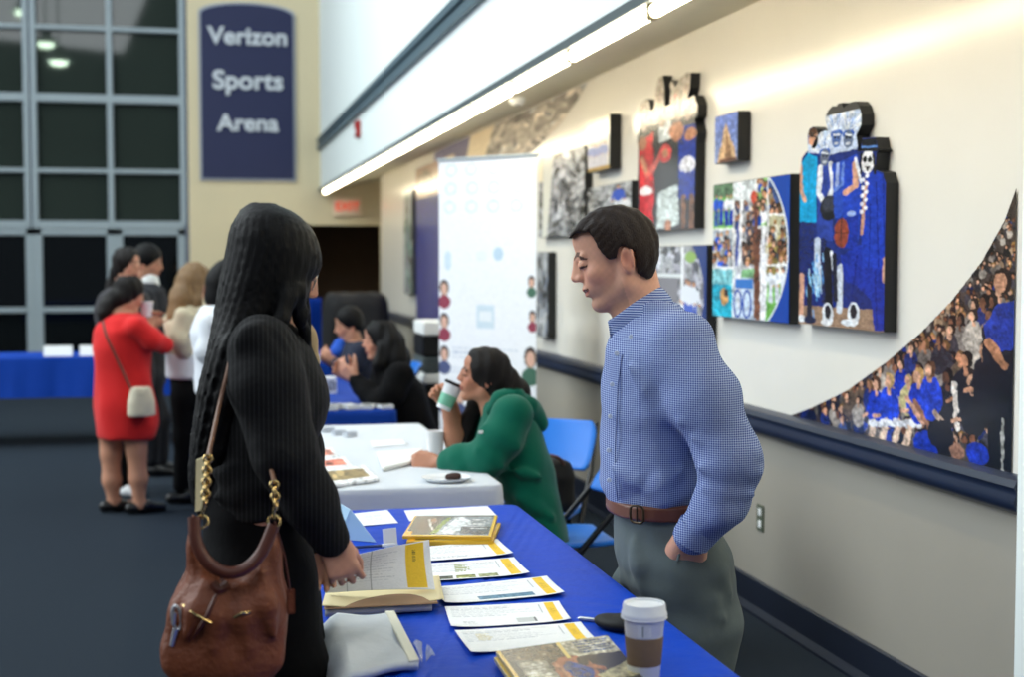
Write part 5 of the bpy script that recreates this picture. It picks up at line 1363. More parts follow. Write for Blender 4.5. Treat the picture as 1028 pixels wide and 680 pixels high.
# ------------------------------------------------------------------ the man in the blue checked shirt
def man():
    az = math.degrees(math.atan2(ray(650, 300)[0], ray(650, 300)[1]))
    o = on_y(676, 560, 3.5)
    fr = Fr(o.x, o.y, 180-az)
    root = fr.root('person', 'man in a blue checked shirt and grey trousers standing behind the blue table')
    g = Fig(fr, root); A = lambda px, py, y=0.: fr.at(px, py, y)
    T = g.T((630, 261), .263, 17, -2)
    torso = [(311, 636, 682, .07), (322, 624, 697, .12), (334, 615, 706, .17), (352, 609, 713, .203), (380, 606, 716, .21), (410, 605, 714, .205), (445, 604, 711, .195), (472, 603, 710, .192), (487, 605, 709, .188), (498, 610, 706, .179), (508, 613, 705, .173)]
    arm_l = [(682, 349, .16, .078), (707, 400, .21, .083), (733, 464, .245, .071), (723, 504, .245, .059), (697, 537, .222, .046)]
    arm_r = [(664, 350, -.165, .076), (680, 398, -.20, .08), (700, 464, -.24, .07), (690, 505, -.24, .055), (672, 535, -.21, .045)]
    leg_l = [(691, 585, .10, .118), (696, 640, .105, .105), (699, 735, .10, .08), (704, 850, .10, .058)]
    leg_r = [(668, 575, -.09, .115), (643, 610, -.10, .10), (640, 725, -.10, .078), (652, 850, -.10, .056)]
    hips = [(504, 614, 706, .172), (524, 616, 718, .18), (550, 619, 731, .186), (575, 624, 736, .19), (600, 632, 737, .185), (622, 648, 736, .16)]
    # body
    lo, hi = A(765, 876, 0), A(574, 200, 0)
    hx0, hx1 = A(664, 260)[0], A(572, 260)[0]; hz0 = A(630, 318)[2]
    xs = axis_grid([(lo[0]-.06, .012), (hx0-.005, .0032), (hx1+.01, .012), hi[0]+.1])
    ys = axis_grid([(-.34, .012), (-.09, .0032), (.09, .006), (.30, .012), .36])
    zs = axis_grid([(-.01, .014), (.74, .006), (.92, .013), (hz0, .0032), A(630, 200)[2]+.01])
    F = Field(xs, ys, zs)
    head_skin(F, T, mouth=.8, nose=.95)
    F.cap(A(636, 272), A(648, 330), .0575, .064, .03)
    F.cap(A(622, 300), A(630, 322), .02, .03, .04)
    g.loft(F, torso, 10, -.022)
    g.loft(F, hips, 6, -.02)
    for ch in (arm_l, arm_r, leg_l, leg_r): g.chain(F, ch, -.02)
    w = A(697, 538, .222); hand(F, w, A(685, 585, .168)-w, (1, .1, .3), (-.1, -1, 0), 1.2, curl=(8, 12, 10), thumb=(.95, .28, .1))
    w2 = A(672, 535, -.21); hand(F, w2, A(664, 565, -.2)-w2, (1, -.1, .2), (-.1, 1, 0), 1.0)
    F.mesh('body', M['skin'], root, face_paint(T, (226, 170, 142), lips=(190, 108, 100), brow=(44, 30, 25), beard=.28, mouth=.8), relax=1)
    # hair, cut along the outline of the head
    out = [(571.5, 240.5), (575, 232), (585, 219.5), (601, 209.5), (622, 205.5), (641, 211), (654, 222), (661.5, 238), (661.5, 258), (655, 279), (649.5, 280), (640, 274.5), (638.5, 262), (636, 252), (628, 247), (622, 249), (619, 259), (612.5, 261.5), (606, 255), (601, 249), (597.5, 241), (592, 233.5), (579, 234.5)]
    F = Field(np.arange(hx0-.02, hx1+.03, .0032), np.arange(-.11, .111, .0032), np.arange(A(630, 285)[2], A(630, 200)[2]+.02, .0032))
    S = T.S
    F.ell((-.05, 0, .62), (.46, .335, .44), .01, 'u', T); F.ell((-.14, 0, .42), (.34, .30, .36), .03, 'u', T); F.ell((.12, 0, .82), (.30, .25, .22), .04, 'u', T)
    F.prism_xz([(A(px, py, .0)[0], A(px, py, .0)[2]) for px, py in out], .006)
    F.ripple(lambda x, y, z: .0011*np.sin(240*x+90*z+60*y)*np.sin(150*z+40*x)+.0007*np.sin(420*y+50*x))
    F.mesh('hair', M['hair_brown'], root, relax=1)
    # shirt
    M['shirt'] = mat_stripes('blue_check_cotton', (46, 72, 142), (176, 191, 222), .0054, .42, 'X', 'Z', .8, bump=.3)
    lo, hi = A(775, 530, 0), A(596, 300, 0)
    F = Field(np.arange(lo[0]-.03, hi[0]+.03, .0065), np.arange(-.34, .345, .0065), np.arange(A(690, 572, .2)[2], A(640, 296)[2], .0065))
    g.loft(F, torso, 10, 0, rnd=.012)
    g.chain(F, arm_l, .004, .03); g.chain(F, arm_r, .004, .03)
    for y in (-1, 1): F.cap(A(662, 318, .05*y), A(686, 342, .13*y), .045, .064, .05)
    # pulled folds: across the chest to the armpit, at the elbow and above the belt
    for a, b, r in (((628, 366, .185), (668, 420, .20), .012), ((690, 440, .285), (757, 456, .29), .013), ((700, 470, .30), (764, 476, .29), .013), ((704, 490, .30), (756, 497, .29), .013), ((694, 515, .27), (742, 520, .27), .012), ((684, 424, .27), (748, 428, .275), .012), ((616, 470, .15), (668, 500, .19), .012), ((640, 500, .19), (690, 470, .19), .012)):
        a, b = A(*a), A(*b); F.cap(a, (a+b)/2, .001, r, .03); F.cap((a+b)/2, b, r, .001, .03)
    F.ripple(lambda x, y, z: .0045*np.sin(34*x+22*z+12*y)*np.sin(27*z-14*x+9*y)+.002*np.sin(70*z+30*x)*np.exp(-((z-A(700, 500)[2])/.09)**2)+.0035*np.sin(62*x+14*y)*np.exp(-((z-A(640, 490)[2])/.05)**2))
    F.cap(A(644, 296), A(648, 340), .054, .062, .006, 's')
    sh = F.mesh('shirt', M['shirt'], root, relax=2)
    # collar: a folded band round the neck
    M['collar'] = mat_stripes('blue_check_collar', (56, 82, 150), (184, 198, 226), .0060, .42, 'Z', None, .8, bump=.1)
    n = 60; R = []
    top_b, top_f, low_b, low_f = A(660, 288), A(611, 322), A(675, 303), A(614, 341)
    for t in np.linspace(0, 1, 8):
        ring = []
        for a in np.linspace(0, 2*PI, n, endpoint=False):
            f = (1+math.cos(a))/2; sy = math.sin(a)
            top = top_b*(1-f)+top_f*f; low = low_b*(1-f)+low_f*f
            low = low+np.array((-.052*math.exp(-((f-.78)/.2)**2), 0, -.002))*(abs(sy) > .2)
            p = top*(1-t)+low*t+np.array((0, 0, .006*math.sin(PI*t)))
            wy = (.060*(1-t)+.098*t)*(abs(sy)**.8)*math.copysign(1, sy)
            if f > .93: wy = math.copysign(max(abs(wy), .008+.012*t), sy if sy else 1)
            ring.append((p[0], wy, p[2]))
        R.append(ring)
    Pm = np.array(R); Pm = np.concatenate([Pm, Pm[:, :1]], 1)
    o = grid_mesh('collar', Pm, None, None, M['collar'], root); md = o.modifiers.new('thickness', 'SOLIDIFY'); md.thickness = .003; md.offset = 1
    # button strip and buttons on the front, turned a little to the viewer
    M['button'] = mat('pearl_button', (214, 224, 240), .3)
    vd = fr.R.T @ np.array(ray(630, 400)); back_az = math.atan2(-vd[1], -vd[0])
    for nm, px, py, r in (('button', 619, 355, 1), ('button', 614.5, 386, 1), ('button', 612.5, 418, 1), ('button', 611, 452, 1), ('button', 611.5, 482, 1), ('collar_button', 633, 338, .85)):
        p = hit(F, fr, px, py)
        if p is None: continue
        bm = BM(); lathe(bm, [(0, 0), (.0058*r, 0), (.0063*r, .0018), (.0054*r, .0034), (0, .0024)], 14); ob = obj(nm, bm, M['button'], root, True)
        ob.location = tuple(p); ob.rotation_euler = (0, PI/2, back_az if nm == 'button' else PI/2)
    # front strip, sewn double
    pts = [hit(F, fr, px, py) for px, py in ((624.5, 356), (620.5, 386), (619, 418), (617.5, 452), (617.5, 482), (620, 502))]
    pts = [p for p in pts if p is not None]
    bm = BM(); tube(bm, smooth_path(pts), .0022, 6); obj('front_seam', bm, M['shirt'], root, True)
    # cuff
    a, b = A(702, 528, .230), A(693, 544, .221); bm = BM(); tube(bm, [a, a*.6+b*.4, b], [.0505, .0495, .048], 28); ob = obj('cuff', bm, M['shirt'], root, True)
    # trousers
    M['trousers'] = mat('grey_green_wool', (92, 102, 102), .9, spec=.15, noise=.08, nscale=300, bump=.3, bscale=14, sheen=.1)
    F = Field(np.arange(A(752, 600)[0], A(596, 600)[0], .009), np.arange(-.25, .26, .009), np.arange(.04, A(660, 502)[2]+.01, .009))
    g.loft(F, hips, 6, .0, rnd=.01); g.chain(F, leg_l, 0, .05); g.chain(F, leg_r, 0, .05)
    F.cap(A(702, 520, .16), A(688, 590, .18), .03, .034, .05)
    for a, b, r in (((640, 588, .13), (720, 604, .2), .012), ((650, 604, .14), (730, 622, .2), .010), ((618, 575, -.02), (640, 592, .1), .014), ((622, 556, .06), (650, 575, .14), .011), ((636, 540, .15), (648, 600, .16), .012), ((700, 560, .19), (738, 600, .16), .012)):
        a, b = A(*a), A(*b); F.cap(a, (a+b)/2, .001, r, .03); F.cap((a+b)/2, b, r, .001, .03)
    F.ripple(lambda x, y, z: .006*np.sin(26*z+18*x+9*y)*np.sin(16*x-9*z+8*y)+.003*np.sin(60*z-30*x+20*y)*np.sin(25*x+14*z))
    F.mesh('trousers', M['trousers'], root, relax=2)
    FT = F
    # pocket edge
    bm = BM(); tube(bm, smooth_path([q for q in (hit(FT, fr, px, py) for px, py in ((699, 512), (692, 530), (685, 548), (680, 564))) if q is not None]), .0035, 8); obj('pocket_edge', bm, M['trousers'], root, True)
    # belt with buckle
    M['belt'] = mat('brown_belt_leather', (104, 58, 40), .42, noise=.15, nscale=30)
    lo = A(710, 525); hi = A(606, 505)
    F = Field(np.arange(lo[0]-.03, hi[0]+.04, .006), np.arange(-.21, .215, .006), np.arange(A(660, 518)[2], A(660, 490)[2], .004))
    g.loft(F, [(488, 612, 708, .185), (520, 612, 708, .185)], 8, .009, rnd=.003)
    K0, K1 = A(620, 496.5)[2], A(620, 511)[2]
    F.half((0, 0, K0), (0, 0, 1), .004); F.half((0, 0, K1), (0, 0, -1), .004)
    bt = F.mesh('belt', M['belt'], root)
    c0 = hit(F, fr, 641, 516)
    bm = BM(); q = []
    for k in range(24):
        a = 2*PI*k/24; q.append((.020*math.copysign(abs(math.cos(a))**.5, math.cos(a)), 0, .021*math.copysign(abs(math.sin(a))**.5, math.sin(a))))
    tube(bm, q, .0032, 8, closed=True); tube(bm, [(.0, 0, -.02), (0, 0, .02)], .002, 6)
    bk = obj('buckle', bm, mat('dark_brass', (70, 58, 44), .3, .8), bt, True); bk.location = tuple(c0+np.array((.004, .008, 0))); bk.rotation_euler = (0, 0, -.6)
    for ch, y in ((leg_l, .10), (leg_r, -.10)):
        e = A(ch[-1][0], ch[-1][1], y); shoe(root, (e[0]+.13, y, 0), (e[0]-.10, y, 0), M['black_shoe'])
man()
# ------------------------------------------------------------------ the woman in black with the brown bag
def woman():
    az = math.degrees(math.atan2(ray(270, 300)[0], ray(270, 300)[1]))
    o = on_y(262, 560, 2.95)
    fr = Fr(o.x, o.y, -az)
    root = fr.root('person', 'woman with long black hair in a dark pinstripe jacket lifting a sheet')
    g = Fig(fr, root); A = lambda px, py, y=0.: fr.at(px, py, y)
    T = g.T((263, 272), .212, 22, 4)
    torso = [(324, 264, 297, .05), (336, 251, 305, .10), (348, 238, 311, .145), (362, 228, 317, .17), (380, 220, 325, .18), (404, 214, 330, .178), (424, 211, 326, .168), (445, 209, 313, .155), (464, 207, 304, .146), (490, 204, 304, .162), (512, 203, 308, .178)]
    hips = [(482, 207, 304, .150), (505, 204, 308, .174), (540, 205, 312, .175), (575, 206, 317, .18), (610, 212, 318, .17)]
    leg_n = [(262, 590, -.085, .105), (276, 680, -.085, .10), (280, 770, -.085, .075), (272, 930, -.085, .055), (268, 976, -.085, .05)]
    leg_f = [(270, 590, .085, .105), (288, 680, .085, .09), (290, 770, .085, .075), (282, 930, .085, .055), (278, 976, .085, .05)]
    arm_n = [(263, 353, -.165, .062), (268, 388, -.185, .066), (286, 457, -.20, .058), (312, 505, -.185, .048), (332, 541, -.165, .034)]
    arm_f = [(268, 350, .165, .064), (280, 395, .18, .062), (296, 450, .19, .056), (308, 505, .12, .044), (316, 545, .02, .030)]
    S = T.S
    # body
    hz = A(262, 325)[2]; x0, x1 = A(238, 250)[0], A(322, 250)[0]
    lo, hi = A(190, 980), A(375, 200)
    F = Field(axis_grid([(lo[0]-.05, .012), (x0, .0045), (x1+.02, .006), hi[0]+.03]), axis_grid([(-.30, .007), (-.09, .0045), (.09, .010), .30]), axis_grid([(.0, .016), (.66, .014), (A(340, 600)[2], .005), (A(340, 530)[2], .014), (hz, .0045), A(262, 200)[2]+.02]))
    head_skin(F, T, mouth=.3, nose=.9, jaw=.92)
    F.cap(A(266, 290), A(270, 338), .046, .055, .03)
    g.loft(F, torso, 8, -.02); g.loft(F, hips, 0, -.015)
    for c in (arm_n, arm_f, leg_n, leg_f): g.chain(F, c, -.014)
    w = A(331, 541, -.165)
    hand(F, w, (.34, -.10, -.85), (.9, .05, .4), (-.25, 1, -.1), .82, curl=((26, 48, 30), (34, 54, 30), (42, 58, 30), (50, 60, 30)), spread=.16, k=.004, thumb=(.8, .3, .5), tcurl=25)
    w2 = A(317, 545, .02); hand(F, w2, (.15, -.05, -.9), (.8, -.1, .2), (0, -1, -.1), .72, curl=(25, 35, 25))
    F.mesh('body', M['skin'], root, face_paint(T, (206, 152, 126), lips=(178, 92, 86), brow=(26, 20, 18)), relax=1)
    # ring
    # hair
    F = Field(np.arange(A(180, 400)[0], A(330, 400)[0], .006), np.arange(-.235, .14, .006), np.arange(A(200, 530)[2], A(262, 198)[2], .006))
    K = [(204, 252, 272, .02), (208, 243, 286, .055), (216, 237, 301, .08), (232, 230, 315, .096), (250, 227, 322, .10), (268, 223, 323, .10), (278, 221, 319, .10), (287, 219, 306, .098), (300, 217, 299, .097), (314, 215, 292, .10), (326, 213, 272, .104), (340, 210, 252, .108), (360, 206, 240, .11), (385, 200, 234, .108), (415, 195, 231, .10), (445, 191, 228, .088), (475, 189, 224, .07), (500, 192, 217, .05), (520, 200, 212, .02)]
    g.loft(F, K, 0, 0, .02, 2.2, .015, y=-.028)
    F.ell((.46, 0, .20), (.13, .20, .24), .02*S, 's', T)
    # locks falling beside the face and over the shoulder
    for pts in ([(292, 262, -.085, .022), (297, 292, -.10, .02), (301, 318, -.09, .014), (307, 338, -.07, .010), (312, 362, -.07, .008), (317, 395, -.10, .006), (316, 425, -.12, .004), (312, 446, -.12, .002)],
                [(300, 255, -.06, .02), (303, 285, -.075, .015), (306, 310, -.06, .010), (309, 330, -.05, .007)],
                [(285, 275, -.10, .02), (288, 300, -.115, .018), (283, 320, -.13, .014), (268, 332, -.15, .010)],
                [(236, 350, -.13, .03), (229, 400, -.12, .028), (221, 450, -.10, .022), (210, 500, -.07, .012)]):
        g.chain(F, pts, 0, .012)
    za, zb_, xa_, xb_ = A(270, 240)[2], A(210, 480)[2], A(272, 240)[0], A(208, 480)[0]
    def strand(x, y, z):
        t = np.clip((za-z)/(za-zb_), 0, 1); an = np.arctan2(y+.03, x-(xa_+(xb_-xa_)*t))
        return .0018*np.sin(34*an+3*np.sin(7*z))+.0012*np.sin(71*an+5*np.sin(5*z)+2*np.sin(19*z))
    F.ripple(strand)
    F.mesh('hair', M['hair_black'], root, relax=1)
    # jacket
    M['pinstripe'] = mat_stripes('black_pinstripe_wool', (11, 11, 13), (38, 38, 40), .0088, .2, 'X', None, .9, 0, .25)
    F = Field(np.arange(A(198, 500)[0], A(352, 500)[0], .0065), np.arange(-.29, .285, .0065), np.arange(A(330, 556)[2], A(262, 308)[2], .0065))
    g.loft(F, torso, 8, 0, rnd=.01); g.chain(F, arm_n, .004, .022); g.chain(F, arm_f, .004, .022)
    F.cap(A(274, 330, -.05), A(266, 348, -.13), .03, .055, .04)
    for a, b, r in (((240, 345, -.215), (262, 330, -.21), .012), ((262, 445, -.245), (300, 470, -.245), .012), ((270, 466, -.24), (312, 458, -.24), .010), ((206, 470, -.13), (250, 485, -.15), .012), ((214, 500, -.14), (270, 490, -.16), .012), ((300, 512, -.21), (334, 520, -.2), .008)):
        a, b = A(*a), A(*b); F.cap(a, (a+b)/2, .001, r, .03); F.cap((a+b)/2, b, r, .001, .03)
    F.cap(A(276, 300), A(276, 345), .06, .064, .006, 's')
    F.cap(A(304, 318, .0), A(313, 352, .0), .028, .02, .006, 's')
    F.ripple(lambda x, y, z: .002*np.sin(40*z+20*x)*np.sin(33*x-12*z+14*y)+.0022*np.sin(260*y+60*x)*np.exp(-((z-A(262, 336)[2])/.03)**2)*(y < -.12))
    F.mesh('jacket', M['pinstripe'], root, relax=2)
    # blouse at the neck
    F = Field(np.arange(A(285, 340)[0], A(330, 340)[0], .006), np.arange(-.06, .065, .006), np.arange(A(300, 372)[2], A(300, 312)[2], .006))
    F.chain([A(298, 322), A(304, 340), A(312, 364)], [.022, .026, .02], .02)
    F.mesh('blouse', mat('tan_blouse', (176, 152, 112), .8), root)
    # collar edge of the jacket front
    # trousers
    F = Field(np.arange(A(195, 600)[0], A(345, 600)[0], .01), np.arange(-.22, .23, .01), np.arange(.06, A(262, 478)[2], .01))
    g.loft(F, hips, 0, 0, rnd=.02); g.chain(F, leg_n, 0, .04); g.chain(F, leg_f, 0, .04)
    F.ripple(lambda x, y, z: .003*np.sin(20*z+18*x)*np.sin(22*x-9*z+10*y))
    F.mesh('trousers', M['black_cloth'], root, relax=2)
    for y in (-.085, .085):
        e = A(272 if y < 0 else 282, 976, y); shoe(root, (e[0]+.09, y, 0), (e[0]-.12, y, 0), M['black_shoe'])
    # glasses arm and lens just past the hair
    gl = T.fwd((.40, -.125, .512))
    bm = BM(); q = [T.fwd((.40+.01*math.cos(a), -.125+.085*math.cos(a), .505+.075*math.sin(a))) for a in [2*PI*k/20 for k in range(20)]]; tube(bm, q, .0012, 6, closed=True)
    q = [T.fwd((.40+.01*math.cos(a), .125+.085*math.cos(a), .505+.075*math.sin(a))) for a in [2*PI*k/20 for k in range(20)]]; tube(bm, q, .0012, 6, closed=True)
    tube(bm, [T.fwd((.41, -.04, .52)), T.fwd((.415, .04, .52))], .0012, 6); tube(bm, [T.fwd((.39, -.21, .52)), T.fwd((-.05, -.33, .50))], .0012, 6); tube(bm, [T.fwd((.39, .21, .52)), T.fwd((-.05, .33, .50))], .0012, 6)
    obj('glasses', bm, mat('thin_metal_frame', (150, 146, 140), .25, .8), root, True)
    p = T.fwd((-.09, -.335, .33)); bm = BM(); lathe(bm, [(0, -.01), (.004, -.005), (.004, .004), (0, .008)], 10, *p); obj('earring', bm, mat('earring_gold', (214, 180, 120), .2, .9), root, True)
    # ---------------- the brown shoulder bag (its own thing)
    BY = -.27
    bag = fr.root('handbag', 'large brown leather handbag with gold chain at the hip of the pinstripe-jacket woman', 'handbag')
    B = lambda px, py, y=BY: fr.at(px, py, y)
    out = [(192, 514), (188, 545), (185, 575), (173, 608), (164, 642), (166, 664), (178, 680), (210, 692), (246, 693), (268, 683), (284, 660), (291, 628), (290, 596), (285, 560), (278, 528), (271, 527), (268, 545), (257, 562), (242, 574), (225, 577), (208, 571), (199, 548), (198, 516)]
    F = Field(np.arange(B(158, 600)[0], B(300, 600)[0], .005), np.arange(BY-.12, BY+.115, .005), np.arange(B(228, 704)[2], B(228, 505)[2], .005))
    c = B(228, 636); F.ell(c, (.165, .085, .135), .03); F.ell(B(226, 590), (.125, .055, .12), .05); F.ell(B(196, 540), (.03, .04, .07), .04); F.ell(B(277, 548), (.03, .04, .07), .04); F.ell(B(228, 668), (.15, .08, .07), .05)
    F.prism_xz([(B(px, py)[0], B(px, py)[2]) for px, py in out], .02)
    zt, xc = B(228, 577)[2], B(226, 600)[0]
    F.ripple(lambda x, y, z: .007*np.sin(70*(x-xc)*(1-.9*(zt-z)))*np.exp(-((z-zt+.02)/.07)**2)*(y < BY+.02)+.004*np.sin(25*x+30*z)*np.sin(32*z-20*x))
    for a, b, r in (((206, 590), (186, 640), .010), ((222, 592), (214, 650), .011), ((240, 590), (250, 650), .011), ((262, 575), (276, 640), .010)):
        a, b = B(*a, BY-.065), B(*b, BY-.088); F.cap(a, (a+b)/2, .002, r, .03); F.cap((a+b)/2, b, r, .002, .03)
    M['leather'] = mat('brown_leather', (116, 62, 38), .52, spec=.32, noise=.22, nscale=14, bump=.35, bscale=90)
    M['leather_d'] = mat('dark_brown_leather', (88, 42, 28), .4, noise=.15, nscale=20)
    M['gold'] = mat('pale_gold_metal', (216, 186, 128), .22, .95); M['silver2'] = mat('bright_silver_metal', (200, 200, 205), .35, .8)
    F.mesh('bag_body', M['leather'], bag, relax=2)
    Hb = lambda px, py: hit(F, fr, px, py) if hit(F, fr, px, py) is not None else B(px, py, BY-.08)
    YF = BY-.075
    hd = BM(); tube(hd, smooth_path([B(195, 519, YF), B(197, 543, YF-.01), B(208, 564, YF-.02), B(226, 575, YF-.025), B(245, 572, YF-.02), B(262, 556, YF-.01), B(275, 527, YF)]), .0115, 12)
    obj('rolled_handle', hd, M['leather_d'], bag, True)
    def ringat(p, r=.011, t=.0024, par=bag, nm='ring', m=M['gold']):
        b = BM(); tube(b, [np.array(p)+np.array((r*math.cos(a), .3*r*math.sin(a), r*math.sin(a))) for a in [2*PI*k/20 for k in range(20)]], t, 8, closed=True); return obj(nm, b, m, par, True)
    ringat(B(203, 524, YF)); ringat(B(275, 524, YF))
    def chain(p, q, n):
        p, q = np.array(p), np.array(q); d = (q-p)/n; L = np.linalg.norm(d); u = d/L
        for k in range(n):
            c = p+d*(k+.5); v = np.array((u[2], 0, -u[0])) if k % 2 == 0 else np.array((.35*u[2], -.93, -.35*u[0]))
            b = BM(); tube(b, [c+u*L*.66*math.cos(a)+v*.0068*math.sin(a) for a in [2*PI*j/16 for j in range(16)]], .0026, 8, closed=True); obj('chain_link', b, M['gold'], bag, True)
    chain(B(209, 458, YF), B(206, 505, YF), 8); chain(B(275, 484, YF), B(277, 508, YF), 4)
    for a, b2 in (((206, 505), (203, 521)), ((277, 508), (275, 521))):
        b = BM(); tube(b, [B(*a, YF), B((a[0]+b2[0])/2-1.2, (a[1]+b2[1])/2, YF), B(*b2, YF)], [.0045, .0032, .003], 8); obj('clasp', b, M['gold'], bag, True)
    # thin shoulder strap
    b = BM()
    P = smooth_path([B(209, 459, YF), B(214, 436, YF+.06), B(221, 404, -.215), B(227, 380, -.20), B(233, 356, -.17), B(242, 338, -.13)], 10)
    tube(b, P, .0042, 8); obj('shoulder_strap', b, mat('tan_strap', (126, 88, 66), .5), bag, True)
    b = BM(); tube(b, smooth_path([B(275, 484, YF), B(273, 474, -.27), B(269, 462, -.21), B(264, 440, -.19)]), .0042, 8); obj('shoulder_strap', b, mat('tan_strap_b', (120, 84, 62), .5), bag, True)
    # front fittings
    b = BM(); tube(b, smooth_path([Hb(224, 580), Hb(216, 600), Hb(206, 622), Hb(192, 642)]), .004, 8); obj('drawstring', b, M['leather_d'], bag, True)
    b = BM(); tube(b, smooth_path([Hb(214, 586), Hb(220, 592), Hb(228, 587)]), .009, 8); obj('knot', b, M['leather_d'], bag, True)
    b = BM(); tube(b, smooth_path([Hb(184, 608), Hb(196, 617), Hb(212, 626)]), .0024, 8); obj('zipper', b, M['gold'], bag, True)
    b = BM(); tube(b, smooth_path([Hb(235, 620), Hb(243, 616), Hb(251, 615)]), .0028, 8); obj('zipper', b, M['gold'], bag, True)
    p = Hb(178, 620); 
    b = BM(); tube(b, [np.array(p)+np.array((.008*math.cos(a)-.1*.02*math.sin(a), -.004, .022*math.sin(a))) for a in [2*PI*k/20 for k in range(20)]], .0036, 8, closed=True)
    lk = obj('buckle_charm', b, M['silver2'], bag, True)
    b = BM(); tube(b, [np.array(p)+np.array((-.004, -.006, .01)), np.array(p)+np.array((-.006, -.006, -.012))], .004, 8); tube(b, [np.array(p)+np.array((-.002, -.006, -.02)), np.array(p)+np.array((-.010, -.008, -.05))], [.006, .004], 8); obj('charm_tassel', b, M['silver2'], lk, True)
    p = Hb(292, 606) if hit(F, fr, 288, 606) is None else B(292, 606, BY-.02)
    b = BM(); box(b, -.008, .008, -.002, .002, -.024, .024, bev=.002); lt = obj('leather_tag', b, M['leather'], bag); lt.location = tuple(B(292, 604, BY-.03))
    b = BM(); tube(b, [B(276, 524, YF), B(286, 560, BY-.05), B(291, 592, BY-.03)], .002, 6); obj('tag_cord', b, M['leather_d'], bag)
    # pale booklet tucked in behind the chain
    q = [B(197, 462, -.23), B(208, 458, -.23), B(204, 512, -.235), B(196, 514, -.235)]
    b = BM(); prism(b, q, (0, .008, 0)); bk = obj('booklet', b, M['cream']); bk.parent = None
    bk.location = tuple(fr.o); bk.rotation_euler = (0, 0, fr.h); tag(bk, 'pale booklet sticking up out of the brown handbag', 'booklet')
    # ring on a finger
woman()
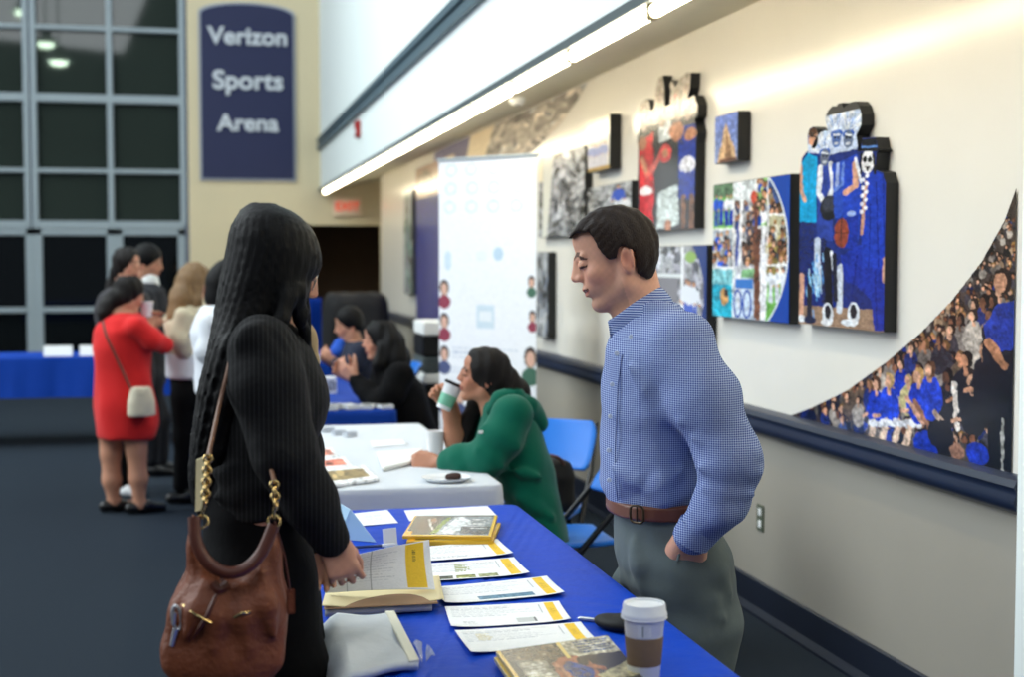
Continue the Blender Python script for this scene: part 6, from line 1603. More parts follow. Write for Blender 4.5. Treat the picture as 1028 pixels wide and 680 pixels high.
# ------------------------------------------------------------------ people seated and standing further back
M['skin_b'] = M['skin']
def frame_for(px, y, deg_off, base='left', py=300):
    r_ = ray(px, py); az = math.degrees(math.atan2(r_[0], r_[1])); o = on_y(px, py, y)
    return Fr(o.x, o.y, (180-az if base == 'left' else -az)+deg_off)
def seated_green():
    fr = frame_for(535, 5.45, 0)
    root = fr.root('person', 'seated woman in a green hoodie drinking from a paper cup at the white table')
    g = Fig(fr, root); A = lambda px, py, y=0.: fr.at(px, py, y)
    T = g.T((490, 382), .213, -6, 2)
    torso = [(399, 484, 508, .06), (408, 484, 524, .11), (420, 484, 536, .165), (440, 478, 546, .175), (462, 486, 553, .17), (485, 500, 558, .165), (510, 512, 563, .17), (535, 516, 570, .18), (548, 518, 570, .17)]
    arm_l = [(514, 418, .17, .078), (503, 440, .20, .074), (488, 461, .21, .064), (462, 462, .16, .052), (440, 465, .11, .040)]
    arm_r = [(500, 420, -.17, .075), (486, 440, -.20, .07), (462, 460, -.18, .056), (458, 438, -.15, .046), (452, 410, -.12, .036)]
    thigh_l = [(536, 535, .10, .085), (500, 530, .10, .085), (462, 535, .10, .07), (470, 640, .10, .05), (476, 655, .1, .045)]
    thigh_r = [(536, 535, -.10, .085), (502, 528, -.10, .085), (466, 532, -.10, .07), (474, 630, -.10, .05), (480, 645, -.1, .045)]
    P = arm_l+arm_r+thigh_l+thigh_r+[(480, 345, 0), (570, 540, 0)]
    pts = np.array([g.P(q) for q in P]); lo, hi = pts.min(0)-.14, pts.max(0)+.12
    hz = A(490, 402)[2]
    F = Field(axis_grid([(lo[0], .012), (A(526, 380)[0], .0055), hi[0]+.16]), axis_grid([(lo[1], .010), (-.09, .0055), (.22, .011), hi[1]]), axis_grid([(0, .014), (.73, .007), (hz, .0055), hi[2]]))
    head_skin(F, T, mouth=.2, nose=.85, jaw=.93)
    F.cap(A(489, 392), A(497, 415), .046, .055, .03)
    g.loft(F, torso, 0, -.02)
    for c in (arm_l, thigh_l, thigh_r): g.chain(F, c, -.014)
    g.chain(F, arm_r, -.012, start=0, end=3); g.chain(F, arm_r, 0, start=2)
    w = A(438, 465, .11); hand(F, w, A(402, 464, .07)-w, (.2, -.5, .8), (0, -1, -.6), 1.0, curl=((45, 60, 40), (50, 62, 40), (55, 65, 40), (58, 65, 40)), thumb=(.8, .45, .4))
    w2 = A(452, 410, -.11); hand(F, w2, A(440, 392, -.10)-w2, (-.6, .1, .5), (-.2, 1, .1), .95, curl=(45, 50, 30), thumb=(.5, .7, .5))
    F.mesh('body', M['skin'], root, face_paint(T, (182, 126, 98), lips=(160, 80, 76), brow=(26, 20, 18)))
    # hair: drawn back, falling in front of the far shoulder
    F = Field(np.arange(A(530, 380)[0]-.04, A(458, 400)[0]+.02, .0065), np.arange(-.22, .14, .0065), np.arange(A(480, 462)[2], A(495, 344)[2], .0065))
    S = T.S
    F.ell((-.08, 0, .62), (.45, .355, .43), .03*S, 'u', T); F.ell((-.20, 0, .42), (.33, .34, .40), .06*S, 'u', T); F.ell((.05, 0, .86), (.27, .24, .17), .05*S, 'u', T)
    F.ell((.50, 0, .34), (.38, .40, .50), .02*S, 's', T)
    g.chain(F, [(512, 385, -.02, .05), (519, 396, 0, .048), (510, 405, .02, .045)], 0, .04)
    g.chain(F, [(492, 392, -.08, .03), (478, 405, -.12, .032), (471, 425, -.14, .034), (468, 445, -.14, .03), (469, 458, -.14, .018)], 0, .03)
    F.ripple(lambda x, y, z: .0022*np.sin(130*(x+.4*z)+60*y+4*np.sin(8*z)))
    F.mesh('hair', M['hair_dark'], root)
    # hoodie
    M['green'] = mat('green_fleece', (4, 96, 76), .9, spec=.15, noise=.1, nscale=12, bump=.3, bscale=16, sheen=.15)
    F = Field(np.arange(A(585, 500)[0], A(425, 468)[0], .008), np.arange(-.30, .315, .008), np.arange(A(540, 558)[2], A(500, 386)[2], .008))
    g.loft(F, torso, 0, .004, rnd=.02); g.chain(F, arm_l, .006, .03, 0, 4); g.chain(F, arm_r, .006, .03, 0, 3)
    g.chain(F, [(464, 462, .165, .054), (452, 464, .14, .050)], .004, .02)
    for a, b, r in (((486, 430, .24), (520, 450, .26), .014), ((480, 452, .27), (505, 470, .27), .014), ((505, 470, .2), (545, 480, .17), .008), ((520, 500, .17), (556, 520, .16), .008), ((456, 460, .2), (474, 478, .22), .010)):
        a, b = A(*a), A(*b); F.cap(a, (a+b)/2, .001, r, .04); F.cap((a+b)/2, b, r, .001, .04)
    F.ripple(lambda x, y, z: .004*np.sin(26*z+14*x)*np.sin(21*x-12*z+16*y))
    F.cap(A(490, 394), A(498, 420), .055, .06, .01, 's')
    hd = F.mesh('hoodie', M['green'], root, relax=2); logo = hit(F, fr, 483, 434)
    F = Field(np.arange(A(560, 440)[0], A(478, 400)[0], .0065), np.arange(-.17, .175, .0065), np.arange(A(540, 440)[2], A(500, 386)[2], .0065))
    g.chain(F, [(493, 412, .10, .024), (502, 401, .12, .028), (516, 398, .11, .034), (530, 408, .06, .034), (541, 424, 0, .024)], 0, .03)
    g.chain(F, [(493, 412, -.10, .024), (502, 401, -.12, .028), (516, 398, -.11, .034), (530, 408, -.06, .034), (541, 424, 0, .024)], 0, .03)
    g.chain(F, [(516, 405, 0, .04), (530, 415, 0, .05), (542, 427, 0, .02)], 0, .04)
    F.ell(A(506, 396), (.075, .085, .06), .02, 's')
    F.mesh('hood', M['green'], root)
    p = A(482, 431, .16); b = BM(); box(b, -.01, .01, -.002, .002, -.006, .006, bev=.001); l = obj('chest_logo', b, M['white_paper'], hd); l.location = tuple(logo if logo is not None else p)
    M['jeans'] = mat('dark_jeans', (34, 40, 58), .9, bump=.2)
    F = Field(np.arange(A(590, 540)[0], A(440, 540)[0], .012), np.arange(-.24, .25, .012), np.arange(.07, A(540, 505)[2], .012))
    g.chain(F, thigh_l, 0, .04, 0, 4); g.chain(F, thigh_r, 0, .04, 0, 4); F.ell(A(538, 530), (.11, .17, .09), .05)
    F.mesh('jeans', M['jeans'], root)
    for q in (thigh_l[-1], thigh_r[-1]):
        e = A(*q[:3]); shoe(root, (e[0]+.16, e[1], 0), (e[0]-.06, e[1], 0), M['black_shoe'])
    # the cup she drinks from
    c = A(445, 411, -.035); r = thing('drink_cup', 'white and green paper cup lifted to the mouth of the woman in green', 'cup')
    wp = fr.R @ c+fr.o; r.location = tuple(wp); r.rotation_euler = (0, math.radians(24), 0)
    paper_cup(r, .105, mat('green_print', (120, 190, 160), .6))
    bm = BM(); lathe(bm, [(.038, .103), (.0405, .104), (.040, .112), (.036, .116), (0, .115)], 28); obj('lid', bm, M['black'], r, True)
seated_green()
def seated_black():
    fr = frame_for(400, 7.95, 0)
    root = fr.root('person', 'seated woman with long dark hair in a black top at the far blue table')
    g = Fig(fr, root); A = lambda px, py, y=0.: fr.at(px, py, y)
    T = g.T((386, 344), .222, 6, 3)
    torso = [(362, 380, 400, .06), (370, 374, 410, .14), (384, 372, 422, .18), (405, 376, 430, .175), (425, 388, 436, .17), (446, 396, 440, .18), (458, 398, 440, .17)]
    arm_l = [(402, 376, .18, .07), (394, 394, .22, .064), (381, 406, .22, .056), (368, 394, .14, .046), (357, 382, .08, .034)]
    arm_r = [(392, 376, -.18, .068), (384, 394, -.2, .06), (372, 402, -.18, .052), (364, 390, -.1, .042), (354, 380, -.02, .032)]
    leg_l = [(425, 446, .1, .09), (390, 448, .1, .08), (362, 450, .1, .066), (364, 510, .1, .045), (366, 524, .1, .04)]
    leg_r = [(425, 446, -.1, .09), (390, 446, -.1, .08), (364, 448, -.1, .066), (366, 506, -.1, .045), (368, 520, -.1, .04)]
    pts = np.array([g.P(q) for q in arm_l+arm_r+leg_l+leg_r+[(386, 322, 0), (440, 400, 0), (334, 372, 0)]]); lo, hi = pts.min(0)-.12, pts.max(0)+.1; lo[2] = .0
    F = Field(axis_grid([(lo[0], .014), (A(405, 340)[0], .008), hi[0]]), axis_grid([(lo[1], .012), (-.09, .008), (.15, .012), hi[1]]), axis_grid([(0, .016), (A(370, 395)[2], .008), hi[2]]))
    head_skin(F, T, nose=.85, jaw=.95)
    F.cap(A(386, 352), A(390, 372), .048, .058, .03); g.loft(F, torso, 0, -.02)
    for c in (arm_l, arm_r, leg_l, leg_r): g.chain(F, c, -.01)
    w = A(357, 382, .08); hand(F, w, A(338, 366, .04)-w, (.4, 0, .7), (.4, -1, .2), 1.05, curl=(20, 28, 20))
    w = A(354, 380, -.02); hand(F, w, A(337, 370, .0)-w, (.4, 0, .7), (.4, 1, .2), 1.0, curl=(20, 28, 20))
    F.mesh('body', M['skin'], root, face_paint(T, (206, 150, 124), brow=(22, 18, 18)))
    F = Field(np.arange(A(424, 340)[0], A(366, 340)[0], .008), np.arange(-.17, .18, .008), np.arange(A(400, 392)[2], A(386, 320)[2], .008))
    long_hair(F, T, face=(.48, 0, .36), fr=(.34, .33, .46))
    g.chain(F, [(394, 345, .04, .075), (397, 362, .05, .08), (400, 378, .06, .06), (402, 388, .06, .03)], 0, .04)
    g.chain(F, [(384, 350, .09, .03), (380, 366, .11, .032), (378, 380, .12, .02)], 0, .03)
    F.ripple(lambda x, y, z: .003*np.sin(110*(x+.3*z)+60*y))
    F.mesh('hair', M['hair_black'], root)
    F = Field(np.arange(A(460, 430)[0], A(350, 385)[0], .011), np.arange(-.31, .32, .011), np.arange(A(420, 466)[2], A(390, 354)[2], .011))
    g.loft(F, torso, 0, .006, rnd=.02); g.chain(F, arm_l, .006, .03); g.chain(F, arm_r, .006, .03); F.cap(A(386, 350), A(390, 376), .054, .06, .01, 's')
    F.ripple(lambda x, y, z: .005*np.sin(24*z+14*x)*np.sin(20*x-10*z+14*y))
    F.mesh('top', M['black_cloth'], root)
    F = Field(np.arange(A(450, 446)[0], A(345, 446)[0], .013), np.arange(-.24, .25, .013), np.arange(.06, A(420, 425)[2], .013))
    g.chain(F, leg_l, .004, .04, 0, 4); g.chain(F, leg_r, .004, .04, 0, 4); F.ell(A(424, 444), (.13, .19, .1), .05)
    F.mesh('trousers', M['black_cloth'], root)
    for q in (leg_l[-1], leg_r[-1]):
        e = A(*q[:3]); shoe(root, (e[0]+.15, e[1], 0), (e[0]-.06, e[1], 0), M['black_shoe'])
seated_black()
def seated_man():
    fr = frame_for(360, 10.2, 0)
    root = fr.root('person', 'seated man with short dark hair in dark blue, beyond the woman in the black top')
    g = Fig(fr, root); A = lambda px, py, y=0.: fr.at(px, py, y)
    T = g.T((354, 328), .232, 12, 3)
    torso = [(342, 346, 364, .06), (348, 342, 370, .14), (358, 338, 376, .18), (374, 340, 380, .18), (392, 344, 381, .17), (410, 348, 383, .17), (418, 348, 383, .16)]
    arm_l = [(361, 353, .19, .068), (356, 366, .22, .06), (350, 378, .2, .052), (342, 370, .12, .042), (337, 364, .08, .032)]
    arm_r = [(354, 353, -.19, .066), (350, 366, -.2, .058), (345, 376, -.18, .05), (340, 370, -.1, .042), (335, 366, -.02, .032)]
    leg_l = [(372, 410, .1, .09), (346, 410, .1, .08), (330, 412, .1, .066), (332, 470, .1, .045), (332, 474, .1, .04)]
    leg_r = [(372, 410, -.1, .09), (346, 410, -.1, .08), (331, 411, -.1, .066), (333, 466, -.1, .045), (333, 470, -.1, .04)]
    pts = np.array([g.P(q) for q in arm_l+arm_r+leg_l+leg_r+[(354, 308, 0), (384, 380, 0), (326, 360, 0)]]); lo, hi = pts.min(0)-.12, pts.max(0)+.1
    F = Field(axis_grid([(lo[0], .014), hi[0]]), axis_grid([(lo[1], .013), hi[1]]), axis_grid([(0, .016), (A(354, 346)[2], .009), hi[2]]))
    head_skin(F, T); F.cap(A(354, 335), A(357, 350), .052, .06, .03); g.loft(F, torso, 0, -.02)
    for c in (arm_l, arm_r, leg_l, leg_r): g.chain(F, c, -.012)
    w = A(337, 364, .08); hand(F, w, (.6, -.1, .5), (.4, 0, .7), (.4, -1, 0), 1.05, curl=(30, 35, 20))
    w = A(335, 366, -.02); hand(F, w, (.6, .1, .5), (.4, 0, .7), (.4, 1, 0), 1.05, curl=(30, 35, 20))
    F.mesh('body', M['skin'], root, face_paint(T, (200, 146, 118), brow=(22, 18, 18)))
    F = Field(np.arange(A(374, 330)[0], A(330, 330)[0], .009), np.arange(-.12, .125, .009), np.arange(A(354, 344)[2], A(354, 304)[2], .009))
    F.ell((-.06, 0, .68), (.43, .345, .42), .02, 'u', T); F.ell((-.2, 0, .45), (.25, .32, .3), .03, 'u', T); F.ell((.42, 0, .30), (.40, .42, .42), .006, 's', T); F.ell((-.05, 0, .1), (.34, .5, .26), .01, 's', T)
    F.mesh('hair', M['hair_black'], root)
    M['navy_shirt'] = mat('dark_navy_shirt', (22, 30, 52), .85, bump=.2)
    F = Field(np.arange(A(395, 390)[0], A(330, 370)[0], .012), np.arange(-.3, .31, .012), np.arange(A(370, 424)[2], A(357, 336)[2], .012))
    g.loft(F, torso, 0, .006); g.chain(F, arm_l, .006, .03); g.chain(F, arm_r, .006, .03); F.cap(A(354, 334), A(357, 352), .058, .062, .01, 's')
    F.mesh('shirt', M['navy_shirt'], root)
    F = Field.cube(A(350, 362, -.12), A(326, 338, .12), .01) if False else Field(np.arange(A(352, 350)[0], A(326, 350)[0], .01), np.arange(-.14, .15, .01), np.arange(A(340, 364)[2], A(340, 336)[2], .01))
    g.chain(F, [(341, 345, .05, .04), (339, 353, .06, .05), (341, 358, .05, .03)], 0, .03); g.chain(F, [(342, 345, -.05, .04), (340, 353, -.06, .05), (342, 358, -.05, .03)], 0, .03)
    F.mesh('scarf', mat('bright_blue_scarf', (24, 84, 190), .8), root)
    F = Field(np.arange(A(392, 410)[0], A(318, 410)[0], .014), np.arange(-.24, .25, .014), np.arange(.06, A(372, 392)[2], .014))
    g.chain(F, leg_l, .004, .04, 0, 4); g.chain(F, leg_r, .004, .04, 0, 4); F.ell(A(372, 408), (.12, .18, .1), .05)
    F.mesh('trousers', M['black_cloth'], root)
    for q in (leg_l[-1], leg_r[-1]):
        e = A(*q[:3]); shoe(root, (e[0]+.17, e[1], 0), (e[0]-.06, e[1], 0), M['black_shoe'])
seated_man()
# ------------------------------------------------------------------ the group standing by the window wall
def stand(fr, root, T, torso, arms, legs, hands, skin, garments, hairs, step=.011, fine=.008, feet=None, hairmat='hair_black', neck=None, jaw=1.0, nose=.9, hip=None, skin_legs=False):
    g = Fig(fr, root); A = lambda px, py, y=0.: fr.at(px, py, y)
    pts = [g.P(q) for c in arms+legs for q in c]+[T.fwd(q) for q in ((-.6, -.4, -.2), (.6, .4, 1.15))]
    for py, x0, x1, b in torso: pts += [A(x0, py), A(x1, py)]
    pts = np.array(pts); lo, hi = pts.min(0)-.10, pts.max(0)+.10; lo[2] = 0
    z0 = T.fwd((0, 0, -.3))[2]
    F = Field(np.arange(lo[0], hi[0], step), np.arange(lo[1], hi[1], step), axis_grid([(0., .014), (z0, fine), hi[2]]))
    head_skin(F, T, jaw=jaw, nose=nose)
    n = neck or (T.fwd((-.10, 0, .25)), T.fwd((-.16, 0, -.22)))
    F.cap(n[0], n[1], .05, .056, .03)
    g.loft(F, torso, 0, -.02)
    if hip: g.loft(F, hip, 0, -.015)
    for c in arms: g.chain(F, c, -.010)
    for c in legs: g.chain(F, c, 0 if skin_legs else -.012)
    for a in hands: hand(F, *a[:4], a[4] if len(a) > 4 else 1.0, **(a[5] if len(a) > 5 else {}))
    if skin_legs:
        for c in legs:
            e = g.P(c[-1]); F.cap(e, (e[0]+.12, e[1], .03), .034, .028, .03)
    F.mesh('body', M['skin'], root, face_paint(T, skin, brow=(30, 22, 20)))
    for nm, m, build, lo2, hi2, st in garments:
        F = Field.cube(lo2, hi2, st); build(g, F, A); F.mesh(nm, m, root, relax=2)
    if hairs:
        zz = hairs[1]
        F = Field.cube(np.minimum(T.fwd((-.75, -.6, -.3)), T.fwd((.6, .6, 1.2)))-.05, np.maximum(T.fwd((-.75, -.6, -.3)), T.fwd((.6, .6, 1.2)))+.05, .008)
        F = Field(np.arange(hairs[2][0], hairs[3][0], .008), np.arange(hairs[2][1], hairs[3][1], .008), np.arange(hairs[2][2], hairs[3][2], .008))
        hairs[0](g, F, A, T); F.mesh('hair', M[hairmat], root)
    for e, m in feet or []:
        e = A(*e); shoe(root, (e[0]+.15, e[1], 0), (e[0]-.06, e[1], 0), m)
    return g
def bnds(A, pxs, ys, pys):
    P = np.array([A(px, py, y) for px in pxs for py in pys for y in ys]); return P.min(0), P.max(0)
def red_woman():
    fr = frame_for(122, 9.0, 20, 'right')
    root = fr.root('person', 'woman in a red knee-length dress with dark hair, standing in the group by the windows')
    A = lambda px, py, y=0.: fr.at(px, py, y)
    T = Fig(fr, root).T((126, 296), .215, 14)
    torso = [(314, 112, 138, .07), (320, 104, 146, .15), (332, 97, 150, .185), (350, 95, 150, .18), (370, 97, 148, .17), (388, 97, 150, .175), (408, 97, 154, .195), (426, 99, 156, .2), (440, 101, 152, .19)]
    arm_n = [(136, 328, -.18, .062), (152, 341, -.20, .055), (165, 347, -.16, .045), (157, 336, -.06, .036), (150, 326, -.02, .028)]
    arm_f = [(128, 328, .18, .06), (146, 342, .2, .052), (158, 346, .16, .044), (156, 336, .08, .036), (152, 328, .02, .028)]
    leg_n = [(136, 432, -.085, .085), (137, 452, -.085, .06), (139, 480, -.085, .055), (140, 508, -.085, .034)]
    leg_f = [(112, 432, .07, .085), (111, 455, .07, .06), (112, 482, .07, .055), (114, 505, .07, .034)]
    M['red'] = mat('red_dress_cloth', (214, 40, 40), .85, spec=.15, noise=.06, nscale=10, bump=.3, bscale=14, sheen=.1)
    def dress(g, F, A):
        g.loft(F, torso, 0, .004, rnd=.02); g.chain(F, arm_n, .008, .03, 0, 3); g.chain(F, arm_f, .008, .03, 0, 3)
        F.ripple(lambda x, y, z: .006*np.sin(30*y+6*z)*np.sin(12*z+20*x))
    def hair(g, F, A, T):
        S = T.S
        long_hair(F, T, face=(.46, 0, .30), fr=(.34, .34, .42))
        g.chain(F, [(117, 298, .0, .05), (110, 305, .02, .045), (105, 314, .02, .04), (103, 324, .02, .022)], 0, .04)
        F.ripple(lambda x, y, z: .003*np.sin(110*(x+.3*z)+60*y))
    lo, hi = bnds(A, (84, 176), (-.3, .3), (308, 448))
    hl, hh = bnds(A, (96, 146), (-.12, .13), (276, 330))
    stand(fr, root, T, torso, [arm_n, arm_f], [leg_n, leg_f], [(A(150, 326, -.02), (.3, .3, .9), (.8, 0, -.2), (0, 1, 0), .9, dict(curl=(35, 40, 30))), (A(152, 328, .02), (.2, -.2, .9), (.8, 0, -.2), (0, -1, 0), .9, dict(curl=(35, 40, 30)))],
          (196, 142, 114), [('dress', M['red'], dress, lo, hi, .011)], (hair, 0, hl, hh), feet=[((140, 512, -.085), M['black_shoe']), ((114, 509, .07), M['black_shoe'])], hairmat='hair_dark', skin_legs=True)
    c = A(148, 318, .0); w = fr.R @ c+fr.o
    r = thing('paper_cup', 'small white paper cup in the hands of the woman in the red dress', 'cup', tuple(w)); paper_cup(r, .09)
    # cream bucket bag across her body
    B = lambda px, py, y=-.262: fr.at(px, py, y)
    bag = fr.root('crossbody_bag', 'small cream bucket bag on a thin strap against the red dress', 'handbag')
    F = Field(np.arange(B(124, 400)[0], B(162, 400)[0], .007), np.arange(-.36, -.16, .007), np.arange(B(142, 422)[2], B(142, 382)[2], .007))
    c = B(142, 403); z0, z1 = B(142, 418)[2], B(142, 389)[2]
    F.loft([(z0, 0, .085, .06), ((z0+z1)/2, 0, .082, .055), (z1, 0, .058, .045)], .01, 'u', T3((c[0], c[1], 0)), 2.4, .012)
    F.ripple(lambda x, y, z: .004*np.sin(90*x+60*y)*np.clip((z-(z0+z1)/2)/(z1-z0)*2, 0, 1))
    F.mesh('bag_body', mat('cream_leather', (206, 196, 172), .55), bag)
    bm = BM(); tube(bm, smooth_path([B(131, 390), B(120, 366, -.232), B(107, 338, -.21), B(103, 322, -.15)]), .008, 8); obj('strap', bm, mat('brown_thin_strap', (110, 60, 48), .5), bag, True)
    bm = BM(); tube(bm, smooth_path([B(131, 391), B(137, 396, -.30), B(144, 397, -.305), B(151, 391)]), .005, 6); obj('drawstring', bm, mat('cream_cord', (180, 168, 144), .6), bag, True)
red_woman()
def group():
    # woman facing the viewer's right, behind the red dress
    fr = frame_for(124, 9.75, -40, 'right')
    root = fr.root('person', 'long-haired woman in white shoes mostly hidden behind the red dress')
    A = lambda px, py, y=0.: fr.at(px, py, y)
    T = Fig(fr, root).T((125, 268), .222, 4)
    torso = [(288, 112, 136, .07), (296, 106, 144, .15), (312, 102, 146, .18), (340, 106, 144, .16), (370, 104, 148, .18), (392, 106, 146, .19)]
    arms = [[(132, 304, -.19, .05), (140, 324, -.2, .046), (150, 338, -.14, .04), (154, 330, -.04, .03)], [(118, 304, .19, .05), (122, 326, .2, .046), (134, 340, .16, .04), (146, 334, .08, .03)]]
    legs = [[(128, 392, -.09, .085), (126, 440, -.09, .06), (124, 494, -.09, .036)], [(118, 392, .09, .085), (118, 440, .09, .06), (118, 494, .09, .036)]]
    def top(g, F, A): g.loft(F, torso, 0, .006); g.chain(F, arms[0], .006, .03, 0, 3); g.chain(F, arms[1], .006, .03, 0, 3)
    def pants(g, F, A): g.loft(F, torso[-3:], 0, .0); g.chain(F, legs[0], .006, .04); g.chain(F, legs[1], .006, .04)
    def hair(g, F, A, T):
        long_hair(F, T, face=(.46, 0, .34), fr=(.34, .30, .44))
        g.chain(F, [(118, 272, .06, .05), (114, 290, .07, .05), (112, 308, .07, .04), (112, 320, .06, .02)], 0, .04)
        F.ripple(lambda x, y, z: .003*np.sin(110*(x+.3*z)+60*y))
    lo, hi = bnds(A, (96, 160), (-.3, .3), (284, 400)); l2, h2 = bnds(A, (100, 150), (-.2, .2), (336, 498)); hl, hh = bnds(A, (104, 146), (-.16, .17), (248, 326)); l2[2] = .05
    M['grey_top'] = mat('dark_grey_knit', (52, 50, 54), .9, bump=.3)
    stand(fr, root, T, torso, arms, legs, [(A(154, 330, -.04), (.5, .3, .6), (.5, 0, .6), (0, 1, 0), .9), (A(146, 334, .08), (.6, -.3, .5), (.5, 0, .6), (0, -1, 0), .9)], (206, 152, 126), [('top', M['grey_top'], top, lo, hi, .012), ('trousers', M['black_cloth'], pants, l2, h2, .014)], (hair, 0, hl, hh), feet=[((124, 500, -.09), M['white']), ((118, 500, .09), M['white'])], hairmat='hair_dark')
    # man in a dark suit
    fr = frame_for(146, 10.6, -8, 'right')
    root = fr.root('person', 'dark-haired man in a dark suit with white collar behind the red dress')
    A = lambda px, py, y=0.: fr.at(px, py, y)
    T = Fig(fr, root).T((145, 266), .235, 10)
    torso = [(284, 134, 160, .07), (292, 128, 166, .16), (308, 125, 168, .2), (330, 126, 166, .19), (350, 128, 164, .18), (372, 128, 166, .19), (386, 129, 166, .19)]
    arms = [[(146, 298, -.21, .062), (150, 318, -.23, .055), (160, 336, -.2, .046), (168, 330, -.08, .032)], [(140, 298, .21, .062), (144, 318, .23, .055), (156, 336, .2, .046), (166, 332, .08, .032)]]
    legs = [[(150, 380, -.1, .095), (152, 420, -.1, .07), (152, 462, -.1, .045)], [(146, 380, .1, .095), (160, 420, .1, .07), (162, 462, .1, .045)]]
    M['suit'] = mat('dark_suit', (22, 24, 32), .85, bump=.2)
    def jacket(g, F, A):
        g.loft(F, torso, 0, .008); [g.chain(F, c, .006, .03) for c in arms]
        F.ell(A(158, 296), (.06, .05, .11), .01, 's')
    def pants(g, F, A): g.loft(F, torso[-3:], 0, 0); [g.chain(F, c, .008, .04) for c in legs]
    def shirt(g, F, A): F.cap(A(150, 282), A(157, 304), .07, .045, .02); F.cap(A(157, 304), A(158, 320), .045, .02, .02)
    def hair(g, F, A, T):
        F.ell((-.06, 0, .70), (.44, .35, .42), .02, 'u', T); F.ell((-.2, 0, .45), (.25, .32, .3), .03, 'u', T); F.ell((.42, 0, .28), (.40, .42, .44), .006, 's', T); F.ell((-.05, 0, .1), (.34, .5, .26), .01, 's', T)
    lo, hi = bnds(A, (118, 176), (-.31, .31), (278, 390)); l2, h2 = bnds(A, (122, 176), (-.22, .22), (346, 466)); l2[2] = .05; l3, h3 = bnds(A, (138, 170), (-.12, .12), (274, 326)); hl, hh = bnds(A, (124, 166), (-.14, .14), (242, 286))
    stand(fr, root, T, torso, arms, legs, [(A(168, 330, -.08), (.6, .3, .4), (.5, 0, .6), (0, 1, 0)), (A(166, 332, .08), (.6, -.3, .4), (.5, 0, .6), (0, -1, 0))], (196, 142, 114), [('shirt', M['white_paper'], shirt, l3, h3, .012), ('jacket', M['suit'], jacket, lo, hi, .012), ('trousers', M['suit'], pants, l2, h2, .014)], (hair, 0, hl, hh), feet=[((152, 470, -.1), M['black_shoe']), ((162, 470, .1), M['black_shoe'])])
    # blonde woman with a black folder
    fr = frame_for(186, 9.35, 10, 'right')
    root = fr.root('person', 'woman with long fair hair in a cream top and black trousers')
    A = lambda px, py, y=0.: fr.at(px, py, y)
    T = Fig(fr, root).T((192, 284), .222, 16)
    torso = [(300, 180, 204, .07), (308, 172, 206, .14), (322, 166, 206, .18), (340, 168, 204, .165), (360, 169, 204, .165), (378, 169, 206, .18)]
    hip = [(366, 170, 204, .165), (390, 172, 206, .185), (404, 174, 204, .18)]
    arms = [[(184, 318, -.18, .052), (180, 340, -.21, .048), (184, 352, -.18, .042), (198, 346, -.1, .03)], [(190, 318, .18, .052), (190, 340, .2, .048), (196, 352, .16, .042), (204, 346, .08, .03)]]
    legs = [[(186, 400, -.085, .09), (186, 440, -.085, .062), (181, 488, -.085, .04)], [(192, 400, .085, .09), (194, 440, .085, .062), (192, 484, .085, .04)]]
    M['cream_knit'] = mat('cream_knit', (206, 194, 166), .9, bump=.3); M['white_top'] = mat('white_cotton', (224, 228, 234), .85, bump=.2)
    def top(g, F, A): g.loft(F, torso[:-1], 0, .008); [g.chain(F, c, .008, .03, 0, 3) for c in arms]; F.ripple(lambda x, y, z: .005*np.sin(24*z+12*x)*np.sin(18*x+14*y))
    def under(g, F, A): g.loft(F, [(352, 168, 205, .168), (380, 168, 207, .185)], 0, .006)
    def pants(g, F, A): g.loft(F, hip, 0, 0); [g.chain(F, c, .006, .04) for c in legs]
    def hair(g, F, A, T):
        long_hair(F, T, face=(.48, 0, .30), fr=(.34, .32, .44))
        g.chain(F, [(188, 282, -.03, .07), (183, 300, -.05, .075), (180, 318, -.06, .07), (180, 334, -.06, .05), (181, 346, -.06, .02)], 0, .04)
        g.chain(F, [(200, 282, -.06, .03), (198, 302, -.10, .03), (194, 322, -.12, .028), (192, 338, -.12, .015)], 0, .03)
        F.ripple(lambda x, y, z: .003*np.sin(110*(x+.2*z)+60*y))
    lo, hi = bnds(A, (156, 216), (-.3, .3), (296, 366)); l2, h2 = bnds(A, (162, 214), (-.22, .22), (346, 384)); l3, h3 = bnds(A, (164, 214), (-.22, .22), (362, 492)); l3[2] = .05; hl, hh = bnds(A, (166, 216), (-.17, .17), (256, 350))
    stand(fr, root, T, torso, arms, legs, [(A(198, 346, -.1), (.8, .2, .1), (.1, .3, .9), (0, 1, 0), .9), (A(204, 346, .08), (.8, -.3, .1), (.1, 0, .9), (0, -1, 0), .9)], (210, 158, 132), [('sweater', M['cream_knit'], top, lo, hi, .011), ('undershirt', M['white_top'], under, l2, h2, .012), ('trousers', M['black_cloth'], pants, l3, h3, .013)], (hair, 0, hl, hh), hip=hip, hairmat='hair_fair', feet=[((181, 496, -.085), M['black_shoe']), ((192, 492, .085), M['black_shoe'])])
    fo = thing('folder', 'black folder held out by the woman with fair hair', 'folder')
    q = [fr.R @ A(px, py, y)+fr.o for px, py, y in ((171, 348, -.24), (196, 335, -.24), (200, 328, .0), (177, 338, .0))]
    c = sum(q)/4; fo.location = tuple(c)
    bm = BM(); prism(bm, [Vector(p-c) for p in q], (0, 0, .012)); obj('cover', bm, M['black'], fo)
    bm = BM(); prism(bm, [Vector((p-c)*.93)+Vector((0, 0, .012)) for p in q], (0, 0, .004)); obj('inner_sheet', bm, M['dark_trim_and_shade'], fo)
    # woman in white, hidden for the most part by the woman in the pinstripe jacket
    fr = frame_for(216, 7.6, 6, 'right')
    root = fr.root('person', 'black-haired woman in a white top, mostly hidden behind the pinstripe jacket')
    A = lambda px, py, y=0.: fr.at(px, py, y)
    T = Fig(fr, root).T((226, 286), .222, 12)
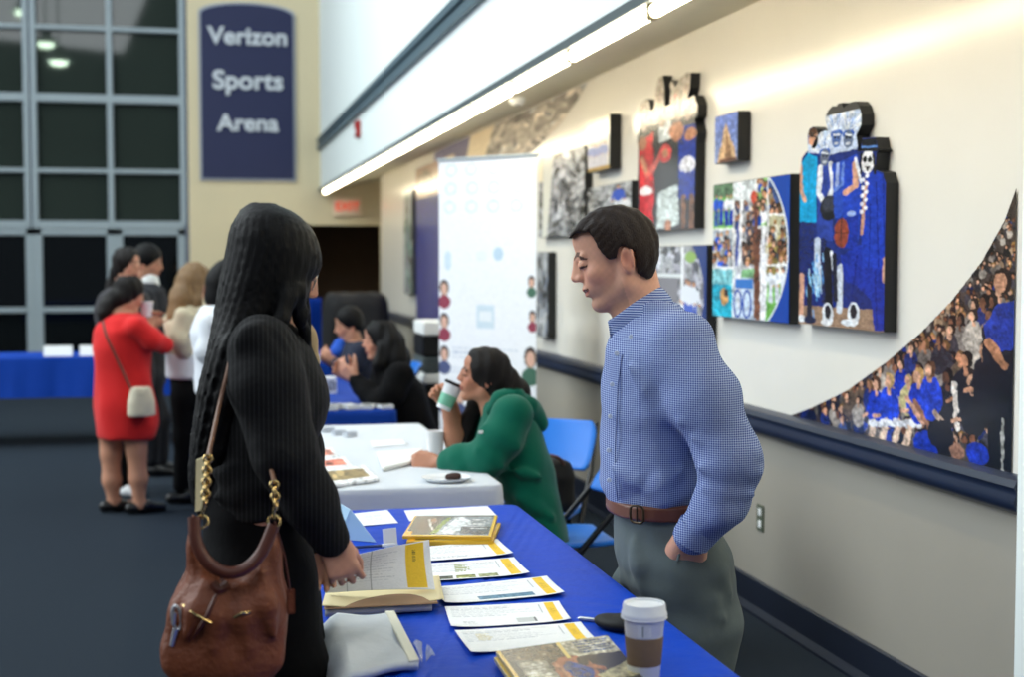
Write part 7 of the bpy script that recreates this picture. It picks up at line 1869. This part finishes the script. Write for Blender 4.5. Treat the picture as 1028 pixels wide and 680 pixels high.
    torso = [(306, 204, 236, .07), (316, 198, 242, .14), (334, 193, 246, .18), (352, 195, 244, .165), (372, 197, 242, .16), (396, 198, 246, .18)]
    hip = [(390, 198, 246, .18), (420, 200, 246, .19), (440, 204, 244, .18)]
    arms = [[(212, 326, -.18, .055), (208, 352, -.21, .048), (222, 372, -.18, .042), (240, 366, -.1, .03)], [(220, 326, .18, .055), (220, 352, .2, .048), (232, 372, .16, .042), (246, 366, .08, .03)]]
    legs = [[(222, 430, -.085, .09), (222, 480, -.085, .062), (218, 540, -.085, .04)], [(226, 430, .085, .09), (228, 480, .085, .062), (226, 536, .085, .04)]]
    def top(g, F, A): g.loft(F, torso, 0, .008); [g.chain(F, c, .008, .03, 0, 3) for c in arms]; F.ripple(lambda x, y, z: .005*np.sin(24*z+12*x)*np.sin(18*x+14*y))
    def pants(g, F, A): g.loft(F, hip, 0, 0); [g.chain(F, c, .006, .04) for c in legs]
    def hair(g, F, A, T):
        long_hair(F, T, face=(.48, 0, .30), fr=(.34, .32, .44)); g.chain(F, [(220, 284, 0, .07), (219, 300, .0, .06), (220, 312, 0, .04)], 0, .04)
    lo, hi = bnds(A, (184, 256), (-.3, .3), (302, 400)); l3, h3 = bnds(A, (190, 254), (-.22, .22), (386, 548)); l3[2] = .05; hl, hh = bnds(A, (200, 254), (-.14, .14), (252, 322))
    stand(fr, root, T, torso, arms, legs, [(A(240, 366, -.1), (.8, .2, .1), (.1, .3, .9), (0, 1, 0), .9), (A(246, 366, .08), (.8, -.3, .1), (.1, 0, .9), (0, -1, 0), .9)], (206, 152, 126), [('top', M['white_top'], top, lo, hi, .011), ('trousers', M['black_cloth'], pants, l3, h3, .014)], (hair, 0, hl, hh), hip=hip, feet=[((218, 548, -.085), M['black_shoe']), ((226, 544, .085), M['black_shoe'])])
group()
# ================================================================== light and camera
cam = bpy.data.cameras.new('camera'); co = bpy.data.objects.new('camera', cam); C.objects.link(co)
cam.sensor_width = 36; cam.lens = FPX/1028*36; cam.clip_start = .05; cam.clip_end = 200
co.location = (0, 0, CAMH); co.rotation_euler = (PI/2-TH, 0, -PSI)
cam.dof.use_dof = True; cam.dof.focus_distance = 3.55; cam.dof.aperture_fstop = 2.8
bpy.context.scene.camera = co
w = bpy.data.worlds.new('world'); bpy.context.scene.world = w; w.use_nodes = True
w.node_tree.nodes['Background'].inputs[0].default_value = (.62, .76, 1, 1); w.node_tree.nodes['Background'].inputs[1].default_value = WORLD_E
def area(name, loc, size, power, col, target):
    l = bpy.data.lights.new(name, 'AREA'); l.energy = power; l.color = col; l.shape = 'RECTANGLE'; l.size, l.size_y = size
    o = bpy.data.objects.new(name, l); C.objects.link(o); o.location = loc
    o.rotation_euler = (Vector(target)-Vector(loc)).to_track_quat('-Z', 'Y').to_euler()
    return o
# the hall's high lights overhead, a lower side light and an added fill
area('hall_and_fill_light', (-6.0, 9.0, 8.8), (7, 9), HALL_E, (.88, .97, 1), (1.7, 8.0, 3.5))
area('hall_and_fill_light', (-11.0, 7.0, 5.6), (7, 9), SIDE_E, (.9, .97, 1), (1.7, 6.0, 1.5))
area('hall_and_fill_light', (-5.0, 14, 8.8), (6, 8), HALL_E*.4, (.88, .97, 1), (1, 15, 2))
area('hall_and_fill_light', (-3.5, -3.5, 10.0), (5, 5), HALL_E*.34, (.9, .97, 1), (1.5, 4.5, 1.2))  # fill light added behind the viewer, to the left
# high-bay lamps whose glow shows in the dark window panes
M['bay'] = mat_emit('bay_lamp_glow', (225, 255, 225), 40)
for i, (px, py, ly) in enumerate(((45, 44, 13.0), (58, 62, 15.0), (22, 12, 11.0))):
    q = on_y(px, py, EY); t = (2*EY-ly)/EY
    a = Vector((q.x*t, ly, CAMH+(q.z-CAMH)*t))
    L = thing('bay_lamp', ['hall lamp mirrored small and high in the window pane', 'hall lamp mirrored brightest in the middle window pane', 'hall lamp mirrored in the window pane at the photo\'s left edge'][i], 'lamp', tuple(a), 0, 'high hall lamps')
    bm = BM(); lathe(bm, [(0, .3), (.08, .3), (.1, .2), (.24, .02), (.22, .02), (.08, .18), (0, .18)], 20); obj('reflector', bm, M['frame'], L, True)
    bm = BM(); lathe(bm, [(0, .16), (.12, .1), (.16, .02), (.12, -.04), (0, -.06)], 16); obj('bulb', bm, M['bay'], L, True)
    bm = BM(); tube(bm, [(0, 0, .3), (0, 0, 8.2-a.z)], .012, 6); obj('hanging_rod', bm, M['frame'], L)
sc = bpy.context.scene
sc.view_settings.view_transform = 'Standard'; sc.view_settings.look = 'None'; sc.view_settings.gamma = 1; sc.view_settings.use_curve_mapping = False
sc.view_settings.exposure = EXPO
sc.cycles.use_denoising = True; sc.cycles.max_bounces = 6; sc.cycles.diffuse_bounces = 3; sc.cycles.sample_clamp_indirect = 6
